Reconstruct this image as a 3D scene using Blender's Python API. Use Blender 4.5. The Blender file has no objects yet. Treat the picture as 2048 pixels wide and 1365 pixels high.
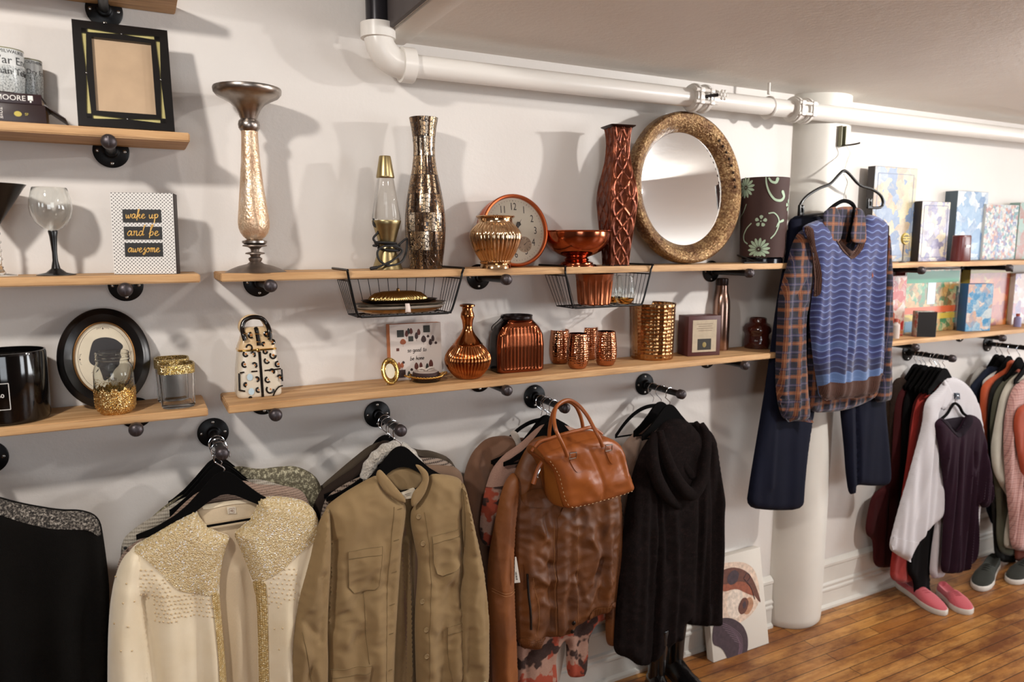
import bpy, bmesh, math, random
import numpy as np
from mathutils import Vector, Matrix, noise
from mathutils.geometry import delaunay_2d_cdt
PI = math.pi
random.seed(7)
scene = bpy.context.scene
COL = scene.collection
# ------------------------------------------------------------------ camera maths
FPX, YAW, PITCH = 1443.0, .47996, .13585
CAMP = Vector((0, -2.2, 1.73))
_f = Vector((math.sin(YAW)*math.cos(PITCH), math.cos(YAW)*math.cos(PITCH), -math.sin(PITCH)))
_r = Vector((math.cos(YAW), -math.sin(YAW), 0))
_u = _r.cross(_f)
def ray(x, y):
    x, y = float(x), float(y)
    return _f + (x-1024)/FPX*_r - (y-682.5)/FPX*_u
def P(x, y, d=0.0):
    """point at distance d in front of the wall plane"""
    r = ray(x, y); return CAMP + r*((-d-CAMP.y)/r.y)
def Q(x, y, z):
    r = ray(x, y); return CAMP + r*((z-CAMP.z)/r.z)
def wdepth(p): return (Vector(p)-CAMP).dot(_f)
def Z(s, ox, oy, pts): return [(ox+a/s, oy+b/s) for a, b in pts]
cam = bpy.data.cameras.new('camera'); camo = bpy.data.objects.new('camera', cam); COL.objects.link(camo)
m = Matrix((( _r.x, _u.x, -_f.x, CAMP.x), (_r.y, _u.y, -_f.y, CAMP.y), (_r.z, _u.z, -_f.z, CAMP.z), (0, 0, 0, 1)))
camo.matrix_world = m
cam.sensor_width = 36; cam.lens = FPX/2048*36; cam.clip_start = .05
cam.dof.use_dof = True; cam.dof.focus_distance = 2.15; cam.dof.aperture_fstop = 2.6
scene.camera = camo
scene.view_settings.view_transform = 'Standard'; scene.view_settings.look = 'None'
scene.view_settings.exposure = 0; scene.view_settings.gamma = 1; scene.view_settings.use_curve_mapping = False
# ------------------------------------------------------------------ materials
def hx(h, k=1.0):
    h = h.lstrip('#'); c = [int(h[i:i+2], 16)/255 for i in (0, 2, 4)]
    return tuple(min(1, k*(v/12.92 if v < .04045 else ((v+.055)/1.055)**2.4)) for v in c)+(1,)
MATS = {}
class NT:
    def __init__(s, name):
        s.m = bpy.data.materials.new(name); s.m.use_nodes = True; s.t = s.m.node_tree
        s.b = s.t.nodes['Principled BSDF']; s.tc = s.n('ShaderNodeTexCoord')
    def n(s, t, **k):
        o = s.t.nodes.new(t)
        for a, v in k.items():
            if a.startswith('i_'):
                key = a[2:].replace('_', ' ')
                o.inputs[int(key) if key.isdigit() else key].default_value = v
            else: setattr(o, a, v)
        return o
    def l(s, a, b): s.t.links.new(a, b)
    def coord(s, scale=(1, 1, 1), rot=(0, 0, 0), src='Object', loc=(0, 0, 0)):
        mp = s.n('ShaderNodeMapping'); mp.inputs['Scale'].default_value = scale
        mp.inputs['Rotation'].default_value = rot; mp.inputs['Location'].default_value = loc
        s.l(s.tc.outputs[src], mp.inputs[0]); return mp.outputs[0]
    def noise(s, vec, scale, detail=3, rough=.5):
        o = s.n('ShaderNodeTexNoise'); o.inputs['Scale'].default_value = scale; o.inputs['Detail'].default_value = detail
        o.inputs['Roughness'].default_value = rough; s.l(vec, o.inputs['Vector']); return o.outputs['Fac']
    def vor(s, vec, scale, feature='F1', out='Distance', rnd=1):
        o = s.n('ShaderNodeTexVoronoi'); o.feature = feature; o.inputs['Scale'].default_value = scale
        if 'Randomness' in o.inputs: o.inputs['Randomness'].default_value = rnd
        s.l(vec, o.inputs['Vector']); return o.outputs[out]
    def wave(s, vec, scale, dist=0, dir='X', det=2, dsc=1):
        o = s.n('ShaderNodeTexWave'); o.bands_direction = dir; o.inputs['Scale'].default_value = scale
        o.inputs['Distortion'].default_value = dist; o.inputs['Detail'].default_value = det
        o.inputs['Detail Scale'].default_value = dsc; s.l(vec, o.inputs['Vector']); return o.outputs['Fac']
    def ramp(s, fac, stops, interp='LINEAR'):
        o = s.n('ShaderNodeValToRGB'); o.color_ramp.interpolation = interp; e = o.color_ramp.elements
        while len(e) < len(stops): e.new(.5)
        for i, (p, c) in enumerate(stops):
            e[i].position = p; e[i].color = c if isinstance(c, tuple) else (hx(c) if isinstance(c, str) else (c, c, c, 1))
        s.l(fac, o.inputs[0]); return o.outputs[0]
    def mix(s, fac, a, b, mode='MIX'):
        o = s.n('ShaderNodeMix'); o.data_type = 'RGBA'; o.blend_type = mode
        for inp, v in ((o.inputs[0], fac), (o.inputs[6], a), (o.inputs[7], b)):
            if hasattr(v, 'is_linked'): s.l(v, inp)
            else: inp.default_value = v if not isinstance(v, str) else hx(v)
        return o.outputs[2]
    def math(s, op, a, b=0.0):
        o = s.n('ShaderNodeMath'); o.operation = op
        for inp, v in ((o.inputs[0], a), (o.inputs[1], b)):
            if hasattr(v, 'is_linked'): s.l(v, inp)
            else: inp.default_value = v
        return o.outputs[0]
    def sep(s, vec):
        o = s.n('ShaderNodeSeparateXYZ'); s.l(vec, o.inputs[0]); return o.outputs
    def set(s, name, v):
        i = s.b.inputs[name]
        if hasattr(v, 'is_linked'): s.l(v, i)
        else: i.default_value = v if not isinstance(v, str) else hx(v)
        return s
    def bump(s, h, strength=.3, dist=.002):
        o = s.n('ShaderNodeBump'); o.inputs['Strength'].default_value = strength; o.inputs['Distance'].default_value = dist
        s.l(h, o.inputs['Height']); s.l(o.outputs[0], s.b.inputs['Normal']); return s
def mat(key, col='#888888', rough=.5, metal=0, k=1.0, spec=None, sheen=0, var=0, vscale=20, bump=0, bscale=200, bd=.001, **kw):
    """plain surface with slight procedural variation"""
    if key in MATS: return MATS[key]
    t = NT(key); c = hx(col, k) if isinstance(col, str) else col
    if var:
        nz = t.noise(t.coord(), vscale, 4)
        d = tuple(max(0, v*(1-var)) for v in c[:3])+(1,); b = tuple(min(1, v*(1+var)) for v in c[:3])+(1,)
        t.set('Base Color', t.ramp(nz, [(.3, d), (.7, b)]))
    else: t.set('Base Color', c)
    t.set('Roughness', rough).set('Metallic', metal)
    if spec is not None: t.set('Specular IOR Level', spec)
    if sheen: t.set('Sheen Weight', sheen)
    if bump: t.bump(t.noise(t.coord(), bscale, 3), bump, bd)
    for a, v in kw.items(): t.set(a.replace('_', ' '), v)
    MATS[key] = t.m; return t.m
def glass(key, col='#ffffff', rough=0.0, ior=1.45):
    if key in MATS: return MATS[key]
    t = NT(key); t.set('Base Color', col).set('Roughness', rough).set('Transmission Weight', 1.0).set('IOR', ior)
    MATS[key] = t.m; return t.m
# ------------------------------------------------------------------ objects
def tag(o, label=None, cat=None, group=None, kind=None):
    for k_, v in (('label', label), ('category', cat), ('group', group), ('kind', kind)):
        if v: o[k_] = v
    return o
def thing(name, label, cat, loc=(0, 0, 0), rz=0.0, group=None, rot=None):
    o = bpy.data.objects.new(name, None); COL.objects.link(o); o.empty_display_size = .02
    o.location = loc; o.rotation_euler = rot if rot else (0, 0, rz)
    return tag(o, label, cat, group)
def copy_tree(o, parent=None, loc=None, rz=None, label=None):
    c = o.copy(); COL.objects.link(c); c.parent = parent
    if loc is not None: c.location = loc
    if rz is not None: c.rotation_euler = (0, 0, rz)
    if label: c['label'] = label
    for ch in [q for q in o.children]: copy_tree(ch, c)
    return c
def catmull(pts, n=6, closed=False):
    pts = [Vector(p) for p in pts]; out = []; N = len(pts)
    for i in range(N if closed else N-1):
        p0 = pts[(i-1) % N] if (closed or i > 0) else pts[i]*2-pts[i+1]
        p1 = pts[i]; p2 = pts[(i+1) % N]
        p3 = pts[(i+2) % N] if (closed or i+2 < N) else p2*2-p1
        for k in range(n):
            t = k/n; t2 = t*t; t3 = t2*t
            out.append(.5*((2*p1)+(p2-p0)*t+(2*p0-5*p1+4*p2-p3)*t2+(3*p1-p0-3*p2+p3)*t3))
    if not closed: out.append(pts[-1].copy())
    return out
class MB:
    """collects shapes into one mesh; origin o is subtracted from every point"""
    def __init__(s, o=(0, 0, 0)): s.v = []; s.f = []; s.o = Vector(o); s.mi = []; s.cur = 0
    def add(s, vs, fs, M=None):
        b = len(s.v)
        s.v += [((M @ Vector(v)) if M is not None else Vector(v))-s.o for v in vs]
        s.f += [tuple(b+i for i in f) for f in fs]; s.mi += [s.cur]*len(fs); return s
    def box(s, c, sz, bev=0.0, M=None, seg=2, rz=0.0, taper=1.0):
        bm = bmesh.new(); bmesh.ops.create_cube(bm, size=1)
        for v in bm.verts:
            v.co = Vector((v.co.x*sz[0], v.co.y*sz[1], v.co.z*sz[2]))
            if taper != 1 and v.co.z > 0: v.co.x *= taper; v.co.y *= taper
        if bev: bmesh.ops.bevel(bm, geom=bm.edges[:], offset=bev, segments=seg, affect='EDGES', profile=.5)
        R = Matrix.Translation(Vector(c)) @ Matrix.Rotation(rz, 4, 'Z')
        if M is not None: R = M @ R
        bm.verts.index_update()
        s.add([v.co.copy() for v in bm.verts], [[v.index for v in f.verts] for f in bm.faces], R); bm.free(); return s
    def tube(s, pts, r, seg=10, closed=False, cap=True, M=None, flat=1.0):
        pts = [Vector(p) for p in pts]; N = len(pts); rr = r if hasattr(r, '__len__') else [r]*N
        vs = []; fs = []; up = None
        for i, p in enumerate(pts):
            a = pts[(i-1) % N] if (closed or i > 0) else p; b = pts[(i+1) % N] if (closed or i < N-1) else p
            t = (b-a)
            t = t.normalized() if t.length > 1e-9 else Vector((0, 0, 1))
            if up is None: up = t.orthogonal().normalized()
            up = (up-t*up.dot(t)); up = up.normalized() if up.length > 1e-6 else t.orthogonal().normalized()
            w = t.cross(up)
            for k in range(seg):
                an = 2*PI*k/seg; vs.append(p+(up*math.cos(an)*flat+w*math.sin(an))*rr[i])
        for i in range(N if closed else N-1):
            j = (i+1) % N
            for k in range(seg):
                k2 = (k+1) % seg; fs.append((i*seg+k, i*seg+k2, j*seg+k2, j*seg+k))
        if cap and not closed:
            fs.append(tuple(range(seg-1, -1, -1))); fs.append(tuple((N-1)*seg+k for k in range(seg)))
        return s.add(vs, fs, M)
    def lathe(s, prof, seg=48, c=(0, 0, 0), M=None, fn=None, capb=True, capt=False, sx=1.0, sy=1.0):
        """prof: (r, z); fn(angle, r, z) -> r"""
        vs = []; fs = []; n = len(prof)
        for r, z in prof:
            for k in range(seg):
                a = 2*PI*k/seg; q = fn(a, r, z) if fn else r
                vs.append((c[0]+q*math.cos(a)*sx, c[1]+q*math.sin(a)*sy, c[2]+z))
        for i in range(n-1):
            for k in range(seg):
                k2 = (k+1) % seg; fs.append((i*seg+k, i*seg+k2, (i+1)*seg+k2, (i+1)*seg+k))
        if capb: fs.append(tuple(range(seg-1, -1, -1)))
        if capt: fs.append(tuple((n-1)*seg+k for k in range(seg)))
        return s.add(vs, fs, M)
    def prism(s, pts, h, M=None, z0=0.0):
        """2d outline (x, y) extruded along z"""
        n = len(pts); vs = [(p[0], p[1], z0) for p in pts]+[(p[0], p[1], z0+h) for p in pts]
        fs = [tuple(range(n-1, -1, -1)), tuple(range(n, 2*n))]+[(i, (i+1) % n, n+(i+1) % n, n+i) for i in range(n)]
        return s.add(vs, fs, M)
    def ball(s, c, r, seg=16, rings=10, sc=(1, 1, 1), M=None):
        vs = [(c[0], c[1], c[2]+r*sc[2])]; fs = []
        for i in range(1, rings):
            t = PI*i/rings
            for k in range(seg):
                a = 2*PI*k/seg; vs.append((c[0]+r*sc[0]*math.sin(t)*math.cos(a), c[1]+r*sc[1]*math.sin(t)*math.sin(a), c[2]+r*sc[2]*math.cos(t)))
        vs.append((c[0], c[1], c[2]-r*sc[2]))
        for k in range(seg): fs.append((0, 1+k, 1+(k+1) % seg))
        for i in range(rings-2):
            for k in range(seg):
                a, b = 1+i*seg+k, 1+i*seg+(k+1) % seg; fs.append((a, a+seg, b+seg, b))
        L = len(vs)-1; q = 1+(rings-2)*seg
        for k in range(seg): fs.append((L, q+(k+1) % seg, q+k))
        return s.add(vs, fs, M)
    def build(s, name, m, parent=None, loc=None, ang=38, rot=None):
        me = bpy.data.meshes.new(name); me.from_pydata([tuple(v) for v in s.v], [], s.f)
        for q in (m if isinstance(m, (list, tuple)) else [m]): me.materials.append(q)
        if len(me.polygons):
            me.polygons.foreach_set('material_index', s.mi)
            me.polygons.foreach_set('use_smooth', [ang > 0]*len(me.polygons))
        me.update()
        if ang > 0: me.set_sharp_from_angle(angle=math.radians(ang))
        o = bpy.data.objects.new(name, me); COL.objects.link(o)
        if parent is not None: o.parent = parent
        if loc is not None: o.location = loc
        if rot is not None: o.rotation_euler = rot
        return o
def wpart(name, m, parent, mb, ang=38):
    """mb in world coordinates, parent an unrotated empty"""
    o = Vector(parent.location); mb.v = [v-o for v in mb.v]
    return mb.build(name, m, parent, ang=ang)
def text_mb(mb, body, size, M, align='CENTER', ext=.0006, sx=1.0, shear=0.0):
    cu = bpy.data.curves.new('t', 'FONT'); cu.body = body; cu.size = size; cu.align_x = align; cu.align_y = 'CENTER'; cu.extrude = ext; cu.shear = shear
    cu.resolution_u = 3
    ob = bpy.data.objects.new('t', cu); COL.objects.link(ob)
    dg = bpy.context.evaluated_depsgraph_get(); me = bpy.data.meshes.new_from_object(ob.evaluated_get(dg))
    mb.add([(v.co.x*sx, v.co.y, v.co.z) for v in me.vertices], [tuple(p.vertices) for p in me.polygons], M)
    bpy.data.objects.remove(ob); bpy.data.curves.remove(cu); bpy.data.meshes.remove(me)
def front(loc, rz=0.0, rx=0.0):
    """frame whose x runs along the wall, y up, z towards the viewer"""
    return Matrix.Translation(Vector(loc)) @ Matrix.Rotation(rz, 4, 'Z') @ Matrix.Rotation(PI/2+rx, 4, 'X')
# ------------------------------------------------------------------ cloth and other soft outlines
def resample(poly, s, closed=True):
    out = []; n = len(poly)
    for i in range(n if closed else n-1):
        a = np.array(poly[i], float); b = np.array(poly[(i+1) % n], float); L = np.hypot(*(b-a)); k = max(1, int(round(L/s)))
        for j in range(k): out.append(a+(b-a)*j/k)
    if not closed: out.append(np.array(poly[-1], float))
    return out
def chaikin(poly, it=2):
    for _ in range(it):
        o = []
        for i in range(len(poly)):
            a = np.array(poly[i], float); b = np.array(poly[(i+1) % len(poly)], float)
            o += [a*.78+b*.22, a*.22+b*.78]
        poly = o
    return poly
def seg_dist(pts, A, B):
    d = B-A; L = (d**2).sum(1)+1e-12
    best = np.full(len(pts), 1e9)
    for i in range(len(A)):
        t = np.clip(((pts-A[i])@d[i])/L[i], 0, 1); q = A[i]+t[:, None]*d[i]
        best = np.minimum(best, np.hypot(*(pts-q).T))
    return best
def inside(pts, poly):
    x, y = pts.T; r = np.zeros(len(pts), bool); n = len(poly)
    for i in range(n):
        x1, y1 = poly[i]; x2, y2 = poly[(i+1) % n]
        if y1 == y2: continue
        r ^= ((y1 > y) != (y2 > y)) & (x < (x2-x1)*(y-y1)/(y2-y1)+x1)
    return r
class Cloth:
    """an outlined soft panel hanging at distance d from the wall, swelling T towards the room"""
    def __init__(s, px, d, T=.03, R=.04, gen=None, lines=(), seed=0, smooth=2, world=False, crumple=0.0, slope=None, back=.35):
        w = [tuple(p) for p in px] if world else [(lambda q: (q.x, q.z))(P(x, y, d)) for x, y in px]
        s.d, s.T, s.R, s.gen, s.seed, s.crumple, s.slope, s.back = d, T, R, gen, seed, crumple, slope, back
        s.poly = chaikin(w, smooth) if smooth else [np.array(p, float) for p in w]
        s.A = np.array(s.poly); s.B = np.roll(s.A, -1, 0)
        s.zt = max(p[1] for p in s.poly); s.x0 = min(p[0] for p in s.poly)
        s.lines = []
        for pl, wd, am in lines:
            q = np.array([(lambda v: (v.x, v.z))(P(x, y, d)) for x, y in pl]); s.lines.append((q, wd, am))
    def h(s, pts):
        ds = seg_dist(pts, s.A, s.B); e = np.clip(ds/s.R, 0, 1); e = np.sqrt(np.clip(1-(1-e)**2, 0, 1))
        y = s.T*e; x, z = pts.T; k = np.clip(ds/.02, 0, 1)
        if s.gen:
            am, wl, z0, z1 = s.gen; rs = np.random.RandomState(s.seed); t = np.clip((s.zt-z-z0)/max(1e-3, z1-z0), 0, 1)
            g = 0
            for i in range(4):
                f = 1/wl*(.6+.35*i); ph = rs.rand()*6.28; ph2 = rs.rand()*6.28
                g = g+np.sin(2*PI*x*f+ph+.9*np.sin(z*(3+2*rs.rand())+ph2))*(.55**i)
            y = y+am*g*t*k
        for q, wd, am in s.lines:
            dd = seg_dist(pts, q[:-1], q[1:]) if len(q) > 1 else np.hypot(*(pts-q[0]).T)
            y = y+am*np.exp(-(dd/wd)**2)*k
        if s.crumple:
            c = np.array([noise.noise(Vector((a*9+s.seed*3, b*13, s.seed)))+.55*(1-2*abs(noise.noise(Vector((a*20+b*9, b*24+s.seed-a*7, 5))))) for a, b in pts]); y = y+s.crumple*c*k
        if s.slope: y = y+s.slope[0]*(x-s.x0)+s.slope[1]*(s.zt-z)
        return y
    def tri(s, poly, sp, smooth_in=None):
        b = resample([tuple(p) for p in poly], sp); b = np.array(b)
        lo, hi = b.min(0), b.max(0); g = []
        ny = int((hi[1]-lo[1])/(sp*.87))+1; nx = int((hi[0]-lo[0])/sp)+1
        for j in range(ny+1):
            for i in range(nx+1): g.append((lo[0]+(i+.5*(j & 1))*sp, lo[1]+j*sp*.87))
        g = np.array(g) if g else np.zeros((0, 2))
        if len(g):
            g = g[inside(g, b)]
            if len(g): g = g[seg_dist(g, b, np.roll(b, -1, 0)) > sp*.55]
        vs = [Vector(p) for p in b]+[Vector(p) for p in g]; n = len(b)
        r = delaunay_2d_cdt(vs, [(i, (i+1) % n) for i in range(n)], [], 1, 1e-7)
        return np.array([tuple(v) for v in r[0]]), r[2], n
    def mesh(s, mb, sp=.009):
        v, f, n = s.tri(s.poly, sp); h = s.h(v); ds = seg_dist(v, s.A, s.B)
        e = np.clip(ds/s.R, 0, 1); e = np.sqrt(np.clip(1-(1-e)**2, 0, 1))
        edge = ds < sp*.2
        bk = -s.T*s.back*e-.0015
        if s.slope: bk = bk+s.slope[0]*(v[:, 0]-s.x0)+s.slope[1]*(s.zt-v[:, 1])
        N = len(v)
        vs = [(v[i, 0], -(s.d+h[i]), v[i, 1]) for i in range(N)]+[(v[i, 0], -(s.d+min(bk[i], h[i]-.001)), v[i, 1]) for i in range(N)]
        fs = []; cnt = {}
        for t in f:
            a = v[list(t)]; o = sum(a[i][0]*a[(i+1) % len(a)][1]-a[(i+1) % len(a)][0]*a[i][1] for i in range(len(a)))
            t = tuple(t) if o > 0 else tuple(t)[::-1]
            fs.append(t); fs.append(tuple(N+i for i in t[::-1]))
            for i in range(len(t)):
                a_, b_ = t[i], t[(i+1) % len(t)]; cnt[(a_, b_)] = 1
        for (a_, b_) in cnt:
            if (b_, a_) not in cnt: fs.append((b_, a_, N+a_, N+b_))
        mb.add(vs, fs); return mb
    def patch(s, mb, px, off=.0015, sp=.006, smooth=1, world=False, lift=None):
        w = [tuple(p) for p in px] if world else [(lambda q: (q.x, q.z))(P(x, y, s.d)) for x, y in px]
        w = chaikin(w, smooth) if smooth else w
        v, f, n = s.tri(w, sp); h = s.h(v)
        if lift: h = h+lift(v)
        N = len(v)
        vs = [(v[i, 0], -(s.d+h[i]+off), v[i, 1]) for i in range(N)]+[(v[i, 0], -(s.d+h[i]-.001), v[i, 1]) for i in range(N)]
        fs = []; cnt = {}
        for t in f:
            a = v[list(t)]; o = sum(a[i][0]*a[(i+1) % len(a)][1]-a[(i+1) % len(a)][0]*a[i][1] for i in range(len(a)))
            t = tuple(t) if o > 0 else tuple(t)[::-1]
            fs.append(t)
            for i in range(len(t)): cnt[(t[i], t[(i+1) % len(t)])] = 1
        for (a_, b_) in cnt:
            if (b_, a_) not in cnt: fs.append((b_, a_, N+a_, N+b_))
        mb.add(vs, fs); return mb
    def at(s, x, y, off=0.0):
        q = P(x, y, s.d); h = s.h(np.array([[q.x, q.z]]))[0]; return Vector((q.x, -(s.d+h+off), q.z))
    def seam(s, mb, px, r=.0008, off=.0005, n=8):
        pts = resample(px, 6, False); w = [(lambda q: (q.x, q.z))(P(x, y, s.d)) for x, y in pts]; h = s.h(np.array(w))
        mb.tube([(w[i][0], -(s.d+h[i]+off), w[i][1]) for i in range(len(w))], r, 5); return mb
def cpart(parent, name, m, cloth, sp=.009, ang=60):
    mb = MB(); cloth.mesh(mb, sp); return wpart(name, m, parent, mb, ang)
def ppart(parent, name, m, cloth, px, off=.0015, sp=.006, smooth=1, ang=50, **k):
    mb = MB(); cloth.patch(mb, px, off, sp, smooth, **k); return wpart(name, m, parent, mb, ang)
# profile helper: pixel (y, half width) list -> (r, z) list in metres for something standing at px x, distance d
def prof(x, d, base_z, rows):
    q = []
    for y, hw in rows:
        p = P(x, y, d); ca = math.cos(math.atan2(x-1024, FPX)); q.append((hw*wdepth(p)/FPX*ca, p.z-base_z))
    return sorted(q, key=lambda t: 0) if False else q[::-1]
def base(x, d, z): 
    lo = P(x, 540, d)
    y = 540
    for _ in range(12):
        q = P(x, y, d); y += (q.z-z)*FPX/wdepth(q)
    return Vector((P(x, y, d).x, -d, z))
# ------------------------------------------------------------------ the room
S1, S2, S3, S4 = 1.30, 1.65, 2.00, 2.35          # shelf top heights
CEIL, HIGH = 2.335, 3.2
def wallmat(key, a, b, bs=.25):
    t = NT(key); v = t.coord(); nz = t.noise(v, 1.3, 4, .6)
    t.set('Base Color', t.ramp(nz, [(.3, a), (.7, b)])).set('Roughness', .6)
    t.bump(t.math('ADD', t.noise(v, 60, 5, .65), t.math('MULTIPLY', t.noise(v, 9, 3), 1.5)), bs, .003); MATS[key] = t.m; return t.m
M_wall = wallmat('painted_wall', '#d9d3cd', '#dfdad4')
M_ceil = wallmat('painted_ceiling', '#e3deD7', '#e9e5de', .3)
M_white = mat('white_pipe_paint', '#e4e0d9', .32, bump=.15, bscale=40, bd=.002)
M_trim = mat('white_trim_paint', '#d8d4cb', .4, var=.04, vscale=6, bump=.1, bscale=30)
def struct(name, m, mb, ang=38):
    o = mb.build(name, m, ang=ang); o['kind'] = 'structure'; return o
def quadbox(name, m, a, b):
    c = [(a[i]+b[i])/2 for i in range(3)]; s = [abs(b[i]-a[i]) for i in range(3)]
    return struct(name, m, MB().box(c, s), 0)
XL, XR, YB = -2.4, 8.2, -5.0
quadbox('wall_back', M_wall, (XL, 0, -.1), (XR, .12, 3.4))
M_dark = wallmat('brown_painted_wall', '#5e4a3c', '#6b5546')
quadbox('wall_left', M_dark, (XL-.12, YB, -.1), (XL, .12, 3.4))
quadbox('wall_right', M_wall, (XR, YB, -.1), (XR+.12, .12, 3.4))
# front wall (behind the viewer) with two tall window openings
wz0, wz1 = .9, 2.2
wins = [(-1.4, .2), (4.6, 6.6)]
mb = MB(); xs = [XL, wins[0][0], wins[0][1], wins[1][0], wins[1][1], XR]
for i in range(5):
    a, b = xs[i], xs[i+1]
    if i in (1, 3):
        mb.box(((a+b)/2, YB-.06, (wz0-.1)/2), (b-a, .12, wz0+.1)); mb.box(((a+b)/2, YB-.06, (wz1+3.4)/2), (b-a, .12, 3.4-wz1))
    else: mb.box(((a+b)/2, YB-.06, 1.65), (b-a, .12, 3.5))
struct('wall_front', M_dark, mb, 0)
M_frame = mat('window_frame_paint', '#d5d2ca', .4)
M_pane = glass('window_pane', '#f4fbff', 0, 1.05)
for i, (a, b) in enumerate(wins):
    mb = MB(); c = (a+b)/2
    for x in (a+.03, c, b-.03): mb.box((x, YB-.05, (wz0+wz1)/2), (.06, .05, wz1-wz0), .004)
    for z in (wz0+.03, (wz0+wz1)/2, wz1-.03): mb.box((c, YB-.05, z), (b-a, .05, .06), .004)
    w = struct('window_%d' % (i+1), M_frame, mb)
    MB().box((c, YB-.05, (wz0+wz1)/2), (b-a-.04, .006, wz1-wz0-.04)).build('pane', M_pane, w, ang=0)
# ceiling: lower slab to the right of the soffit, higher slab to the left
SX = .69
quadbox('ceiling', M_ceil, (SX, YB, CEIL), (XR, 0, HIGH+.2))
quadbox('ceiling_high', M_ceil, (XL, YB, HIGH), (SX, 0, HIGH+.2))
M_soff = mat('dark_grey_soffit_paint', '#4b4443', .6, var=.1)
quadbox('trim_1', M_soff, (SX-.012, YB, CEIL-.004), (SX, 0, HIGH))
struct('trim_2', M_ceil, MB().box((SX+.045, -2.5, CEIL-.004), (.075, 5, .008), .002))
# column
cx, cy, cr = 2.614, .045, .1605
mb = MB(); mb.lathe([(cr-.012, 0), (cr-.002, .012), (cr, .04), (cr, 1.2), (cr, CEIL+.01)], 72, (cx, cy, 0), capt=True)
struct('trim_3', M_trim, mb)
# floor of narrow strip boards running along the wall
t = NT('strip_floor'); v = t.coord((1, 1, 1))
br = t.n('ShaderNodeTexBrick'); br.offset = .37; br.offset_frequency = 2; br.squash = 1
br.inputs['Scale'].default_value = 1; br.inputs['Brick Width'].default_value = .95; br.inputs['Row Height'].default_value = .057
br.inputs['Mortar Size'].default_value = .0016; br.inputs['Mortar Smooth'].default_value = .2; br.inputs['Bias'].default_value = 0
br.inputs['Color1'].default_value = (0, 0, 0, 1); br.inputs['Color2'].default_value = (1, 1, 1, 1); br.inputs['Mortar'].default_value = (.5, .5, .5, 1)
t.l(v, br.inputs[0])
grain = t.noise(t.coord((2.5, 45, 45)), 1, 6, .65); blot = t.noise(t.coord((1.2, 3, 3)), 2.2, 5, .7)
c1 = t.ramp(grain, [(.25, '#9a6630'), (.5, '#c08a4a'), (.75, '#d8a865')])
c2 = t.mix(t.math('MULTIPLY', t.sep(br.outputs['Color'])[0], .75), c1, '#8a4f20')
c3 = t.mix(t.ramp(blot, [(.40, .0), (.62, .95)]), c2, '#6b3c1a')
knot = t.ramp(t.noise(t.coord((3, 30, 30)), 1.3, 5, .8), [(.62, 0.), (.7, 1.)])
c3 = t.mix(t.math('MULTIPLY', knot, .8), c3, '#3f2412')
c4 = t.mix(br.outputs['Fac'], c3, '#24140a')
t.set('Base Color', c4).set('Roughness', t.ramp(blot, [(.3, .28), (.7, .5)])).bump(t.math('SUBTRACT', grain, t.math('MULTIPLY', br.outputs['Fac'], 3)), .35, .0012)
quadbox('floor', t.m, (XL, YB, -.1), (XR, 0, 0))
# baseboard
bp = [(0, 0), (-.03, 0), (-.03, .012), (-.018, .02), (-.018, .085), (-.024, .09), (-.024, .098), (-.018, .104), (-.018, .11), (-.023, .115), (-.023, .122), (-.016, .13), (-.016, .205), (-.02, .21), (-.02, .222), (-.008, .235), (0, .24)]
def baseb(name, x0, x1):
    mb = MB(); vs = [(x0, y-.001, z) for y, z in bp]+[(x1, y-.001, z) for y, z in bp]; n = len(bp)
    mb.add(vs, [tuple(range(n)), tuple(range(2*n-1, n-1, -1))]+[(i, i+n, (i+1) % n+n, (i+1) % n) for i in range(n)]); struct(name, M_trim, mb, 20)
baseb('baseboard_left', XL, cx-cr+.008); baseb('baseboard_right', cx+cr-.008, XR)
# ------------------------------------------------------------------ pipes below the ceiling
M_bpipe = mat('black_painted_pipe', '#28262a', .25, metal=.4)
pd, pr = .11, .0325
ploc = Vector((P(755, 106, pd).x, -pd, 0)); pz = P(1050, 158, pd).z
ex = P(757, 100, pd).x; pz = 2.243
X2 = 6.5
root = thing('heating_pipe', 'long white painted pipe running along the wall under the ceiling', 'pipe', (ex, -pd, pz))
mb = MB(); mb.tube([(ex+.06, -pd, pz), (X2, -pd-.03, pz+.01)], pr, 32); wpart('pipe_run', M_white, root, mb)
# elbow
mb = MB(); er = .075; pts = []
for i in range(13):
    a = PI/2*i/12; pts.append((ex+er-er*math.cos(a)-.0, -pd, pz+er-er*math.sin(a)))
mb.tube(pts, [.041]*13, 32); 
mb.tube([(ex, -pd, pz+er-.012), (ex, -pd, pz+er+.028)], .0495, 32); mb.tube([(ex+er-.01, -pd, pz), (ex+er+.028, -pd, pz)], .0495, 32)
wpart('elbow', M_white, root, mb)
mb = MB(); mb.tube([(ex, -pd, pz+er+.02), (ex, -pd, HIGH)], .034, 32); wpart('riser', M_bpipe, root, mb)
def clamp(px_, w=.02):
    x = P(px_, 200, pd).x; return x
for a, b in ((1388, 1408), (1590, 1612)):
    xa, xb = P(a, 195, pd+.02).x, P(b, 200, pd+.02).x
    mb = MB()
    for x in (xa, xb):
        mb.tube([(x-.014, -pd-.015, pz), (x+.014, -pd-.015, pz)], .045, 32); mb.tube([(x-.005, -pd-.015, pz), (x+.005, -pd-.015, pz)], .05, 32)
    mb.tube([(xa, -pd-.015, pz), (xb, -pd-.015, pz)], .036, 24)
    for s_ in (-1, 1):
        mb.tube([((xa+xb)/2-.05, -pd-.06, pz+s_*.02), ((xa+xb)/2+.05, -pd-.06, pz+s_*.02)], .006, 8)
        for x in (xa, xb): mb.box((x, -pd-.06, pz+s_*.02), (.02, .016, .016), .002)
    wpart('coupling', M_white, root, mb)
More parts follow.
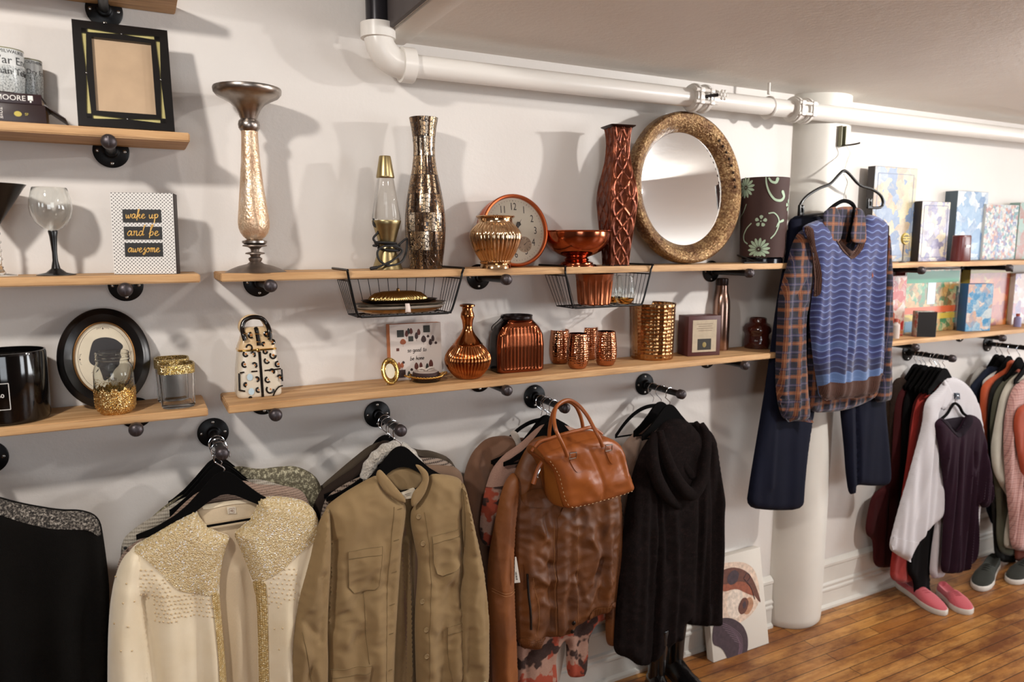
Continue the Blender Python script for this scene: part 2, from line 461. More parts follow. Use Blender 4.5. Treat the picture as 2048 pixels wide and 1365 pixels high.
hp = P(1428, 190, pd+.07); mb = MB(); mb.tube([P(1405, 195, pd+.04), P(1420, 192, pd+.06), P(1436, 190, pd+.07)], .006, 8)
wpart('valve_stem', mat('dark_valve_metal', '#2d2826', .4, metal=.6), root, mb)
mb = MB(); c = P(1447, 190, pd+.08)
for k in range(6):
    a = k*PI/3; mb.ball((c.x+.014*math.cos(a), c.y, c.z+.014*math.sin(a)), .006, 8, 6)
mb.ball(c, .008, 8, 6); wpart('valve_wheel', mat('white_enamel', '#efece6', .35), root, mb)
# hanger strap
mb = MB(); h = P(1538, 175, pd)
mb.tube([(h.x, -pd, CEIL), (h.x, -pd, pz+.05)], .006, 10); mb.tube([(h.x, -pd+.038*math.cos(a), pz+.038*math.sin(a)) for a in [2*PI*i/24 for i in range(24)]], .006, 6, closed=True, flat=1.0)
wpart('hanger_strap', M_white, root, mb)
# ------------------------------------------------------------------ lamps (track spots on the ceiling), daylight and an added fill
def lamp(name, loc, target, power, col, size, kind='AREA', spread=180):
    L = bpy.data.lights.new(name, kind); L.energy = power; L.color = col
    if kind == 'AREA': L.shape = 'DISK' if not isinstance(size, tuple) else 'RECTANGLE'
    if kind == 'AREA':
        if isinstance(size, tuple): L.size, L.size_y = size
        else: L.size = size
        L.spread = math.radians(spread)
    o = bpy.data.objects.new(name, L); COL.objects.link(o); o.location = loc
    d = Vector(target)-Vector(loc); o.rotation_euler = d.to_track_quat('-Z', 'Y').to_euler(); return o
WARM = (1, .87, .72); COOL = (.95, .97, 1)
lamp('spot_right', (3.05, -1.5, 2.27), (2.0, 0, 1.2), 26, (1, .965, .93), .09, spread=170)
lamp('spot_left', (-.8, -1.5, 2.62), (.3, 0, 1.3), 23, (1, .94, .88), .14, spread=170)
lamp('spot_middle', (1.0, -1.2, 2.31), (1.0, 0, 1.1), 3.4, (1, .96, .92), .12, spread=170)
lamp('spot_far', (4.9, -1.5, 2.28), (4.2, 0, 1.3), 12, (1, .98, .96), .16, spread=170)
lamp('window_daylight', (-.6, YB+.05, 1.55), (-.6, 0, 1.5), 28, COOL, (1.5, 1.25))
lamp('window_daylight_far', (5.6, YB+.05, 1.55), (5.0, 0, 1.5), 72, COOL, (1.9, 1.25))
lamp('window_daylight_right', (XR-.05, -2.6, 1.45), (2, -1.8, 2.2), 150, (.93, .97, 1), (2.2, 1.5))  # added fill, no window in this wall; brightens ceiling and column's right side
w = bpy.data.worlds.new('world'); scene.world = w; w.use_nodes = True
w.node_tree.nodes['Background'].inputs[0].default_value = (.75, .87, 1, 1); w.node_tree.nodes['Background'].inputs[1].default_value = 1.0
# ------------------------------------------------------------------ shelves, brackets, rails
t = NT('pine_board'); v = t.coord((1.6, 14, 14)); g = t.noise(v, 2.2, 7, .62); g2 = t.noise(t.coord((5, 120, 120)), 1, 3)
pl = t.wave(t.coord((.35, 6, 6)), 1.2, 5, 'Y', 3, 1.4)
kn = t.vor(t.coord((1.6, 7, 7)), 1.6)
c = t.ramp(g, [(.28, '#a5794c'), (.5, '#c79d6c'), (.72, '#dcb688')])
c = t.mix(t.math('MULTIPLY', pl, .4), c, '#a87a4c'); c = t.mix(t.ramp(kn, [(.03, .9), (.1, 0.)]), c, '#5e3516')
c = t.mix(t.math('MULTIPLY', t.ramp(g2, [(.52, 0.), (.7, 1.)]), .5), c, '#7a5230')
t.set('Base Color', c).set('Roughness', .6).bump(t.math('ADD', g, g2), .5, .0015); M_pine = t.m
M_iron = mat('black_iron', '#121213', .38, metal=.5, bump=.15, bscale=300, bd=.0005)
M_cap = mat('grey_iron_cap', '#4a4446', .42, metal=.7, var=.25, vscale=80, bump=.3, bscale=250, bd=.0006)
M_screw = mat('zinc_screw', '#b8b6b0', .3, metal=1)
def board(name, x0, x1, top, label, th=.0215):
    o = Vector(((x0+x1)/2, -.097, top-th/2)); mb = MB()
    bm = bmesh.new(); bmesh.ops.create_cube(bm, size=1)
    for q in bm.verts: q.co = Vector((q.co.x*(x1-x0), q.co.y*.19, q.co.z*th))
    for q in range(2): pass
    bmesh.ops.bevel(bm, geom=bm.edges[:], offset=.0025, segments=2, affect='EDGES'); bm.verts.index_update()
    mb.add([q.co.copy() for q in bm.verts], [[q.index for q in f.verts] for f in bm.faces]); bm.free()
    ob = mb.build(name, M_pine, loc=o); return tag(ob, label, 'shelf')
shelves = [
 ('wall_shelf', -1.5, .137, S4, 'pine shelf board, topmost at the upper left, cut by the top of the picture'),
 ('wall_shelf', -1.5, .142, S3, 'pine shelf board at upper left holding the black picture frame'),
 ('wall_shelf', -1.5, .147, S2, 'pine shelf board at left holding the wine glasses'),
 ('wall_shelf', -1.5, .147, S1, 'pine shelf board at left holding the glitter jar and black candle'),
 ('wall_shelf', .196, 2.274, S2, 'long pine shelf board holding the tall candlestick and round mirror'),
 ('wall_shelf', .196, 2.262, S1, 'long pine shelf board holding the copper tumblers and leopard print jar'),
 ('wall_shelf', 2.84, 6.0, S2-.008, 'pale pine shelf board right of the column, upper of the two there'),
 ('wall_shelf', 2.80, 6.0, S1, 'pale pine shelf board right of the column, lower one with board games'),
]
for a in shelves: board(*a)
def flange_mb(mb):
    # axis along -y from the wall
    R = Matrix.Rotation(PI/2, 4, 'X')
    mb.lathe([(.0425, 0), (.0425, .004), (.040, .0055), (.022, .007), (.0175, .009), (.0165, .021), (.0145, .0225)], 40, M=R, capt=True)
def screws(parent):
    R = Matrix.Rotation(PI/2, 4, "X")
    for k in range(4):
        mb = MB(); a = k*PI/2; c = Vector((.031*math.cos(a), -.0058, .031*math.sin(a)))
        mb.lathe([(.0042, 0), (.0042, .0008), (.0025, .0018)], 14, M=Matrix.Translation(c) @ R, capt=True); mb.build("screw", M_screw, parent)
def bracket(name, label, cat, loc, length, capr=.0165, group=None):
    r = thing(name, label, cat, loc, group=group)
    mb = MB(); flange_mb(mb); mb.build('flange', M_iron, r); screws(r)
    mb = MB(); mb.tube([(0, -.01, 0), (0, -length+.01, 0)], .0115, 24); mb.build('pipe', M_iron, r)
    R = Matrix.Rotation(PI/2, 4, 'X')
    mb = MB(); mb.lathe([(.0135, length-.026), (capr, length-.024), (capr, length-.012), (capr*.96, length-.007), (capr*.75, length-.002), (capr*.4, length+.001), (.0005, length+.0018)], 32, M=R, capt=True)
    mb.box((0, -length-.0005, 0), (.003, .003, capr*1.3), .0008)
    mb.build('end_cap', M_cap, r); return r
def br(px_, py_, shelf_top, where, d=.222):
    x = P(px_, py_, d).x; zz = shelf_top-.0215-.0125
    return bracket('shelf_bracket', 'black iron pipe shelf bracket '+where, 'bracket', (x, -.0005, zz), d, .0172)
br(205, 8, S4, 'behind the top of the black picture frame', .19)
br(217, 279, S3, 'under the shelf with the black picture frame')
br(250, 580, S2, 'above the oval silhouette picture')
br(272, 860, S1, 'under the shelf with the glitter jar')
br(543, 576, S2, 'under the foot of the tall candlestick')
br(1017, 564, S2, 'between the two wire baskets')
br(1505, 549, S2, 'above the copper bottle')
br(553, 831, S1, 'under the leopard print jar')
br(1018, 786, S1, 'under the black lantern jar')
br(1496, 726, S1, 'under the brown glazed jar')
br(1850, 535, S2-.008, 'under the upper shelf just right of the column')
br(2025, 535, S2-.008, 'under the upper right shelf, at the right edge')
br(1838, 685, S1, 'under the lower shelf just right of the column')
br(2012, 672, S1, 'under the lower right shelf, at the right edge')
RZ = 1.186
RX = dict(A=.171, B=.658, C=1.234, D=1.722, E=3.325, F=P(1975, 687, 0).x)
RL = dict(A=.252, B=.247, C=.222, D=.23, E=.234, F=.26)
where = dict(A='with the cream beaded cardigan hanging from it', B='with the khaki jacket hanging from it', C='behind the tan handbag', D='with the black fuzzy cardigan hanging from it', E='right of the column with red and white shirts', F='at the right edge with the pink plaid shirt')
for k_ in 'ABCDEF':
    bracket('clothes_rail', 'short black iron pipe clothes rail '+where[k_], 'clothes rail', (RX[k_], -.0005, RZ+(.012 if k_ in 'EF' else 0)), RL[k_], .0175)
bracket('clothes_rail', 'short black iron pipe clothes rail at the far left with the black knit sweater', 'clothes rail', (-.36, -.0005, RZ), .25, .0175)
# ------------------------------------------------------------------ shared object helpers
def loft(mb, secs, n=4.0, seg=64, M=None, fn=None, cap=True):
    """secs: (z, hx, hy) or (z, hx, hy, n); superellipse cross-sections"""
    vs = []; fs = []
    for sc in secs:
        z, hx, hy = sc[:3]; e = sc[3] if len(sc) > 3 else n
        for k in range(seg):
            a = 2*PI*(k+.5)/seg; c, s = math.cos(a), math.sin(a)
            r = (abs(c/hx)**e+abs(s/hy)**e)**(-1/e)
            if fn: r = fn(a, r, z, c*r, s*r)
            vs.append((r*c, r*s, z))
    m_ = len(secs)
    for i in range(m_-1):
        for k in range(seg):
            k2 = (k+1) % seg; fs.append((i*seg+k, i*seg+k2, (i+1)*seg+k2, (i+1)*seg+k))
    if cap: fs.append(tuple(range(seg-1, -1, -1))); fs.append(tuple((m_-1)*seg+k for k in range(seg)))
    return mb.add(vs, fs, M)
def wrap(mb, r, z0=0.0, a0=0.0):
    """bend flat (x, y, z) art round an upright cylinder facing -y"""
    mb.v = [Vector(((r+v.z)*math.sin(v.x/r+a0), -(r+v.z)*math.cos(v.x/r+a0), v.y+z0)) for v in mb.v]; return mb
GL = {
'w': ([[(0, .9), (.05, .3), (.2, 0), (.4, .3), (.45, .8), (.5, .2), (.65, 0), (.85, .3), (.9, .95), (1.1, .75)]], 1.1),
'a': ([[(.7, .85), (.4, 1), (.1, .6), (.1, .2), (.35, 0), (.6, .4), (.72, .95), (.68, .3), (.8, 0), (1., .25)]], 1.0),
'k': ([[(0, .2), (.3, 1.3), (.42, 2.1), (.25, 2.0), (.18, 1), (.15, -.5)], [(.2, .4), (.5, .95), (.66, .8), (.5, .55), (.25, .45), (.45, .4), (.7, 0), (.95, .2)]], .95),
'e': ([[(0, .3), (.4, .55), (.55, .85), (.35, 1), (.12, .6), (.2, .1), (.5, 0), (.85, .35)]], .85),
'u': ([[(0, .9), (.05, .25), (.25, 0), (.5, .3), (.6, .95), (.6, .2), (.75, 0), (.95, .3)]], .95),
'p': ([[(0, .6), (.2, 1), (.2, 0), (.18, -1.2)], [(.2, .6), (.45, 1), (.75, .8), (.7, .3), (.4, .1), (.22, .3)]], .9),
'n': ([[(0, .8), (.15, 1), (.15, 0)], [(.15, .5), (.4, 1), (.55, .9), (.55, .2), (.7, 0), (.9, .25)]], .9),
'd': ([[(.6, .85), (.35, 1), (.1, .6), (.12, .15), (.35, 0), (.6, .5), (.8, 1.8), (.95, 2.3), (.8, 2.1), (.68, 1), (.7, .1), (.95, .3)]], 1.0),
'b': ([[(0, .3), (.3, 1.5), (.5, 2.3), (.28, 2.3), (.15, 1.2), (.12, -.5)], [(.13, .3), (.4, .9), (.65, .7), (.6, .2), (.3, .05), (.15, .2)]], .85),
's': ([[(.1, .5), (.45, 1.1), (.3, .8), (.5, .3), (.45, -.4), (.2, -.6), (.15, -.3), (.6, .2)]], .6),
'o': ([[(.4, 1), (.1, .6), (.15, .15), (.45, 0), (.7, .4), (.6, .9), (.4, 1), (.6, .75), (.9, .85)]], .9),
'm': ([[(0, .8), (.12, 1), (.12, 0)], [(.12, .5), (.35, 1), (.45, .8), (.45, 0)], [(.45, .5), (.7, 1), (.82, .8), (.82, .15), (.95, 0), (1.1, .2)]], 1.1),
' ': ([], .75)}
GP = {
's': ([[(.55, .95), (.2, 1), (.1, .75), (.5, .35), (.45, .02), (.05, .05)]], .7), 'o': ([[(.35, 1), (.05, .6), (.1, .15), (.35, 0), (.62, .3), (.6, .8), (.35, 1)]], .78),
'g': ([[(.55, .95), (.2, 1), (.02, .6), (.1, .15), (.35, .05), (.58, .4), (.6, .95), (.58, -.3), (.3, -.75), (.05, -.6)]], .78),
'd': ([[(.55, .9), (.2, 1), (.03, .6), (.1, .1), (.35, 0), (.55, .3)], [(.6, 1.9), (.58, 0)]], .8), 't': ([[(.3, 1.7), (.28, .2), (.45, 0), (.6, .08)], [(.02, 1.1), (.6, 1.15)]], .72),
'b': ([[(.1, 1.8), (.08, 0), (.4, 0), (.62, .35), (.5, .8), (.1, .75)], [(-.1, 0), (.1, 0)]], .78), 'e': ([[(.05, .5), (.55, .6), (.45, .95), (.2, .98), (.03, .5), (.15, .05), (.55, .1)]], .72),
'h': ([[(.1, 1.9), (.08, 0)], [(.1, .5), (.35, .95), (.55, .8), (.57, 0)]], .78), 'm': ([[(.05, 1), (.05, 0)], [(.06, .6), (.28, 1), (.4, .8), (.4, 0)], [(.41, .6), (.62, 1), (.75, .8), (.76, 0)]], .95),
'n': ([[(.05, 1), (.05, 0)], [(.06, .6), (.3, 1), (.5, .8), (.52, 0)]], .72), ' ': ([], .6)}
def script(mb, word, x, y, h, r, M=None, G=GL, width=None, slant=.12):
    tot = sum(G[c][1] for c in word); k = (width/(tot*h)) if width else 1.0; cx_ = x-tot*h*k/2
    for c in word:
        for st in G[c][0]:
            p = catmull([((cx_+(a+b*slant)*h*k), y+b*h, r*.4) for a, b in st], 5); mb.tube(p, r, 6, M=M)
        cx_ += G[c][1]*h*k
def lean(bl, br_, tl, dB, dT):
    """a flat thing standing on its lower edge: returns location, width, height, rx (x rotation), rz"""
    a, b, c = P(*bl, dB), P(*br_, dB), P(*tl, dT); w_ = (b-a).length; up = Vector((0, c.y-a.y, c.z-a.z))
    return (a+b)/2, w_, up.length, math.atan2(-up.y, up.z), 0
def cylvec(t, ku, kv):
    o = t.sep(t.tc.outputs['Object']); an = t.math('ARCTAN2', o[1], o[0])
    c = t.n('ShaderNodeCombineXYZ'); t.l(t.math('MULTIPLY', an, ku/(2*PI)), c.inputs[0]); t.l(t.math('MULTIPLY', o[2], kv), c.inputs[1]); return c.outputs[0], an, o
def glitter(key, dark, mid, light, scale=900, metal=.9):
    t = NT(key); v = t.coord(); o = t.n('ShaderNodeTexVoronoi'); o.inputs['Scale'].default_value = scale; t.l(v, o.inputs[0])
    s = t.sep(o.outputs['Color'])
    t.set('Base Color', t.ramp(s[0], [(0, dark), (.55, mid), (1, light)])).set('Metallic', metal).set('Roughness', t.ramp(s[1], [(0, .12), (1, .5)]))
    g = t.n('ShaderNodeNewGeometry'); vm = t.n('ShaderNodeVectorMath', operation='SUBTRACT'); t.l(o.outputs['Color'], vm.inputs[0]); vm.inputs[1].default_value = (.5, .5, .5)
    v2 = t.n('ShaderNodeVectorMath', operation='SCALE'); t.l(vm.outputs[0], v2.inputs[0]); v2.inputs['Scale'].default_value = 1.1
    v3 = t.n('ShaderNodeVectorMath', operation='ADD'); t.l(v2.outputs[0], v3.inputs[0]); t.l(g.outputs['Normal'], v3.inputs[1])
    v4 = t.n('ShaderNodeVectorMath', operation='NORMALIZE'); t.l(v3.outputs[0], v4.inputs[0]); t.l(v4.outputs[0], t.b.inputs['Normal'])
    MATS[key] = t.m; return t.m
M_black = mat('black_lacquer', '#0d0b0b', .3, var=.2)
M_blackmatte = mat('matte_black', '#131111', .6)
M_glass = glass('clear_glass', '#fafcfb'); M_thin = glass('thin_clear_glass', '#fbfdfc', 0, 1.3)
M_gold = mat('polished_gold', '#e0b668', .18, metal=1); M_goldl = mat('gold_foil_print', '#e5b866', .4, metal=.35)
M_glit = glitter('gold_glitter', '#8a5a1e', '#c9933f', '#fff0b8')
M_glitp = glitter('pale_gold_glitter', '#7d6225', '#b8984a', '#fff6cc', 1100)
M_paper = mat('cream_paper', '#d8cdb4', .7, var=.05, vscale=40)
M_copper = mat('polished_copper', '#b8694a', .15, metal=1, var=.08, vscale=30)
M_white_paint = mat('white_print', '#e6e2dc', .5)
# ------------------------------------------------------------------ upper-left shelf: frame, books, mugs
loc, w_, h_, rx, _ = lean((157, 248), (349, 262), (143, 37), .15, .085)
loc = Vector((loc.x, -.15, S3+.0005))
r = thing('picture_frame', 'black picture frame with pale inlaid slivers and bare cardboard backing, leaning', 'picture frame', loc, rot=(PI/2+rx, 0, 0))
T = .018
def bar(mb, pts, z0=0, h=T): mb.prism(pts, h, z0=z0)
mb = MB(); W, H = w_/2, h_; b = .0235*1.5
bo = w_*.105; bi = w_*.30
# outer band, gap, inner band
outer = [(-W, 0), (W, 0), (W, H), (-W, H)]
def rect_ring(mb, x0, y0, x1, y1, t_, z0, h):
    for a in ([(x0, y0), (x1, y0), (x1-t_, y0+t_), (x0+t_, y0+t_)], [(x1, y0), (x1, y1), (x1-t_, y1-t_), (x1-t_, y0+t_)],
              [(x1, y1), (x0, y1), (x0+t_, y1-t_), (x1-t_, y1-t_)], [(x0, y1), (x0, y0), (x0+t_, y0+t_), (x0+t_, y1-t_)]): mb.prism(a, h, z0=z0)
rect_ring(mb, -W, 0, W, H, w_*.092, 0, T); rect_ring(mb, -W+w_*.136, w_*.136, W-w_*.136, H-w_*.136, w_*.054, 0, T); mb.build('frame_band', M_black, r, ang=20)
mb = MB(); rect_ring(mb, -W+w_*.08, w_*.08, W-w_*.08, H-w_*.08, w_*.07, 0, T*.75); mb.build('inlay', mat('pale_gold_inlay', '#c6ba7c', .4, metal=.2), r, ang=20)
mb = MB(); q = w_*.023
for (x, y, vert) in ((0, w_*.114, 0), (0, H-w_*.114, 0), (-W+w_*.114, H/2, 1), (W-w_*.114, H/2, 1)):
    L = (H/2-w_*.15) if vert else (W-w_*.15)
    for s_ in (-1, 1):
        tri = [(-L, s_*q), (0, s_*.0004), (L, s_*q)]
        if vert: tri = [(b_, a_) for a_, b_ in tri]
        tri = [(x+a_, y+b_) for a_, b_ in tri]
        ar = sum(tri[i][0]*tri[(i+1) % 3][1]-tri[(i+1) % 3][0]*tri[i][1] for i in range(3))
        mb.prism(tri if ar > 0 else tri[::-1], T*.98)
    for s_ in (-1, 1):
        c_ = (x, y+s_*(L+w_*.03)) if vert else (x+s_*(L+w_*.03), y); hw_ = w_*.03
        mb.box((c_[0], c_[1], T*.49), ((2*q, 2*hw_, T*.98) if vert else (2*hw_, 2*q, T*.98)))
mb.build('wedge_band', M_black, r, ang=20)
mb = MB()
for (x, y) in ((0, w_*.114), (0, H-w_*.114), (-W+w_*.114, H/2), (W-w_*.114, H/2)): mb = MB(); mb.ball((x, y, T*.95), .0022, 10, 6); mb.build('pin', mat('silver_pin', '#d8d8d8', .25, metal=1), r)
mb = MB(); mb.box((0, H/2, .005), (w_*.66, H-w_*.34, .006)); mb.build('backing_board', mat('cardboard', '#b99e80', .8, var=.08, vscale=15), r, ang=0)
mb = MB(); mb.box((0, H/2, .0035), (w_*.96, H-w_*.04, .006)); mb.build('back_panel', M_blackmatte, r, ang=0)
# books
def book(label, bl, br_px, y0, y1, d, dep, col, text, zb, cover_tail=False, rz=0.0):
    a = P(bl, y1, d); b = P(br_px, y1, d); zt = P(br_px-20, y0, d).z; h = zt-zb; L = b.x-a.x
    r = thing('book', label, 'book', ((a.x+b.x)/2, -d, zb), group=None, rz=rz)
    mc = mat('book_cover_'+text, col, .35)
    mb = MB()
    mb.box((0, dep/2, .001+.0005), (L, dep, .003), .0006); mb.box((0, dep/2, h-.002), (L, dep, .003), .0006); mb.box((0, .0015, h/2), (L, .004, h-.001), .0012); mb.build('cover', mc, r)
    mb = MB(); mb.box((0, dep/2, h/2), (L-.007, dep-.008, h-.006)); mb.build('page_block', mat('book_pages', '#c9b49c', .8, bump=.6, bscale=300), r, ang=0)
    return r, L, h, mc
zb = S3+.0005
r, L, h1, mc = book('dark brown hardback book, bottom of the stack under the newspaper mugs', -90, 93, 210, 240, .15, .12, '#2c1d1c', 'lower', zb)
M = front((0, -.0006, h1/2)); mb = MB(); text_mb(mb, 'TOYE', .010, M @ Matrix.Translation((L/2-.088, 0, 0)) @ Matrix.Rotation(-PI/2, 4, 'Z'), ext=.0003); text_mb(mb, 'MARTIN', .007, M @ Matrix.Translation((L/2-.097, 0, 0)) @ Matrix.Rotation(-PI/2, 4, 'Z'), ext=.0003)
mb.build('lettering', M_white_paint, r, ang=0)
mb = MB(); mb.lathe([(.0075, -.0004), (.0075, .0004)], 20, M=M @ Matrix.Translation((L/2-.055, 0, 0)), capt=True, sy=.8); text_mb(mb, 'SF', .008, M @ Matrix.Translation((L/2-.038, 0, 0)), ext=.0003); mb.build('emblem', mat('yellow_emblem', '#b7a63e', .5), r, ang=0)
mb = MB(); mb.box((L/2+.012, .06, h1*.45), (.05, .118, .0025), .0004, M=Matrix.Translation((L/2-.0, 0, h1)) @ Matrix.Rotation(.62, 4, 'Y') @ Matrix.Translation((-L/2+.01, 0, -h1*.45))); mb.build('open_cover', mc, r)
r2, L2, h2, _ = book('dark maroon hardback book lying on top of the stack, white lettering', -80, 84, 188, 209, .145, .11, '#2a1517', 'upper', zb+h1+.0005)
M = front((0, -.0006, h2/2)); mb = MB(); text_mb(mb, 'MOORE', .0165, M @ Matrix.Translation((L2/2-.060, 0, 0)), ext=.0003); mb.box((L2/2-.022, -.0007, h2/2+.002), (.010, .0006, .011)); mb.box((L2/2-.022, -.0007, h2/2-.005), (.003, .0006, .006)); mb.build('lettering', M_white_paint, r2, ang=0)
# newspaper print mugs
tp = NT('newsprint'); v, an, o3 = cylvec(tp, 60, 160); n_ = tp.noise(v, 1.3, 5, .8)
band = tp.math('GREATER_THAN', o3[2], .058)
tp.set('Base Color', tp.mix(band, tp.ramp(n_, [(.40, '#35383a'), (.47, '#aeb2b0'), (.58, '#c9ccc9')]), '#cfd1ce')).set('Roughness', .25); M_news = tp.m
zt = zb+h1+h2+.001
def mug(label, xr, ytop, d, lines, rad):
    top = P(xr, ytop, d).z; hgt = top-zt; c = P(xr, ytop, d); cxm = c.x-rad
    r = thing('printed_mug', label, 'mug', (cxm, -d, zt), group='newspaper print mugs on the books')
    mb = MB(); mb.lathe([(rad*.86, 0), (rad*.9, .003), (rad, hgt*.5), (rad*1.0, hgt), (rad*.94, hgt), (rad*.93, hgt*.5), (rad*.82, .006), (.0005, .006)], 48); mb.build('body', M_news, r)
    mb = MB(); mb.lathe([(rad*1.002, hgt-.0035), (rad*1.004, hgt-.002), (rad*1.002, hgt-.001)], 48, capb=False); mb.build('rim_line', mat('olive_rim', '#7e7753', .4), r)
    mb = MB()
    for s, z, sz in lines: text_mb(mb, s, sz, Matrix.Translation((0, z*hgt, 0)), ext=.0003)
    wrap(mb, rad*1.001, 0, .64); mb.build('lettering', mat('ink_black', '#1c1c1e', .5), r, ang=0)
mug('newspaper print mug on the books, larger nearer one reading War Ends', 47, 104, .112, [('MILWAUKEE', .9, .0105), ('War Ends', .7, .025), ('man Tells', .46, .021)], .042)
mug('newspaper print mug on the books, smaller one behind at right', 84, 124, .052, [('SOUTHERN', .9, .009), ('a Dry Era', .66, .015)], .034)
# ------------------------------------------------------------------ middle-left shelf
def standing(name, label, cat, x, d, z, rows, m, part, seg=64, group=None, fn=None, rz=0, parent=None, hollow=None, **k):
    b_ = base(x, d, z); b_.z += .0004
    r = parent or thing(name, label, cat, b_, group=group, rz=rz)
    pr_ = prof(x, d, z, rows); pr_ = [(a, max(0, c)) for a, c in pr_]; pr_[0] = (pr_[0][0], 0.0)
    if hollow:
        inner = [(max(.0005, a-hollow), max(c, hollow)) for a, c in pr_][::-1]; inner[0] = (pr_[-1][0]-hollow, pr_[-1][1]); inner.append((.0005, hollow)); full = pr_+inner
    else: full = pr_
    mb = MB(); mb.lathe(full, seg, fn=fn, **k); mb.build(part, m, r); return r, pr_
xg, dg = 2, .10; b_ = base(xg, dg, S2)
r = thing('martini_glass', 'large martini glass with solid black bowl, cut by the left edge', 'glass', b_+Vector((0, 0, .0005)))
k_ = wdepth(b_)/FPX*.85; z_ = lambda y: P(xg, y, dg).z-S2
mb = MB(); mb.lathe([(.006, z_(452)), (60*k_, z_(376)), (66*k_, z_(369)), (64*k_, z_(369)), (.004, z_(446))], 64, capb=True); mb.build('bowl', M_black, r)
mb = MB(); mb.lathe([(.034, 0), (.034, .002), (.012, .006), (.0045, .02), (.0045, z_(453)-.001)], 48, capt=True); mb.build('stem', M_glass, r)
mb = MB(); mb.tube([(.0058*math.cos(a*.5), .0058*math.sin(a*.5), .02+a/60*(z_(455)-.02)) for a in range(60)], .0016, 6); mb.build('spiral', M_glass, r)
xg, dg = 113, .10; b_ = base(xg, dg, S2)
r = thing('wine_glass', 'clear wine glass with a black stem and foot', 'glass', b_+Vector((0, 0, .0005)))
k_ = wdepth(b_)/FPX*.9; z_ = lambda y: P(xg, y, dg).z-S2
op = [(8, 463), (20, 457), (32, 446), (39, 432), (41.5, 417), (40.5, 402), (37, 388), (33.5, 377)]
mb = MB(); o_ = [(a*k_, z_(y)) for a, y in op]; i_ = [(a*k_-.0011, z_(y)+.0008) for a, y in op][::-1]; mb.lathe(o_+i_, 64, capb=True, capt=True); mb.build('bowl', M_glass, r)
mb = MB(); mb.lathe([(38*k_, 0), (38*k_, .0015), (20*k_, .006), (9*k_, .016), (5.5*k_, .035), (5*k_, .055), (7.5*k_, z_(474)), (9.5*k_, z_(464)), (9*k_, z_(462.5))], 48, capt=True); mb.build('stem_and_foot', M_black, r)
# wake up box sign
d0 = .135; a, b, c = P(228, 546, d0), P(352, 544, d0), P(215, 384, d0-.005)
rz = -.30; w_ = (b.x-a.x)/math.cos(rz); h_ = c.z-S2; dp = .036
r = thing('box_sign', 'white box sign with black dots and gold script wake up and be awesome', 'sign', ((a.x+b.x)/2, -d0, S2+.0005), rot=(-.055, 0, rz))
r.location.y -= .004
t = NT('polka_dots'); v = t.coord((1, 1, 1), (0, 0, 0)); o3 = t.sep(v)
p_ = .0088
def fr(x, off=0.0): return t.math('SUBTRACT', t.math('FRACT', t.math('ADD', t.math('MULTIPLY', x, 1/p_), off)), .5)
def dots(ofx, ofz):
    a_, b2 = fr(o3[0], ofx), fr(o3[2], ofz); return t.math('LESS_THAN', t.math('ADD', t.math('MULTIPLY', a_, a_), t.math('MULTIPLY', b2, b2)), .03)
dd = t.math('MAXIMUM', dots(0, 0), dots(.5, .5)); t.set('Base Color', t.mix(dd, '#dedbd6', '#2b2729')).set('Roughness', .5)
mb = MB(); mb.box((0, dp/2, h_/2), (w_, dp, h_), .0008); mb.build('box', mat('dark_box_side', '#2a211f', .6), r)
mb = MB(); mb.box((0, -.0004, h_/2), (w_-.001, .0012, h_-.001)); mb.build('dotted_face', t.m, r, ang=0)
for (yt, yb, xl, xr, word, wd, hh) in ((.795, .635, .185, .80, 'wake up', .135*.62, .0105), (.585, .425, .19, .80, 'and be', .11*.62, .0115), (.385, .215, .19, .80, 'awesome', .135*.62, .0105)):
    p0 = (-w_/2+xl*w_, yb*h_); p1 = (-w_/2+xr*w_, yt*h_)
    mb = MB(); mb.box(((p0[0]+p1[0])/2, -.0013, (p0[1]+p1[1])/2), (p1[0]-p0[0], .0012, p1[1]-p0[1])); mb.build('black_panel', M_blackmatte, r, ang=0)
    mb = MB(); script(mb, word, (p0[0]+p1[0])/2, (p0[1]+p1[1])/2-hh*.55, hh, .0011, front((0, -.002, 0)), width=(p1[0]-p0[0])*.84); mb.build('lettering', M_goldl, r)
# ------------------------------------------------------------------ lower-left shelf
dg = .102; bx_ = base(36, dg, S1); rad = .083; htop = P(98, 697, dg).z-S1
r = thing('candle_jar', 'large black glass candle jar with white framed label, at the left edge', 'candle', bx_+Vector((-.012, 0, .0005)))
M_bglass = mat('black_glass', '#080707', .08, spec=.6)
mb = MB(); mb.lathe([(rad*.9, 0), (rad*.97, .004), (rad, .012), (rad, htop-.006), (rad-.0015, htop), (rad-.005, htop), (rad-.006, htop-.03), (rad-.006, .02), (.0005, .02)], 72); mb.build('jar', M_bglass, r)
mb = MB(); mb.lathe([(rad-.0065, htop-.034), (rad-.0065, htop-.026), (rad-.02, htop-.027), (.0005, htop-.027)], 48); mb.build('wax', mat('white_wax', '#cfcbc2', .4), r)
mb = MB()
for k in range(3): mb.tube([(.025*math.cos(k*2.1), .025*math.sin(k*2.1), htop-.03), (.025*math.cos(k*2.1), .025*math.sin(k*2.1), htop-.018)], .001, 6)
mb.build('wick', M_blackmatte, r)
mb = MB(); lw, lh = .068, .062
for (c_, s_) in (((0, lh/2), (lw, .0012)), ((0, -lh/2), (lw, .0012))):
    for i in range(24): mb.box((c_[0]-lw/2+lw*(i+.5)/24, c_[1], 0), (lw/24, .0012, .0006))
for x in (-lw/2, lw/2): mb.box((x, 0, 0), (.0012, lh, .0006))
wrap(mb, rad+.0003, htop*.42, -.28); mb.build('label_border', M_white_paint, r, ang=0)
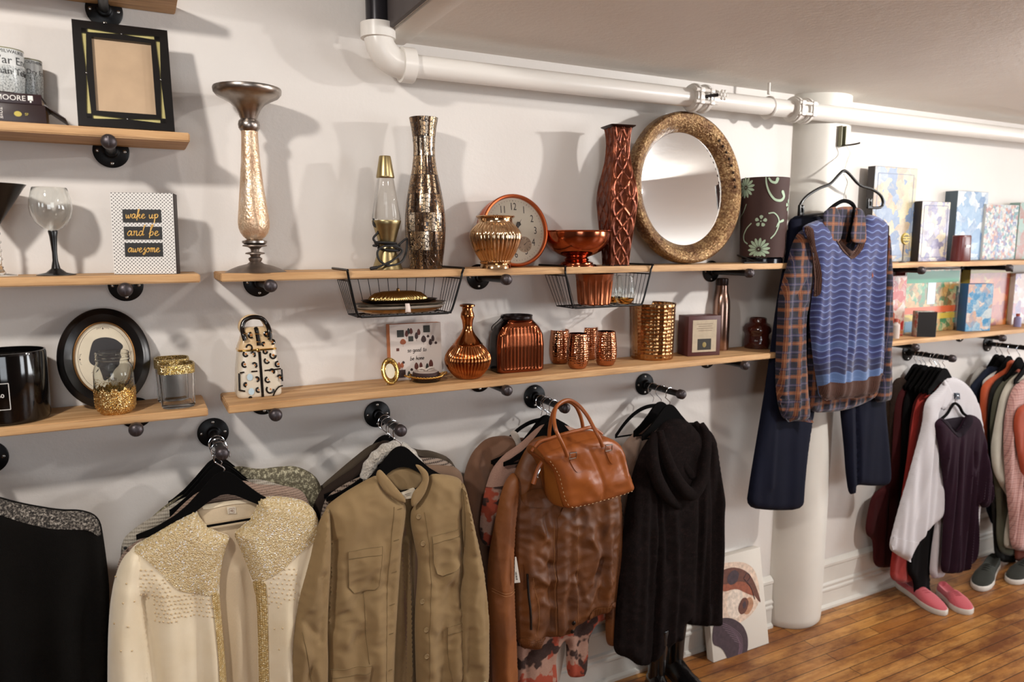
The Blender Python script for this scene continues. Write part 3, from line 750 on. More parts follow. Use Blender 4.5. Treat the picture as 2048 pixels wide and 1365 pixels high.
mb = MB(); text_mb(mb, 'PARA360', .0125, Matrix.Identity(4), ext=.0003, sx=1.15); wrap(mb, rad+.0003, htop*.43, -.33); mb.build('lettering', M_white_paint, r, ang=0)
# oval silhouette picture
loc, w_, h_, rx, _ = lean((112, 803), (304.5, 800), (112, 597), .085, .03)
r = thing('oval_picture', 'black oval frame with a dark head silhouette on cream, leaning on the wall', 'picture', (P(208, 700, .06).x, -.076, S1+.001), rot=(PI/2+rx, 0, 0))
W, H = w_/2*.985, h_/2; cyy = H
def ell(mb, prof_, n=72):
    vs = []; fs = []
    for (k, z) in prof_:
        for i in range(n):
            a_ = 2*PI*i/n; vs.append(((W-k)*math.cos(a_), cyy+(H-k)*math.sin(a_), z))
    for j in range(len(prof_)-1):
        for i in range(n): i2 = (i+1) % n; fs.append((j*n+i, j*n+i2, (j+1)*n+i2, (j+1)*n+i))
    mb.add(vs, fs)
fw = W*.345
mb = MB(); ell(mb, [(.004, -.004), (0, 0), (0, .008), (.004, .013), (.012, .016), (fw*.45, .019), (fw*.8, .013), (fw, .008), (fw, .0)]); mb.build('frame', M_black, r)
mb = MB(); ell(mb, [(fw-.001, .006), (fw-.001, .011), (fw+.0015, .012), (fw+.003, .009), (fw+.003, .002)]); mb.build('gold_lip', mat('antique_gold', '#8a6338', .35, metal=.7), r)
n = 72; mb = MB(); mb.prism([((W-fw)*math.cos(2*PI*i/n), cyy+(H-fw)*math.sin(2*PI*i/n)) for i in range(n)], .004); mb.build('cream_card', mat('aged_card', '#cfc3ab', .6, var=.06, vscale=25), r, ang=0)
# silhouette
S = lambda pts: [((x-(232+870)/2)/5.056/1540*2.0*.95+0.0, 0) for x, y in pts]
kx = (W-fw)*2/(870-232); ky = (H-fw)*2/(930-185); cxp, cyp = 551, 557
def SP(pts): return [((x-cxp)*kx, cyy-(y-cyp)*ky) for x, y in pts]
hat = chaikin(SP([(450, 365), (520, 342), (600, 342), (680, 368), (745, 425), (752, 455), (725, 490), (722, 520), (740, 560), (715, 580), (700, 640), (640, 690), (600, 760), (520, 800), (500, 720), (470, 650), (440, 632), (400, 605), (385, 560), (400, 490), (425, 410)]), 2)[::-1]
mb = MB(); mb.prism([tuple(p) for p in hat], .0006, z0=.004); mb.prism(SP([(400, 705), (445, 672), (468, 655), (455, 685)]), .0006, z0=.004); mb.build('silhouette', mat('silhouette_ink', '#171113', .5), r, ang=0)
mb = MB()
for q in (.86,): mb.tube([((W-fw)*q*math.cos(2*PI*i/48), cyy+(H-fw)*(q+.03)*math.sin(2*PI*i/48), .0042) for i in range(48)], .0004, 5, closed=True)
for (a_, b2) in ((0, 1), (0, -1), (1, 0), (-1, 0)):
    for s_ in (-1, 1):
        for q in range(3):
            u_ = (W-fw)*.83*a_; v_ = (H-fw)*.87*b2
            off = [(s_*(.004+.004*q), .001*q), (s_*(.006+.004*q), .002*q+.002), (s_*(.005+.004*q), .001*q+.003)]
            off = off if b2 else [(y, x) for x, y in off]
            mb.tube([(u_+x, cyy+v_+y*(-1 if b2 > 0 else 1), .0043) for x, y in off], .0005, 4)
    mb.ball(((W-fw)*.80*a_, cyy+(H-fw)*.83*b2, .004), .0018, 6, 4, (1, 1.6, .3))
mb.build('ornament', mat('sepia_ink', '#57483f', .6), r)
mb = MB(); mb.box((W*.25, .055, -.035), (.03, .11, .002), M=Matrix.Translation((0, 0, 0))); r_ = MB()
# mason jar with glitter
rows = [(703, 33), (706, 35), (711, 33.5), (713, 35), (716, 33.5), (719, 35.5), (722, 33.5), (726, 34), (730, 37), (738, 40.5), (748, 41.5), (775, 41.5), (800, 41), (812, 40), (819, 36), (822, 30)]
r, pr_ = standing('mason_jar', 'glass mason jar with its lower half coated in gold glitter', 'jar', 233, .14, S1, rows, M_thin, 'glass_body', hollow=.0025)
M_real = M_glass
top = [q for q in pr_ if q[1] < pr_[-1][1]*.44]
rs = random.Random(3); pj = [(.0005, -.0)]+[(a+.0009, c) for a, c in top]; pj[1] = (top[0][0], -.0002)
mb = MB(); mb.lathe(pj, 96, fn=lambda a, r_, z: r_); r_o = mb
zt_ = pr_[-1][1]*.44
r_o.v = [v if v.z < top[-1][1]-.0001 else Vector((v.x, v.y, v.z+.004*math.sin(11*math.atan2(v.y, v.x))+.003*math.sin(29*math.atan2(v.y, v.x)))) for v in r_o.v]
r_o.build('glitter_coat', M_glit, r)
mb = MB()
for i in range(240):
    a_ = rs.random()*2*PI; z = zt_+rs.random()**2*.018; mb.ball(((pr_[7][0]+.001)*math.cos(a_), (pr_[7][0]+.001)*math.sin(a_), z), .0009, 5, 3)
for i in range(500):
    a_ = rs.random()*2*PI; z = zt_*(.12+.85*rs.random()); rr_ = np.interp(z, [q[1] for q in pr_], [q[0] for q in pr_])+.0012; mb.ball((rr_*math.cos(a_), rr_*math.sin(a_), z), .0011, 5, 3)
tag(mb.build('glitter_flake', M_glit, r, ang=0), kind='stuff')
mb = MB(); script(mb, 'bem', 0, 0, .007, .0007, None); wrap(mb, pr_[9][0]+.0004, pr_[-1][1]*.56, -.05); mb.build('embossed_lettering', M_glass, r)
# gold-rimmed square glasses
def sqglass(label, xc, ytop, d, hw, rz_, yb):
    b_ = base(xc, d, S1); k_ = wdepth(b_)/FPX*.9; R_ = hw*k_; H_ = P(xc, ytop, d).z-S1
    r = thing('square_glass', label, 'glass', b_+Vector((0, 0, .0005)), rz=rz_, group='gold rimmed square glasses')
    mb = MB(); s_ = [(0, R_*.82, R_*.82), (.002, R_*.92, R_*.92), (.008, R_*.97, R_*.97), (H_, R_, R_)]
    loft(mb, s_+[(H_, R_-.003, R_-.003), (.012, R_*.9-.002, R_*.9-.002), (.009, R_*.6, R_*.6)], 3.2); mb.build('glass_body', glass('pale_thin_glass', '#ffffff', .0, 1.16), r)
    mb = MB(); loft(mb, [(H_*.80, R_+.0006, R_+.0006), (H_*.80, R_+.0018, R_+.0018), (H_*.99, R_+.002, R_+.002), (H_+.0005, R_+.0008, R_+.0008), (H_+.0005, R_-.003, R_-.003), (H_*.8, R_-.0034, R_-.0034)], 3.2, cap=False); mb.build('glitter_rim', M_glitp, r)
sqglass('gold glitter rimmed glass at the shelf end, nearer of the pair', 357, 727, .135, 36, .0, 815)
sqglass('gold glitter rimmed glass at the shelf end, behind the other', 348, 716, .052, 34, .0, 800)
# ------------------------------------------------------------------ long upper shelf
M_pewter = mat('brushed_pewter', '#a39a92', .3, metal=1, var=.2, vscale=25, bump=.1, bscale=120)
t = NT('mercury_amber_glass'); v = t.coord(); vo = t.vor(v, 160); n_ = t.noise(t.coord((30, 30, 12), (0, .5, .9)), 1, 4, .7)
t.set('Base Color', t.ramp(n_, [(.3, '#c39a7c'), (.5, '#dcc0a0'), (.7, '#f3e4d2')])).set('Metallic', .6).set('Roughness', t.ramp(vo, [(0, .22), (.6, .42)])).bump(t.math('ADD', t.math('MULTIPLY', n_, 3), vo), .28, .003)
M_amber = t.m
d = .115
r, _ = standing('candlestick', 'very tall candlestick with pewter dish and amber mottled glass column', 'candlestick', 512, d, S2,
 [(489, 4), (490.5, 24), (493, 25), (495, 14), (499, 9), (504, 8), (506, 19), (508.5, 20), (510, 11), (514, 9), (517, 14), (521, 13.5), (524, 11), (526, 14), (528.5, 17), (530, 24), (533, 36), (538, 49), (543, 59), (546.5, 62.5), (548, 62)], mat('worn_pewter', '#85786e', .45, metal=.9, var=.25, vscale=30), 'base')
b0 = r.location; zz = lambda y: P(500, y, d).z-b0.z; kk = wdepth(b0)/FPX*.95
mb = MB(); mb.lathe([(a*kk, zz(y)) for y, a in [(489.5, 4), (487, 22), (483, 28), (474, 26), (470, 21)]][0:1]+[(a*kk, zz(y)) for y, a in [(489.4, 20), (486, 25), (482, 25), (479, 14)]], 40); mb.build('lower_collar', M_pewter, r)
mb = MB(); mb.lathe([(a*kk, zz(y)) for y, a in [(480, 14), (474, 22), (466, 27.5), (456, 31), (446, 31.5), (430, 30), (405, 27), (370, 23), (330, 19.5), (300, 17.5), (275, 16.5), (262, 16.5)]], 64, fn=lambda a, q, z: q*(1+.018*math.sin(5*a+z*22)), capt=True); mb.build('glass_column', M_amber, r)
mb = MB(); pr_ = [(a*kk, zz(y)) for y, a in [(264, 16), (261, 18), (257, 20.5), (250, 21.5), (243, 20), (239, 16), (236, 17), (228, 20), (218, 25), (208, 34), (200, 48), (194, 60), (187, 66), (180, 67), (177, 66)]]
mb.lathe(pr_+[(a-.003, z) for a, z in pr_[:3:-1]]+[(.0005, pr_[8][1]-.002)], 72); mb.build('dish', M_pewter, r)
# lava lamp
d = .10; M_brass = mat('brushed_brass', '#a3926a', .34, metal=1, var=.08, vscale=60)
r, _ = standing('lava_lamp', 'brass lava lamp with clear liquid and black cord wound round its waist', 'lamp', 775, d, S2, [(441.5, 29), (443, 29.5), (450, 27.5), (490, 15.5), (493, 15), (497, 16), (538, 30.5), (541, 31)], M_brass, 'base')
b0 = r.location; zz = lambda y: P(771, y, d).z-b0.z; kk = wdepth(b0)/FPX*.98
mb = MB(); mb.lathe([(a*kk, zz(y)) for y, a in [(441, 27), (437, 28.5), (361, 17.2), (357, 16.5)]], 64, capt=True); mb.build('globe', glass('lava_liquid', '#eceae6', 0, 1.33), r)
mb = MB(); mb.lathe([(a*kk, zz(y)) for y, a in [(357, 17), (355.5, 18), (353, 18), (315, 11.8), (312.5, 11)]], 48, capt=True); mb.build('cap', M_brass, r)
mb = MB(); cz = zz(490); pts = []
for i in range(90):
    a = i/90*2*PI*3.6; R0 = .027+.006*math.sin(i*.31)+.002*(i/90); pts.append((R0*math.cos(a)*1.15, R0*math.sin(a), cz+.004*math.sin(a*.9)+.010*math.sin(i*.11)-.004))
mb.tube(catmull(pts, 2), .0034, 8)
pts = [(.03, -.02, cz), (.055, -.018, cz+.018), (.058, -.015, cz+.004), (.052, -.018, cz-.026), (.03, -.034, cz-.052), (-.01, -.042, cz-.06), (-.036, -.04, cz-.045), (-.04, -.035, cz-.02), (-.02, -.034, cz-.004), (.02, -.034, cz-.006), (.036, -.03, cz-.02), (.0, -.046, cz-.046), (-.05, -.045, .006), (-.065, -.045, .0035)]
mb.tube(catmull(pts, 6), .0033, 8); mb.tube([(-.066, -.045, .004), (-.045, -.043, .007)], .005, 8)
mb.tube(catmull([(-.03, -.01, cz), (-.044, -.01, cz+.018), (-.032, -.012, cz+.034), (-.03, -.014, cz+.04)], 6), .0035, 8); mb.tube(catmull([(-.040, -.006, zz(442)+.006), (-.041, -.008, zz(450)), (-.033, -.01, zz(455))], 5), .0035, 8)
mb.build('cord', M_blackmatte, r)
# mosaic vase
t = NT('mosaic_tiles'); o3 = t.sep(t.tc.outputs['Object']); an = t.math('ARCTAN2', o3[1], o3[0])
rowf = t.math('MULTIPLY', o3[2], 1/.056); row = t.math('FLOOR', rowf); colf = t.math('ADD', t.math('MULTIPLY', an, 30/(2*PI)), t.math('MULTIPLY', row, .37)); col = t.math('FLOOR', colf)
cb = t.n('ShaderNodeCombineXYZ'); t.l(row, cb.inputs[0]); t.l(col, cb.inputs[1]); wn = t.n('ShaderNodeTexWhiteNoise'); t.l(cb.outputs[0], wn.inputs[0])
cv = t.n('ShaderNodeCombineXYZ'); t.l(t.math('MULTIPLY', an, 8.5), cv.inputs[0]); t.l(t.math('MULTIPLY', o3[2], 85), cv.inputs[1])
v2 = t.n('ShaderNodeTexVoronoi'); v2.feature = 'DISTANCE_TO_EDGE'; v2.inputs['Scale'].default_value = 1; v2.inputs['Randomness'].default_value = .7; t.l(cv.outputs[0], v2.inputs[0])
ln = t.ramp(v2.outputs['Distance'], [(.04, 0.), (.10, 1.)])
fc = t.math('FRACT', colf); fr_ = t.math('FRACT', rowf); ed = t.math('MULTIPLY', t.math('GREATER_THAN', fc, .07), t.math('GREATER_THAN', fr_, .02)); ln = t.math('MULTIPLY', ln, ed)
tc_ = t.ramp(wn.outputs['Value'], [(0, '#4e3b2c'), (.3, '#8a6c50'), (.55, '#b59570'), (.8, '#d8bd98'), (1, '#e9dccb')])
t.set('Base Color', t.mix(ln, '#1d120c', tc_)).set('Metallic', t.math('MULTIPLY', ln, .9)).set('Roughness', t.ramp(wn.outputs['Value'], [(0, .12), (1, .3)])).bump(ln, .5, .0015)
r, _ = standing('mosaic_vase', 'tall vase covered in bronze mirror mosaic tiles with crackle pattern', 'vase', 852, .10, S2,
 [(237, 29), (243, 28), (255, 25.5), (275, 23), (295, 21.8), (315, 22), (340, 25), (362, 29.5), (385, 34), (405, 37.5), (430, 40), (455, 41), (480, 39.8), (505, 37), (525, 34), (538, 32.5), (540, 32)], t.m, 'body', hollow=.004)
# clock
M_cop_b = mat('brushed_copper', '#c0623a', .3, metal=1, var=.1, vscale=8)
dc = .10; cl = P(1027, 465, dc); rad = .118
r = thing('wall_clock', 'round copper clock with large numerals leaning behind the ribbed gold jar', 'clock', (P(1030, 530, .1).x, -.112, S2+.001), rot=(PI/2-.16, 0, -.04))
C_ = rad
mb = MB(); TM = Matrix.Translation((0, C_, 0))
mb.lathe([(.02, -.045), (rad*.98, -.045), (rad*1.0, -.04), (rad*1.0, -.028), (rad*.985, -.020), (rad*.975, .0), (rad*1.0, .004), (rad, .012), (rad*.97, .0155), (rad*.93, .0145), (rad*.91, .009), (rad*.905, .002)], 96, M=TM); mb.build('case', M_cop_b, r)
mb = MB(); mb.lathe([(rad*.91, .001), (rad*.91, .003), (.0005, .003)], 72, M=TM); mb.build('dial', mat('clock_dial', '#cfc4b0', .5, var=.05, vscale=12), r)
mb = MB()
for h in range(1, 13):
    a = PI/2-h*PI/6; text_mb(mb, str(h), .034, Matrix.Translation((math.cos(a)*rad*.64, C_+math.sin(a)*rad*.66, .0033)), ext=.0002, sx=.72)
mb.build('numeral', mat('clock_ink', '#35302c', .5), r, ang=0)
mb = MB()
for h in range(60):
    a = h*PI/30; mb.box((0, 0, 0), (.004 if h % 5 == 0 else .0018, .0012, .0006), M=Matrix.Translation((math.cos(a)*rad*.83, C_+math.sin(a)*rad*.83, .0033)) @ Matrix.Rotation(a, 4, 'Z'))
mb.build('minute_track', MATS['clock_ink'], r, ang=0)
mb = MB(); a = .95
Rm = TM @ Matrix.Rotation(a, 4, 'Z'); mb.prism([(-.004, 0), (.0, -.004), (.022, -.006), (.03, -.008), (.034, -.001), (.048, 0), (.034, .001), (.03, .008), (.022, .006), (0, .004)], .0008, Rm, .0045)
mb.prism([(-.004, 0), (.0, -.003), (.075, 0), (.0, .003)], .0008, TM @ Matrix.Rotation(-2.3, 4, 'Z'), .006); mb.lathe([(.005, 0), (.005, .007), (.001, .008)], 16, M=TM, capt=True); mb.build('hands', MATS['clock_ink'], r, ang=0)
mb = MB(); mb.lathe([(.026, .003), (.026, .0036), (.0005, .0038)], 40, M=TM @ Matrix.Translation((.032, -.045, 0))); mb.build('sub_dial', mat('sub_dial', '#a48b73', .5, var=.2, vscale=60), r)
mb = MB()
for h in range(12):
    a = h*PI/6; mb.box((0, 0, 0), (.005, .0012, .0005), M=TM @ Matrix.Translation((.032+.020*math.cos(a), -.045+.020*math.sin(a), .004)) @ Matrix.Rotation(a, 4, 'Z'))
mb.prism([(-.003, -.001), (.018, 0), (-.003, .001)], .0006, TM @ Matrix.Translation((.032, -.045, .0045)) @ Matrix.Rotation(.7, 4, 'Z')); mb.build('sub_dial_marks', MATS['clock_ink'], r, ang=0)
mb = MB(); mb.lathe([(rad*.905, .0075), (rad*.905, .0088), (.0005, .0088)], 64, M=TM); mb.build('glass', glass('clock_glass', '#ffffff', .02, 1.05), r)
# ribbed gold jar
M_champ = mat('champagne_metal', '#dcb890', .13, metal=1, var=.12, vscale=60)
flute = lambda n, k: (lambda a, q, z: q*(1+k*abs(math.sin(a*n/2))) if False else q*(1-k*(1-abs(math.sin(a*n/2)))))
def fl2(n, k, z0, z1):
    def f(a, q, z):
        s_ = 1.0 if z0 < z < z1 else 0.0; return q*(1-s_*k*(1-abs(math.sin(a*n/2))))
    return f
zj = lambda y: P(990, y, .165).z-S2
r, _ = standing('ribbed_jar', 'shiny champagne gold ribbed jar in front of the copper clock', 'jar', 991, .165, S2,
 [(432, 38), (433.5, 39.5), (436, 38), (438, 34.5), (443, 34), (446, 35), (449, 38), (454, 43), (460, 48), (466, 51), (473, 52), (482, 50.5), (492, 47.5), (503, 42.5), (514, 36), (521, 31), (523, 30), (524, 31.5), (527, 31), (528.5, 28.5), (531, 30), (537, 31), (538.5, 30)], M_champ, 'body', seg=288, fn=fl2(34, .05, zj(522), zj(447)), hollow=.003)
# footed copper bowl
r, _ = standing('footed_bowl', 'polished copper footed bowl between the clock and the embossed vase', 'bowl', 1153, .115, S2,
 [(461.5, 68), (463, 69), (465, 66.5), (472, 66), (482, 64), (492, 59), (502, 50), (509, 38), (514, 24), (516, 21), (518, 24), (520, 25), (522, 23), (524, 30), (526, 33), (528, 33), (529, 38), (532, 40), (534, 40), (535, 43), (537.5, 43.5)], M_copper, 'body', seg=96, hollow=.004)
# embossed square vase
t = NT('embossed_brown_metal'); nb = t.noise(t.coord(), 35, 4, .7)
t.set('Base Color', t.ramp(nb, [(.3, '#451d12'), (.6, '#733a23'), (.8, '#94583a')])).set('Metallic', .75).set('Roughness', .27).bump(nb, .15, .002); M_emb = t.m
d = .13; xv = 1231; b_ = base(xv, d, S2); rzv = -.16; kk = wdepth(b_)/FPX*.985
zz = lambda y: P(xv, y, d).z-S2
pv = [(538, 27), (530, 26.5), (505, 28.5), (480, 31.5), (455, 35), (425, 38.5), (405, 40.5), (385, 39.5), (365, 36), (345, 30.5), (325, 26), (305, 23.5), (290, 23), (275, 24), (262, 26), (257, 27.5)]
q_ = [(zz(y), hw*kk*.76) for y, hw in pv]; zs = np.array([a for a, _ in q_]); hs = np.array([b for _, b in q_])
r = thing('embossed_vase', 'tall square brown metal vase embossed with lattice, beside the round mirror', 'vase', b_+Vector((0, 0, .0005)), rz=rzv)
mb = MB(); NX, NZ = 34, 190
for s_ in range(4):
    R4 = Matrix.Rotation(s_*PI/2, 4, 'Z'); vs = []; fs = []
    for j in range(NZ+1):
        z = zs[0]+(zs[-1]-zs[0])*j/NZ; h = np.interp(z, zs, hs)
        for i in range(NX+1):
            u = -1+2*i/NX; ph = z/.13*2*PI; dis = min(abs(u-a_*.8*math.cos(ph/2+o_)) for a_ in (-1, 1) for o_ in (0, PI/2)); dis2 = min(abs(u-a_*.34*math.cos(ph/2)) for a_ in (-1, 1))
            e = .0035*math.exp(-(dis/.075)**2)+.0012*math.exp(-(dis2/.07)**2)+.002*math.exp(-((1-abs(u))/.06)**2)
            vs.append((u*h, -(h+e*(1 if abs(u) < .999 else 0)), z))
    for j in range(NZ):
        for i in range(NX): k = j*(NX+1)+i; fs.append((k, k+1, k+NX+2, k+NX+1))
    mb.add(vs, fs, R4)
mb.build('body', M_emb, r, ang=80)
mb = MB(); ht = hs[-1]; M0 = Matrix.Identity(4)
loft(mb, [(zs[-1]-.002, ht, ht), (zs[-1]+.004, ht+.010, ht+.010), (zs[-1]+.007, ht+.011, ht+.011), (zs[-1]+.007, ht-.003, ht-.003), (zs[-1]-.05, ht-.006, ht-.006)], 14, cap=False); loft(mb, [(0, hs[0]+.002, hs[0]+.002), (.004, hs[0]+.001, hs[0]+.001)], 14)
mb.build('rim_and_foot', mat('dark_brown_metal', '#2b130d', .35, metal=.6), r, ang=30)
# round mirror with hammered frame
t = NT('hammered_bronze_frame'); v = t.coord(); o3 = t.sep(v); vo = t.vor(v, 130, rnd=1); nz = t.noise(v, 18, 5, .7); n3 = t.noise(v, 120, 4, .8)
c_ = t.ramp(n3, [(.35, '#5d3d22'), (.5, '#94714a'), (.62, '#c2a679')]); c_ = t.mix(t.ramp(nz, [(.42, 0.), (.62, .8)]), c_, '#4f2d18')
t.set('Base Color', c_).set('Metallic', .65).set('Roughness', .38).bump(t.math('ADD', vo, n3), .9, .003); M_frm = t.m
mz = P(1366, 379, .07); rad = (P(1366, 230, .045).z-P(1366, 530, .10).z)/2
r = thing('round_mirror', 'large round mirror in a wide hammered bronze frame leaning on the wall', 'mirror', (P(1366, 520, .09).x, -.098, S2+.001), rot=(PI/2-.075, 0, .075))
TM = Matrix.Translation((0, rad, 0))
mb = MB(); mb.lathe([(rad*.70, -.004), (rad*.985, -.004), (rad, .004), (rad*.998, .034), (rad*.985, .041), (rad*.96, .045), (rad*.91, .043), (rad*.85, .034), (rad*.79, .018), (rad*.755, .003), (rad*.745, -.002)], 128, M=TM); mb.build('frame', M_frm, r)
mb = MB(); mb.lathe([(rad*.748, -.0025), (rad*.748, .0004), (.0005, .0004)], 96, M=TM); mb.build('mirror_glass', mat('silvered_mirror', '#eef0f0', .01, metal=1), r)
for k, an_ in enumerate([a*.115+.05 for a in range(8)]):
    mb = MB(); mb.lathe([(.0055, .0), (.0055, .002), (.003, .004), (.0005, .0045)], 12, M=TM @ Matrix.Translation((rad*.87*math.cos(an_), rad*.87*math.sin(an_), .037))); mb.build('stud', mat('dark_stud', '#2c1a10', .4, metal=.6), r)
# floral lampshade lamp
d = .112; r, pr_ = standing('table_lamp', 'squat table lamp with brown drum shade printed with mint green flowers', 'lamp', 1523, d, S2, [(511, 30), (514, 38), (518, 42), (527, 42), (529, 40)], mat('black_gloss_base', '#0e0d12', .15), 'base')
b0 = r.location; kk = wdepth(b0)/FPX*.94; zz = lambda y: P(1523, y, d).z-b0.z
r1, r0, zb_, zt_ = 48.5*kk, 45.5*kk, zz(514), zz(357)
M_shade = mat('brown_shade_fabric', '#3b211b', .75, bump=.3, bscale=500, bd=.0005); M_mint = mat('mint_print', '#a9bfa4', .7)
mb = MB(); mb.lathe([(r0, zb_), (r1, zt_), (r1-.0015, zt_), (r0-.0015, zb_)], 96, capb=False); mb.build('lamp_shade', M_shade, r)
mb = MB(); mb.tube([(0, 0, .01), (0, 0, zt_*.6)], .006, 10); mb.ball((0, 0, zt_*.68), .022, 16, 10); mb.build('bulb_and_stem', mat('frosted_bulb', '#d8d5cc', .4), r)
def petal(mb, cx_, cy_, ang, L, w_, g0=.004):
    p = [(g0, 0), (g0+L*.3, -w_*.32), (g0+L*.65, -w_*.5), (g0+L*.9, -w_*.3), (g0+L, 0), (g0+L*.9, w_*.3), (g0+L*.65, w_*.5), (g0+L*.3, w_*.32)]
    c, s = math.cos(ang), math.sin(ang); mb.prism([(cx_+a*c-b*s, cy_+a*s+b*c) for a, b in p], .0006)
def swirl(mb, pts, r_): 
    q = catmull([(a, b, .0004) for a, b in pts], 6); n = len(q); rr_ = [r_[0]+(r_[1]-r_[0])*i/(n-1) for i in range(n)]
    vs = []; fs = []
    for i, p in enumerate(q):
        tng = (q[min(i+1, n-1)]-q[max(i-1, 0)]).normalized(); nn = Vector((-tng.y, tng.x, 0)); vs += [p+nn*rr_[i]+Vector((0, 0, .0003)), p-nn*rr_[i]+Vector((0, 0, .0003))]
    for i in range(n-1): fs.append((2*i, 2*i+1, 2*i+3, 2*i+2))
    mb.add(vs, fs); c = q[-1]; mb.prism([(c.x+rr_[-1]*math.cos(a*PI/6), c.y+rr_[-1]*math.sin(a*PI/6)) for a in range(12)], .0006)
# flat art coordinates: crop pixel (956x1365 crop at 6.83) -> metres; u=0 at shade centre
kx = (r0+r1)/2/(47*6.83)*1.0
ka = math.atan2(b0.x, 2.1)
def A_(x, y):
    s_ = max(-.98, min(.98, (x-465)/6.83/47)); return (math.asin(s_)*(r0+r1)/2, zt_-(y-115)/1050*(zt_-zb_))
mb = MB()
def flower(x, y, n, L, w_, ph=0, g0=.006, clip=None):
    cx_, cy_ = A_(x, y)
    for k in range(n):
        a = ph+2*PI*k/n
        ll = L
        if clip and cy_+math.sin(a)*(L+g0) < clip: 
            if math.sin(a) < -.15: ll = min(L, max(.002, (cy_-clip)/abs(math.sin(a))-g0))
        petal(mb, cx_, cy_, a, ll, w_, g0)
    mb.prism([(cx_+.003*math.cos(a*PI/4), cy_+.003*math.sin(a*PI/4)) for a in range(8)], .0007)
flower(415, 1060, 14, .036, .0115, .1, .008, zb_+.003); flower(430, 690, 5, .016, .0145, .25, .007); flower(215, 245, 13, .034, .011, .2, .007); flower(870, 480, 5, .018, .014, .5)
swirl(mb, [A_(x, y) for x, y in ((525, 590), (600, 585), (660, 650), (670, 740), (630, 850), (575, 915))], (.0025, .0025))
swirl(mb, [A_(x, y) for x, y in ((305, 715), (240, 790), (205, 880), (215, 950), (255, 985))], (.002, .0025))
swirl(mb, [A_(x, y) for x, y in ((470, 120), (485, 220), (530, 330), (600, 410), (680, 420), (715, 370), (695, 310))], (.002, .0065))
swirl(mb, [A_(x, y) for x, y in ((505, 130), (545, 180), (600, 190), (620, 145))], (.003, .006))
swirl(mb, [A_(x, y) for x, y in ((640, 770), (670, 710), (725, 680))], (.002, .005)); swirl(mb, [A_(x, y) for x, y in ((230, 460), (190, 570), (140, 650), (110, 760))], (.0015, .0015))
rm = (r0+r1)/2; wrap(mb, rm+.0008, 0, 0)
for v in mb.v:
    f = 1+(v.z-(zt_+zb_)/2)/(zt_-zb_)*(r1-r0)/rm; v.x *= f; v.y *= f
c_, s_ = math.cos(-ka), math.sin(-ka); mb.v = [Vector((v.x*c_-v.y*s_, v.x*s_+v.y*c_, v.z)) for v in mb.v]
mb.build('flower_print', M_mint, r, ang=0)
cs = [b0+Vector((-.035, .02, .012)), b0+Vector((-.075, .03, .022)), b0+Vector((-.10, .03, .03)), b0+Vector((-.10, .0, .025)), b0+Vector((-.07, -.035, .008)), b0+Vector((-.04, -.065, .004)), b0+Vector((-.12, -.07, .004)), b0+Vector((-.17, -.075, .004))]
mb = MB(); mb.tube(catmull([q-b0 for q in cs], 8), .0026, 8); mb.build('cord', M_blackmatte, r)
# ------------------------------------------------------------------ wire baskets hooked over the shelf
def basket(label, tl, tr, bl, br_, xb_off, nf=12, df=.196, db=.06):
    a, b, c, e = P(*tl, df), P(*tr, df), P(*bl, df-.012), P(*br_, df-.012); zt_ = min(a.z, S2-.026); zt_ = S2-.028
    zb_ = (c.z+e.z)/2; ox = (a.x+b.x)/2
    r = thing('wire_basket', label, 'basket', (ox, -df, zb_), group='under-shelf wire baskets')
    F = [Vector((a.x, -df, zt_)), Vector((b.x, -df, zt_)), Vector((e.x, -df+.012, zb_)), Vector((c.x, -df+.012, zb_))]
    B = [Vector((a.x, -db, zt_)), Vector((b.x, -db, zt_)), Vector((e.x-.0, -db-.02, zb_)), Vector((c.x, -db-.02, zb_))]
    mb = MB(); th = .0034
    for q, s_ in ((0, -1), (1, 1)):
        f, g = F[q], (F[3] if q == 0 else F[2])
        top = Vector((f.x+s_*.006, -df-.001, S2+.004)); pts = [Vector((top.x, -.03, S2+.0038)), Vector((top.x, -df+.006, S2+.0038)), top+Vector((0, -.003, -.003)), f*.5+top*.5, f, g+(f-g)*.12, g+Vector((-s_*.010, 0, 0))]
        mb.tube(catmull(pts, 4), th, 8)
    mb.tube([F[3]+Vector((.010, 0, 0)), F[2]+Vector((-.010, 0, 0))], th, 8); wpart('hanging_frame', M_iron, r, mb)
    mb = MB(); tr_ = .0022
    mb.tube([F[0], B[0], B[1], F[1]], tr_, 6); mb.tube([F[3], B[3], B[2], F[2]], tr_, 6); wpart('rim_wire', M_iron, r, mb)
    mb = MB(); tw = .00105
    for i in range(1, nf):
        u = i/nf; bt = F[3].lerp(F[2], u); bb = B[3].lerp(B[2], u); bt2 = B[0].lerp(B[1], u)
        mb.tube([bt+Vector((0, 0, .004)), bt, bb, bt2], tw, 5)
        if i % 2 or nf < 9: pass
    for i in range(0, 7):
        u = i/6
        for (q0, q1, q2, q3) in ((F[0], B[0], F[3], B[3]), (F[1], B[1], F[2], B[2])): mb.tube([q0.lerp(q1, u), q2.lerp(q3, u)], tw, 5)
    for i in range(1, 4): mb.tube([F[3].lerp(B[3], i/4), F[2].lerp(B[2], i/4)], tw, 5)
    for u in (.03, .97): pass
    wpart('thin_wire', M_iron, r, mb); return r, F, B, zb_
bk1, F1, B1, zb1 = basket('black wire basket under the long shelf holding stacked trays and the gold lid', (699, 566), (922, 560), (716, 634), (902, 627), 0, 11)
bk2, F2, B2, zb2 = basket('black wire basket under the long shelf holding the fluted copper mould', (1132, 556), (1300, 550), (1146, 616), (1284, 611), 0, 8)
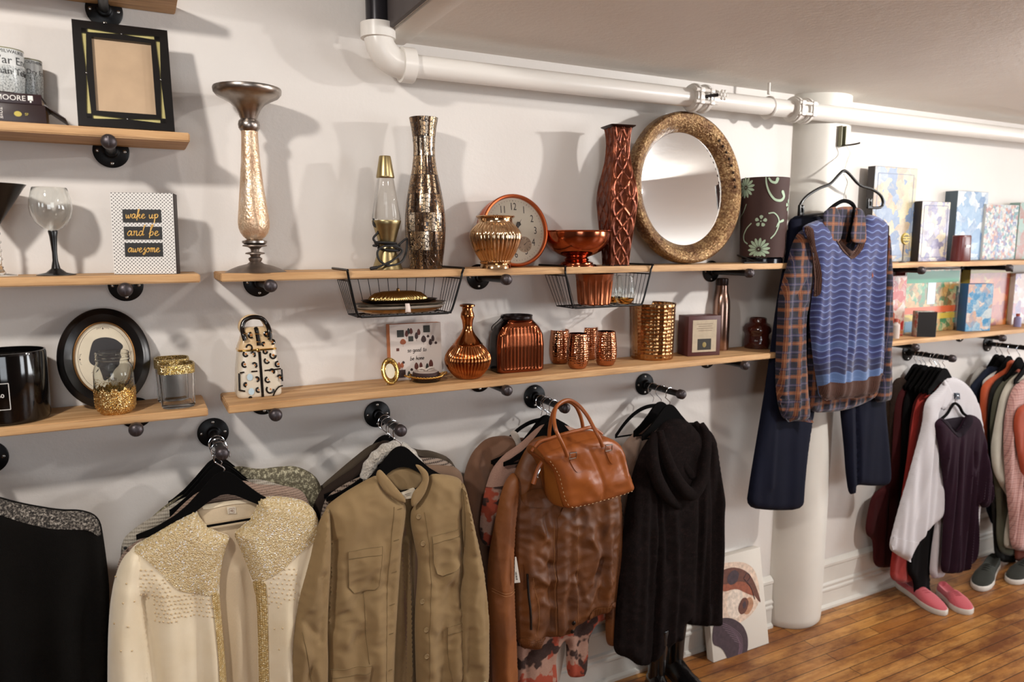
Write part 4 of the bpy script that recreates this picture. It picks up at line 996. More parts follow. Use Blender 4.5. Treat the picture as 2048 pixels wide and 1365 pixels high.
# contents of the first basket
M_oldgold = mat('worn_gold', '#a88350', .33, metal=.9, var=.25, vscale=40)
cxb = (F1[0].x+F1[1].x)/2; z = zb1+.0035
def tray(label, m, hx, hy, z, hgt, dx=0, dyy=0, grp='trays stacked in the wire basket'):
    r = thing('serving_tray', label, 'tray', (cxb+dx, -.125+dyy, z), group=None)
    mb = MB(); loft(mb, [(0, hx*.72, hy*.72), (.002, hx*.8, hy*.8), (hgt*.6, hx*.93, hy*.93), (hgt, hx, hy), (hgt, hx-.002, hy-.002), (hgt*.5, hx*.88, hy*.88), (.004, hx*.7, hy*.7)], 2.6, fn=lambda a, q, z_, x_, y_: q*(1+.015*math.cos(a*24)*min(1, z_/hgt))); mb.build('dish', m, r); return r
M_silver = mat('tarnished_silver', '#8e857a', .28, metal=1, var=.3, vscale=30)
tray('worn gold tray, lowest in the first wire basket', M_oldgold, .135, .055, z, .013); tray('white edged serving tray in the middle of the stacked trays', mat('white_enamel_tray', '#cdc5b8', .3), .145, .056, z+.009, .012)
tray('dark silver serving tray with fluted edge, topmost of the trays', M_silver, .142, .056, z+.017, .013, .004)
tray('dark oval serving dish directly under the gold shell lid', mat('dark_bronze', '#3a2a1e', .3, metal=.8), .118, .05, z+.026, .013, .0)
r = thing('shell_lid', 'gold ribbed oval shell lid with knob lying on the trays', 'lid', (cxb-.004, -.122, z+.0365))
mb = MB(); loft(mb, [(0, .088, .044), (.003, .090, .045), (.012, .084, .040), (.022, .070, .030), (.027, .045, .018), (.0285, .01, .006)], 2.3, seg=240, fn=lambda a, q, z_, x_, y_: q*(1+.03*math.cos(a*44))); mb.build('lid', mat('ribbed_gold', '#b59a62', .25, metal=1), r, ang=80)
mb = MB(); mb.ball((0, 0, .031), .005, 12, 8); mb.build('knob', M_oldgold, r)
tg = MB(); p0 = Vector((cxb+.004, F1[3].y-.0045+.0, z+.030)); vs = []
for i in range(9): u = i/8; vs += [(p0.x-.007-.002*u, -.181-.006*math.sin(u*2), p0.z-.026*u), (p0.x+.006+.002*u, -.181-.006*math.sin(u*2)-.001, p0.z-.026*u)]
tg = MB(p0); tg.add(vs, [(2*i, 2*i+1, 2*i+3, 2*i+2) for i in range(8)]); o = tg.build('paper_tag', mat('tag_paper', '#d9c8bd', .6), loc=p0); tag(o, 'small white paper tag tied to the trays in the wire basket', 'tag')
sm = o.modifiers.new('s', 'SOLIDIFY'); sm.thickness = .0006
# contents of the second basket: fluted mould and gold-dipped glasses
xm = P(1188, 590, .13).x; hm = P(1170, 548, .13).z-zb2
r = thing('fluted_mould', 'deep copper mould with arched flutes inside the second wire basket', 'mould', (xm+.002, -.128, zb2+.004))
mb = MB(); rb = P(1238, 590, .13).x-xm; rb = .066
def ff(a, q, z): 
    s_ = 1 if z < hm*.78 else .0
    return q*(1-.10*s_*abs(math.sin(a*9))**.5*(1 if z > .004 else .5))
hh = min(hm, S2-.022-zb2-.008)
mb.lathe([(rb*.8, 0), (rb*.84, .003), (rb*.86, .006), (rb*.95, hm*.7), (rb*.96, hm*.8), (rb*1.0, hh*.97), (rb*1.02, hh), (rb*.98, hh), (rb*.9, hm*.7), (rb*.8, .008), (.0005, .008)], 216, fn=ff); mb.build('body', mat('soft_copper', '#a5603f', .3, metal=.9, var=.2, vscale=30), r, ang=60)
for i, (px_, py_, dd_) in enumerate(((1249, 606, .155), (1228, 600, .095))):
    b0 = Vector((P(px_, py_, dd_).x, -dd_, zb2+.0035)); H_ = S2-.026-zb2-.008
    r = thing('stemless_glass', 'round stemless glass with gold dipped base, %s' % ('nearer one at the basket end' if i == 0 else 'behind the other beside the copper mould'), 'glass', b0, group='gold dipped stemless glasses')
    R_ = .036 if i == 0 else .031; rw = [(.4, 0), (.62, .03), (.88, .15), (1, .35), (.97, .6), (.84, .85), (.76, 1.0)]; H_ = H_*.95
    o_ = [(a*R_, b*H_) for a, b in rw]; mb = MB(); mb.lathe(o_+[(a-.0012, b+.001) for a, b in o_[::-1]], 48, capt=True); mb.build('glass_body', M_thin, r)
    mb = MB(); mb.lathe([(a*R_+.0005, b*H_-.0001) for a, b in rw[:3]]+[(R_*.93, H_*.2)], 48); mb.build('gold_dip', M_gold, r)
# ------------------------------------------------------------------ long lower shelf
def hammered(key, col, ku, kv, rough=.16, k=1.0, bs=.6):
    t = NT(key); v, an, o3 = cylvec(t, ku, kv); o = t.n('ShaderNodeTexVoronoi'); o.feature = 'SMOOTH_F1'; o.inputs['Scale'].default_value = 1; o.inputs['Randomness'].default_value = .35; o.inputs['Smoothness'].default_value = .25
    t.l(v, o.inputs[0]); n_ = t.noise(t.coord(), 40, 3)
    t.set('Base Color', t.ramp(n_, [(.3, hx(col, .75)), (.7, hx(col))])).set('Metallic', 1).set('Roughness', rough).bump(o.outputs['Distance'], bs, .004); MATS[key] = t.m; return t.m
def floorpt(x, y, z): return Q(x, y, z)
# leopard print ceramic bag
zb = S1+.0005; k0 = wdepth(P(520, 760, .12))/FPX*.9
a_, b2 = Q(474, 798, S1), Q(566, 791, S1)
dfr = -min(a_.y, b2.y); cxl = (a_.x+b2.x)/2; W0 = (b2.x-a_.x)/2; dp0 = .040
ZB = lambda y: P(520, y, dfr).z-S1
hB = ZB(702); hT = ZB(657)
r = thing('ceramic_bag_jar', 'ceramic handbag-shaped lidded jar in black and cream leopard print', 'jar', (cxl, -dfr+dp0, zb))
M_cer = mat('cream_ceramic', '#d6cab6', .22, spec=.5); M_cer2 = mat('peach_ceramic', '#d4b68c', .22, var=.1, vscale=15); M_ink = mat('black_glaze', '#15100d', .2); M_spot = mat('tan_glaze', '#b8763a', .3)
secs = [(0, W0*.93, dp0*.9), (.004, W0*.985, dp0*.98), (.012, W0, dp0), (hB*.6, W0*.93, dp0*.93), (hB, W0*.82, dp0*.82)]
mb = MB(); loft(mb, secs, 6, 96); mb.build('body', M_cer, r)
def frontY(z): 
    return -np.interp(z, [0, .004, .012, hB*.6, hB, hB+.004, hT-.012, hT-.004, hT], [dp0*.9, dp0*.98, dp0, dp0*.93, dp0*.82, dp0*.83, dp0*.6, dp0*.5, dp0*.3])
mb = MB(); loft(mb, [(hB+.003, W0*.82, dp0*.82), (hB+.01, W0*.82, dp0*.82), (hB+.026, W0*.72, dp0*.66), (hT-.008, W0*.60, dp0*.52), (hT, W0*.42, dp0*.3)], 5, 96); mb.build('lid', M_cer2, r)
mb = MB(); loft(mb, [(hB-.0015, W0*.83, dp0*.83), (hB-.001, W0*.86, dp0*.87), (hB+.003, W0*.86, dp0*.87), (hB+.004, W0*.83, dp0*.83)], 6, 96); mb.box((0, -dp0*.9, hB+.001), (.008, .004, .010), .001); mb.build('gold_band', M_gold, r)
# art: crop pixels (scale 6.825, offset 440,610) -> local x, z on the front face
def LP(x, y):
    px_, py_ = 440+x/6.825, 610+y/6.825; q = P(px_, py_, dfr-.004); return q.x-cxl, q.z-zb
def stroke(mb, pts, rr_, off=.0004, m_=6):
    w = [LP(x, y) for x, y in pts]; q = catmull([(a, frontY(b)-off, b) for a, b in w], m_)
    for v in q: v.y = frontY(v.z)-off
    mb.tube(q, rr_, 6, flat=1)
def cspot(x, y, R_, a0, sweep=4.3):
    return [(x+R_*math.cos(a0+sweep*i/6), y+R_*1.05*math.sin(a0+sweep*i/6)) for i in range(7)]
spots = [(350, 675, 30, .3), (450, 680, 32, 3.6), (620, 640, 26, 6.1), (725, 690, 40, 6.2), (335, 815, 34, .8), (470, 825, 32, 3.6), (640, 765, 32, .3), (790, 810, 34, .9), (708, 910, 32, 3.3), (500, 1015, 28, 4.0), (650, 1020, 34, .6), (350, 1090, 24, 1.4), (520, 1160, 28, .9), (680, 1150, 48, 6.2), (812, 990, 30, 3.4), (415, 1270, 14, 2.8), (400, 590, 40, 3.2), (430, 420, 34, .9), (640, 405, 28, 1.2), (720, 510, 28, 4.4), (600, 540, 22, 1.5)]
mb = MB()
for x, y, R_, a0 in spots:
    stroke(mb, cspot(x, y, R_, a0, 3.9), .0026); w = LP(x+6, y); mo = MB(); mo.ball((w[0], frontY(w[1])+.0008, w[1]), .0035, 10, 6, (1, .35, 1)); mo.build('spot_centre', M_spot, r)
for pts in ([(270, 930), (330, 920)], [(258, 935), (262, 1150)], [(250, 1160), (340, 1178)], [(425, 912), (510, 905)], [(605, 898), (830, 872)], [(840, 880), (850, 1040)], [(855, 1100), (800, 1120), (750, 1180), (722, 1250)]): stroke(mb, pts, .0022, m_=8)
mb.build('leopard_spots', M_ink, r)
mb = MB(); a, b = LP(540, 640), LP(582, 1270); n_ = 20; vs = []
for i in range(n_+1):
    z = a[1]+(b[1]-a[1])*i/n_; x = a[0]+(b[0]-a[0])*i/n_
    vs += [(x-.0036, frontY(z)-.0012, z), (x+.0036, frontY(z)-.0012, z)]
mb.add(vs, [(2*i, 2*i+2, 2*i+3, 2*i+1) for i in range(n_)]); mb.build('centre_stripe', M_ink, r, ang=0)
def arch(yoff, m_, name):
    pts = [(345, 490), (325, 420), (315, 330), (345, 240), (420, 190), (500, 180), (590, 200), (655, 270), (680, 360), (685, 480)]
    w = [LP(x, y) for x, y in pts]; mb = MB(); q = []
    for i, (a, b) in enumerate(w): q.append((a, (frontY(min(b, hT))-.004)*yoff if b < hT else -.012*yoff, b))
    mb.tube(catmull(q, 6), .0062, 14); mb.build(name, m_, r)
arch(1, M_ink, 'handle'); 
w = [LP(x, y) for x, y in [(345, 400), (315, 330), (345, 240), (420, 190), (500, 180), (590, 200), (655, 270), (680, 360), (685, 430)]]
mb = MB(); mb.tube(catmull([(a-.003, .013, b+.001) for a, b in w], 6), .005, 12); mb.build('back_handle', M_cer2, r)
mb = MB(); stroke(mb, [(505, 330), (520, 420), (530, 500), (535, 560)], .006, -.001); mb.build('strap', M_ink, r)
mb = MB()
for x, y in ((345, 395), (355, 470), (515, 400), (535, 505), (685, 380), (682, 450)):
    a = LP(x, y); yy = frontY(min(a[1], hT-.002))-.0075; mb.tube([(a[0]-.0062, yy+.006, a[1]), (a[0]-.004, yy-.0015, a[1]), (a[0]+.004, yy-.0015, a[1]), (a[0]+.0062, yy+.006, a[1])], .0011, 6)
mb.build('buckle', M_gold, r)
for x, y, q in ((405, 985, 1.), (425, 1180, 1.)):
    mb = MB(); a = LP(x, y); mb.lathe([(.0078, 0), (.0078, .0005), (.0005, .0006)], 24, M=front((a[0], frontY(a[1])-.0022, a[1])), sy=1.25); mb.build('price_sticker', mat('pale_blue_sticker', '#b9cdd6', .5), r)
# small round gold frame
c0 = Q(783, 771, S1)
r = thing('round_photo_frame', 'small round gold frame turned to the right with a pale card', 'picture frame', (c0.x+.004, c0.y+.006, S1+.0008), rot=(PI/2-.20, 0, .62))
rd = .0415; TM = Matrix.Translation((0, rd, 0))
mb = MB(); mb.lathe([(rd*.55, 0), (rd*.98, 0), (rd, .003), (rd*.97, .006), (rd*.88, .0075), (rd*.75, .006), (rd*.62, .002), (rd*.58, .0035), (rd*.55, .0025)], 96, M=TM, fn=lambda a, q, z: q*(1+.008*math.sin(a*30)*(z > .004))); mb.build('frame', mat('hammered_gold', '#c8a860', .22, metal=1, bump=.6, bscale=140, bd=.002), r)
mb = MB(); mb.lathe([(rd*.56, .001), (rd*.56, .0022), (.0005, .0022)], 40, M=TM); mb.build('card', M_paper, r)
mb = MB(); mb.lathe([(rd*.93, -.003), (rd*.95, 0), (.0005, .0)], 40, M=TM); mb.build('back_board', mat('cream_backboard', '#c9b58f', .6), r)
mb = MB(); mb.prism([(-.009, .002), (.009, .002), (.006, .045), (-.006, .045)], .002, M=Matrix.Translation((0, 0, -.018)) @ Matrix.Rotation(.42, 4, 'X')); mb.build('easel_leg', MATS['cream_backboard'], r)
# so good to be home box sign
a, b, c = P(781, 757, .055), P(881, 748, .055), P(781, 650, .055); w_ = b.x-a.x; h_ = c.z-S1
r = thing('box_sign', 'white box sign with autumn trees reading so good to be home', 'sign', ((a.x+b.x)/2, -.066, S1+.0005), rot=(-.05, 0, -.04))
t = NT('orange_diamond_side'); v = t.coord((1, 1, 1)); o3 = t.sep(v)
e1 = t.math('ABSOLUTE', t.math('SUBTRACT', t.math('FRACT', t.math('MULTIPLY', t.math('ADD', o3[1], o3[2]), 95)), .5)); e2 = t.math('ABSOLUTE', t.math('SUBTRACT', t.math('FRACT', t.math('MULTIPLY', t.math('SUBTRACT', o3[1], o3[2]), 95)), .5))
t.set('Base Color', t.mix(t.math('MAXIMUM', t.math('GREATER_THAN', e1, .42), t.math('GREATER_THAN', e2, .42)), '#c06f3c', '#d9925e')).set('Roughness', .6)
mb = MB(); mb.box((0, .019, h_/2), (w_, .038, h_), .0006); mb.build('box', t.m, r)
mb = MB(); mb.box((0, -.0005, h_/2), (w_-.0005, .0012, h_-.0005)); mb.build('white_face', mat('ivory_face', '#cfc3ba', .55), r, ang=0)
F_ = front((0, -.0012, 0)); px0, py0 = 380, 165; sx_ = w_/(1290-380)
def HP(x, y): return ((x-px0)*sx_-w_/2, h_*(1-(y-165+ (x-380)*.04)/ (1075-165)))
mb = MB(); script(mb, 'so good to', .5*(HP(620, 590)[0]+HP(1055, 590)[0])+.002, HP(840, 605)[1], .0068, .0008, F_, GP, width=.063); script(mb, 'be home', .5*(HP(690, 720)[0]+HP(1005, 720)[0]), HP(840, 740)[1], .0068, .0008, F_, GP, width=.046)
mb.build('lettering', mat('dark_brown_ink', '#2a1c18', .6), r)
cols = {'g': '#2d2f29', 'r': '#5a2a1f', 'o': '#9a5230', 'd': '#35201e'}
def art(mb, c, name): mb.build(name, mat('tree_ink_'+c, cols[c], .6), r, ang=0)
def tree(x, y, w2, h2, c, stem=True):
    a = HP(x, y); n = 14; mb = MB(); mb.prism([(a[0]+w2*sx_*math.cos(2*PI*i/n)*(1-.25*math.sin(2*PI*i/n)), a[1]+h2*sx_*math.sin(2*PI*i/n)) for i in range(n)], .0004, M=F_); b = HP(x, y+h2+18)
    if stem: mb.box((b[0], b[1]+.0015, .0002), (.0006, 50*sx_, .0003), M=F_)
    art(mb, c, 'tree_print')
def sq(x, y, s_, c): a = HP(x, y); mb = MB(); mb.box((a[0], a[1], .0002), (s_*sx_, s_*sx_, .0005), M=F_); art(mb, c, 'square_print')
for q in ((565, 310, 120, 'g'), (745, 395, 88, 'g'), (1030, 235, 120, 'g'), (565, 960, 135, 'd'), (510, 568, 50, 'r')): sq(*q)
for q in ((672, 310, 27, 55, 'r'), (708, 270, 25, 52, 'g'), (752, 270, 30, 52, 'r'), (605, 440, 52, 48, 'o'), (845, 345, 30, 58, 'd'), (888, 285, 30, 55, 'r'), (972, 400, 45, 60, 'd'), (1138, 390, 28, 55, 'd'), (1092, 450, 30, 55, 'd'), (522, 830, 30, 65, 'o'), (575, 820, 30, 45, 'o'), (828, 840, 36, 62, 'r'), (908, 830, 28, 52, 'r'), (1022, 855, 28, 60, 'g'), (1090, 805, 38, 68, 'r'), (692, 975, 28, 60, 'g')): tree(*q)
for q in ((1052, 355, 24), (1190, 465, 24), (742, 895, 24), (600, 775, 24)): tree(q[0], q[1], q[2], q[2], 'd', False)
# gold trinket dish with brown cake-like candle and bow
d = .128; b_ = Q(852, 762, S1); b_ = Vector((b_.x, b_.y, S1+.0005)); k_ = wdepth(b_)/FPX*.95
r = thing('trinket_dish', 'gold lace rimmed dish holding a brown candle with a white bow', 'dish', b_)
mb = MB(); mb.lathe([(29*k_, 0), (31*k_, .003), (32*k_, .012), (30*k_, .014), (28*k_, .006), (.0005, .004)], 64); mb.build('glass_base', glass('amber_glass_base', '#b08a6a', .05), r)
mb = MB(); mb.lathe([(26*k_, .006), (27.5*k_, .010), (27.5*k_, .027), (26*k_, .029), (.0005, .0295)], 64); mb.build('brown_candle', mat('chocolate_wax', '#3a221d', .7, bump=.8, bscale=400, bd=.002), r)
mb = MB(); mb.lathe([(25*k_, .029), (25*k_, .030), (.0005, .0308)], 48); mb.build('candle_top', mat('pale_wax', '#b9aaa0', .5), r)
mb = MB(); rs = random.Random(5); R0 = 33*k_
mb.lathe([(R0*.93, .015), (R0*1.02, .0135), (R0*1.05, .016), (R0*.95, .018)], 64, capb=False)
for i in range(64):
    a = 2*PI*i/64; mb.ball((R0*1.04*math.cos(a), R0*1.04*math.sin(a), .0165+.001*(i % 2)), .0023+.0008*rs.random(), 7, 5)
for s_ in (-1, 1):
    for i in range(26):
        a = 2*PI*i/26; mb.ball((s_*(R0*1.12+.006+.0075*math.cos(a)), .010*math.sin(a), .0185+.003*math.cos(a)*1), .0022+.001*rs.random(), 7, 5)
mb.build('gold_lace_rim', M_gold, r)
mb = MB()
for s_ in (-1, 1):
    mb.tube(catmull([(0, 0, .033), (s_*.012, -.004, .041), (s_*.024, -.003, .040), (s_*.022, .002, .034), (s_*.008, .002, .032)], 6), .0032, 8, flat=.9)
mb.ball((0, -.002, .035), .004, 10, 6); mb.build('ribbon_bow', mat('white_ribbon', '#cdbfb2', .6), r)
# ribbed gourd vase
M_rose = mat('bronze_gold', '#b9784a', .14, metal=1, var=.15, vscale=40)
xq = 936; b0 = Q(xq, 756, S1); dq = -b0.y; zq = lambda y: P(xq, y, dq).z-S1
r, _ = standing('gourd_vase', 'shiny bronze long-necked vase with ribbed round belly', 'vase', xq, dq, S1,
 [(609, 13), (610, 15.5), (613, 15.5), (615, 11), (621, 10.5), (628, 13.5), (634, 14), (641, 11.5), (650, 10), (657, 9.8), (663, 12), (670, 16), (679, 23), (686, 27.5), (688, 30.5), (690, 30), (694, 34), (702, 40.5), (711, 45.5), (719, 47), (728, 45.5), (737, 41), (746, 34), (753, 27), (758, 23)], M_rose, 'body', seg=320, fn=fl2(40, .07, zq(752), zq(692)), hollow=.003)
# black and copper ribbed lantern jar
bl_, br2 = Q(1004, 751, S1), Q(1089, 741, S1); c0 = (bl_+br2)/2; W0 = (br2.x-bl_.x)/2; dlan = -c0.y; zl = lambda y: P(1046, y, dlan).z-S1
Hs = zl(641); dpt = .048
r = thing('lantern_jar', 'dark lantern jar with copper ribbed front and wire handle', 'jar', (c0.x, c0.y+dpt+.002, S1+.0006), rz=-.05)
t = NT('dark_copper_ribbed'); o3 = t.sep(t.tc.outputs['Object']); fc = t.math('LESS_THAN', o3[1], -.03)
t.set('Base Color', t.mix(fc, '#1a0d0a', '#8c4a2c')).set('Metallic', .9).set('Roughness', .15); M_lan = t.m
secs = [(0, W0*.93, dpt*.9), (.005, W0, dpt), (Hs*.5, W0*1.03, dpt*1.02), (Hs*.72, W0*.99, dpt), (Hs*.86, W0*.86, dpt*.92), (Hs*.95, W0*.70, dpt*.8, 3), (Hs, W0*.60, W0*.60, 2.2)]
fine = []
for i in range(60):
    z = Hs*i/59; fine.append((z, np.interp(z, [s[0] for s in secs], [s[1] for s in secs]), np.interp(z, [s[0] for s in secs], [s[2] for s in secs]), float(np.interp(z, [0, Hs*.7, Hs], [7, 5, 2.1]))))
def lanf(a, q, z, x, y):
    if .012 < z < Hs*.86 and y < -dpt*.55 and abs(x) < W0*.86: return q*(1-.05*(1-abs(math.sin(x/W0*PI*6.5))))
    return q
mb = MB(); loft(mb, fine, 5, 400, fn=lanf); mb.build('body', M_lan, r, ang=70)
mb = MB(); R_ = W0*.60; mb.lathe([(R_, Hs-.002), (R_*1.04, Hs+.003), (R_*1.02, Hs+.009), (R_*1.06, Hs+.011), (R_*1.04, Hs+.013), (R_*.95, Hs+.012), (R_*.93, Hs-.002)], 64, capb=False); mb.build('neck', mat('dark_bronze_neck', '#1d1210', .3, metal=.6), r)
mb = MB(); mb.tube(catmull([(R_*1.08, 0, Hs+.008), (R_*1.22, .01, Hs-.004), (R_*1.5, .035, Hs-.03), (R_*1.0, .062, Hs-.055), (0, .068, Hs-.065), (-R_*1.0, .062, Hs-.055), (-R_*1.5, .035, Hs-.03), (-R_*1.22, .01, Hs-.004), (-R_*1.08, 0, Hs+.008)], 6), .0015, 8)
for s_ in (-1, 1): mb.ball((s_*R_*1.08, 0, Hs+.008), .0045, 10, 8)
mb.build('wire_handle', M_iron, r)
# hammered tumblers
M_ham = hammered('hammered_copper', '#c98a66', 26, 130, .13)
def tumbler(label, x, yb, proto=None, yt=None):
    q = Q(x, yb, S1); return Vector((q.x, q.y, S1+.0005))
q = tumbler('', 1155, 737); k_ = wdepth(q)/FPX*.97; Rt = 23.5*k_; Ht = P(1155, 668, -q.y).z-S1
r0_ = thing('copper_tumbler', 'hammered copper tumbler, front left of the four between jar and bucket', 'tumbler', q, group='hammered copper tumblers')
pf = [(.62, 0), (.72, .02), (.88, .12), (.98, .28), (1.0, .42), (.97, .62), (.9, .82), (.83, 1.0)]
mb = MB(); o_ = [(a*Rt, b*Ht) for a, b in pf]; mb.lathe(o_+[(a-.0012, max(b, .002)) for a, b in o_[::-1]], 64, capt=True); mb.build('body', M_ham, r0_)
mb = MB(); mb.tube([(Rt*.825*math.cos(2*PI*i/40), Rt*.825*math.sin(2*PI*i/40), Ht) for i in range(40)], .0010, 6, closed=True); mb.build('rolled_rim', M_copper, r0_)
for x, yb, lb in ((1211, 731, 'hammered copper tumbler, front right of the four next to the bucket'), (1119, 727, 'hammered copper tumbler, back left of the four beside the lantern jar'), (1177, 719, 'hammered copper tumbler standing behind, between the two front ones')):
    copy_tree(r0_, loc=tumbler('', x, yb), rz=.4, label=lb)
# hammered bucket
M_ham2 = hammered('hammered_bronze', '#b98a5c', 30, 75, .2, bs=.8)
xk = 1304; q = Q(xk, 716, S1); dk = -q.y
r, pb = standing('hammered_bucket', 'large hammered bronze canister standing right of the copper tumblers', 'canister', xk, dk, S1, [(607, 45.5), (608.5, 46), (612, 45), (650, 43.8), (700, 42.5), (714, 42), (718, 41)], M_ham2, 'body', seg=96, hollow=.003)
mb = MB(); mb.tube([(pb[-1][0]*math.cos(2*PI*i/60), pb[-1][0]*math.sin(2*PI*i/60), pb[-1][1]) for i in range(60)], .0016, 8, closed=True); mb.build('rolled_rim', mat('steel_rim', '#b9a893', .2, metal=1), r)
# burgundy box with label
a, b = Q(1375, 714, S1), Q(1424, 708, S1); h_ = P(1375, 634, -a.y).z-S1; rz = -.18; w_ = (b.x-a.x)/math.cos(rz)*1.02; dpb = .075
r = thing('gift_box', 'burgundy box with cream label and small picture beside the bottle', 'box', Vector((a.x, a.y, S1+.0006)), rz=rz)
M_burg = mat('burgundy_board', '#4a211f', .5)
mb = MB(); mb.box((w_/2, dpb/2, h_/2), (w_, dpb, h_), .0015); mb.build('box', M_burg, r)
mb = MB(); mb.box((w_/2, -.0004, h_*.5), (w_*.74, .001, h_*.80)); mb.build('label_card', mat('label_card', '#b3a48c', .6, var=.08, vscale=60), r, ang=0)
mb = MB(); mb.box((w_/2, -.0011, h_*.29), (w_*.42, .0006, h_*.28)); mb.build('label_picture', mat('dark_picture', '#27221a', .5), r, ang=0)
mb = MB(); mb.ball((w_/2, -.0012, h_*.28), .009, 14, 8, (1, .1, 1.2)); mb.build('picture_motif', mat('olive_motif', '#8c7b45', .5), r)
mb = MB()
for j in range(4): mb.box((w_/2+(.002 if j % 2 else 0), -.001, h_*(.80-.055*j)), (w_*(.5-.08*(j % 2)), .0004, .0016))
mb.build('label_lines', mat('faded_ink', '#6e5a4a', .6), r, ang=0)
# copper bottle
xk = 1440; q = Q(xk, 700, S1); dk = -q.y
M_bot = mat('satin_rose_metal', '#a08274', .22, metal=1)
r, _ = standing('metal_bottle', 'slim satin rose metal drinking bottle with dark cap', 'bottle', xk, dk, S1, [(571, 11), (575, 11.5), (583, 12), (592, 14), (602, 16.5), (615, 17.5), (650, 17.5), (696, 17), (701, 16), (703, 15)], M_bot, 'body')
mb = MB(); k_ = wdepth(q)/FPX*.96; zc = P(xk, 571.5, dk).z-S1; zc2 = P(xk, 557, dk).z-S1; mb.lathe([(11*k_, zc), (11.5*k_, zc+.002), (11.5*k_, zc2-.003), (10*k_, zc2), (.0005, zc2)], 40); mb.build('cap', mat('dark_cap', '#3a2e2b', .35, metal=.6), r)
# brown glazed jar
xk = 1514; q = Q(xk, 696, S1); dk = -q.y
r, _ = standing('glazed_jar', 'small glossy brown glazed jar with pinched waist at the shelf end', 'jar', xk, dk, S1, [(636, 16), (638, 17.5), (644, 18), (646, 19.5), (649, 25), (656, 29.5), (662, 29.5), (668, 25.5), (672, 25.5), (680, 27), (690, 27.5), (697, 26), (701, 23)], mat('brown_glaze', '#3b1610', .1, spec=.8, var=.3, vscale=30, bump=.6, bscale=35, bd=.006), 'body', fn=lambda a, q, z: q*(1+.03*math.sin(3*a+.6)+.015*math.sin(7*a+z*60)), hollow=.003)
# ------------------------------------------------------------------ clothes on the rails
def fabric(key, col, scale=1, rough=.85, weave=900, bump=.25, var=.12, vs=6, sheen=.3, dist=.0008, dark=None):
    if key in MATS: return MATS[key]
    t = NT(key); v = t.coord(); c = hx(col); sheen = sheen*min(1, sum(c[:3])/.6); nz = t.noise(v, vs, 4, .6); fz = t.noise(v, weave, 2)
    lo = tuple(q*(1-var) for q in c[:3])+(1,); hi = tuple(min(1, q*(1+var)) for q in c[:3])+(1,)
    b = t.ramp(t.math('ADD', t.math('MULTIPLY', nz, .6), t.math('MULTIPLY', fz, .4)), [(.35, lo), (.65, hi)])
    t.set('Base Color', b).set('Roughness', rough).set('Sheen Weight', sheen).set('Specular IOR Level', .12 if sum(c[:3]) < .12 else .35).bump(fz, bump, dist); MATS[key] = t.m; return t.m
def knit(key, col, col2=None, pitch=.006, rows=True, contrast=.5, bump=.8, dist=.002, fuzzy=0):
    t = NT(key); v = t.coord(); o3 = t.sep(v)
    a = t.math('SINE', t.math('MULTIPLY', o3[2] if rows else o3[0], 2*PI/pitch)); b = t.math('SINE', t.math('MULTIPLY', o3[0] if rows else o3[2], 2*PI/(pitch*1.2)))
    h = t.math('ADD', t.math('MULTIPLY', a, .5), t.math('MULTIPLY', t.math('ABSOLUTE', b), .5)); nz = t.noise(v, 350, 4, .8)
    h2 = t.math('ADD', h, t.math('MULTIPLY', nz, 1.5+fuzzy))
    c = hx(col); d = hx(col2) if col2 else tuple(q*.5 for q in c[:3])+(1,)
    t.set('Base Color', t.mix(t.ramp(t.math('ADD', t.math('MULTIPLY', h, .25*contrast*2), nz), [(.35, 0.), (.8, 1.)]), d, c)).set('Roughness', .95).set('Sheen Weight', .1).bump(h2, bump, dist); MATS[key] = t.m; return t.m
def plaid(key, base, bands, lines, px_, pz_=None, rough=.85, off=(0, 0)):
    """bands: (pos, width, colour, strength); lines same but thin"""
    t = NT(key); o3 = t.sep(t.coord()); pz_ = pz_ or px_
    fx = t.math('FRACT', t.math('ADD', t.math('MULTIPLY', o3[0], 1/px_), off[0]+50)); fz = t.math('FRACT', t.math('ADD', t.math('MULTIPLY', o3[2], 1/pz_), off[1]+50))
    c = hx(base)
    for p, w, col, s in bands+lines:
        for f in (fx, fz):
            m_ = t.math('LESS_THAN', t.math('ABSOLUTE', t.math('SUBTRACT', f, p)), w/2); c = t.mix(t.math('MULTIPLY', m_, s), c, col)
    fzn = t.noise(t.coord(), 900, 2); t.set('Base Color', c).set('Roughness', rough).set('Sheen Weight', .2).bump(fzn, .25, .0008); MATS[key] = t.m; return t.m
M_velvet = mat('black_velvet', '#060505', .9, spec=.1)
M_chrome = mat('chrome_wire', '#c9ccd0', .12, metal=1)
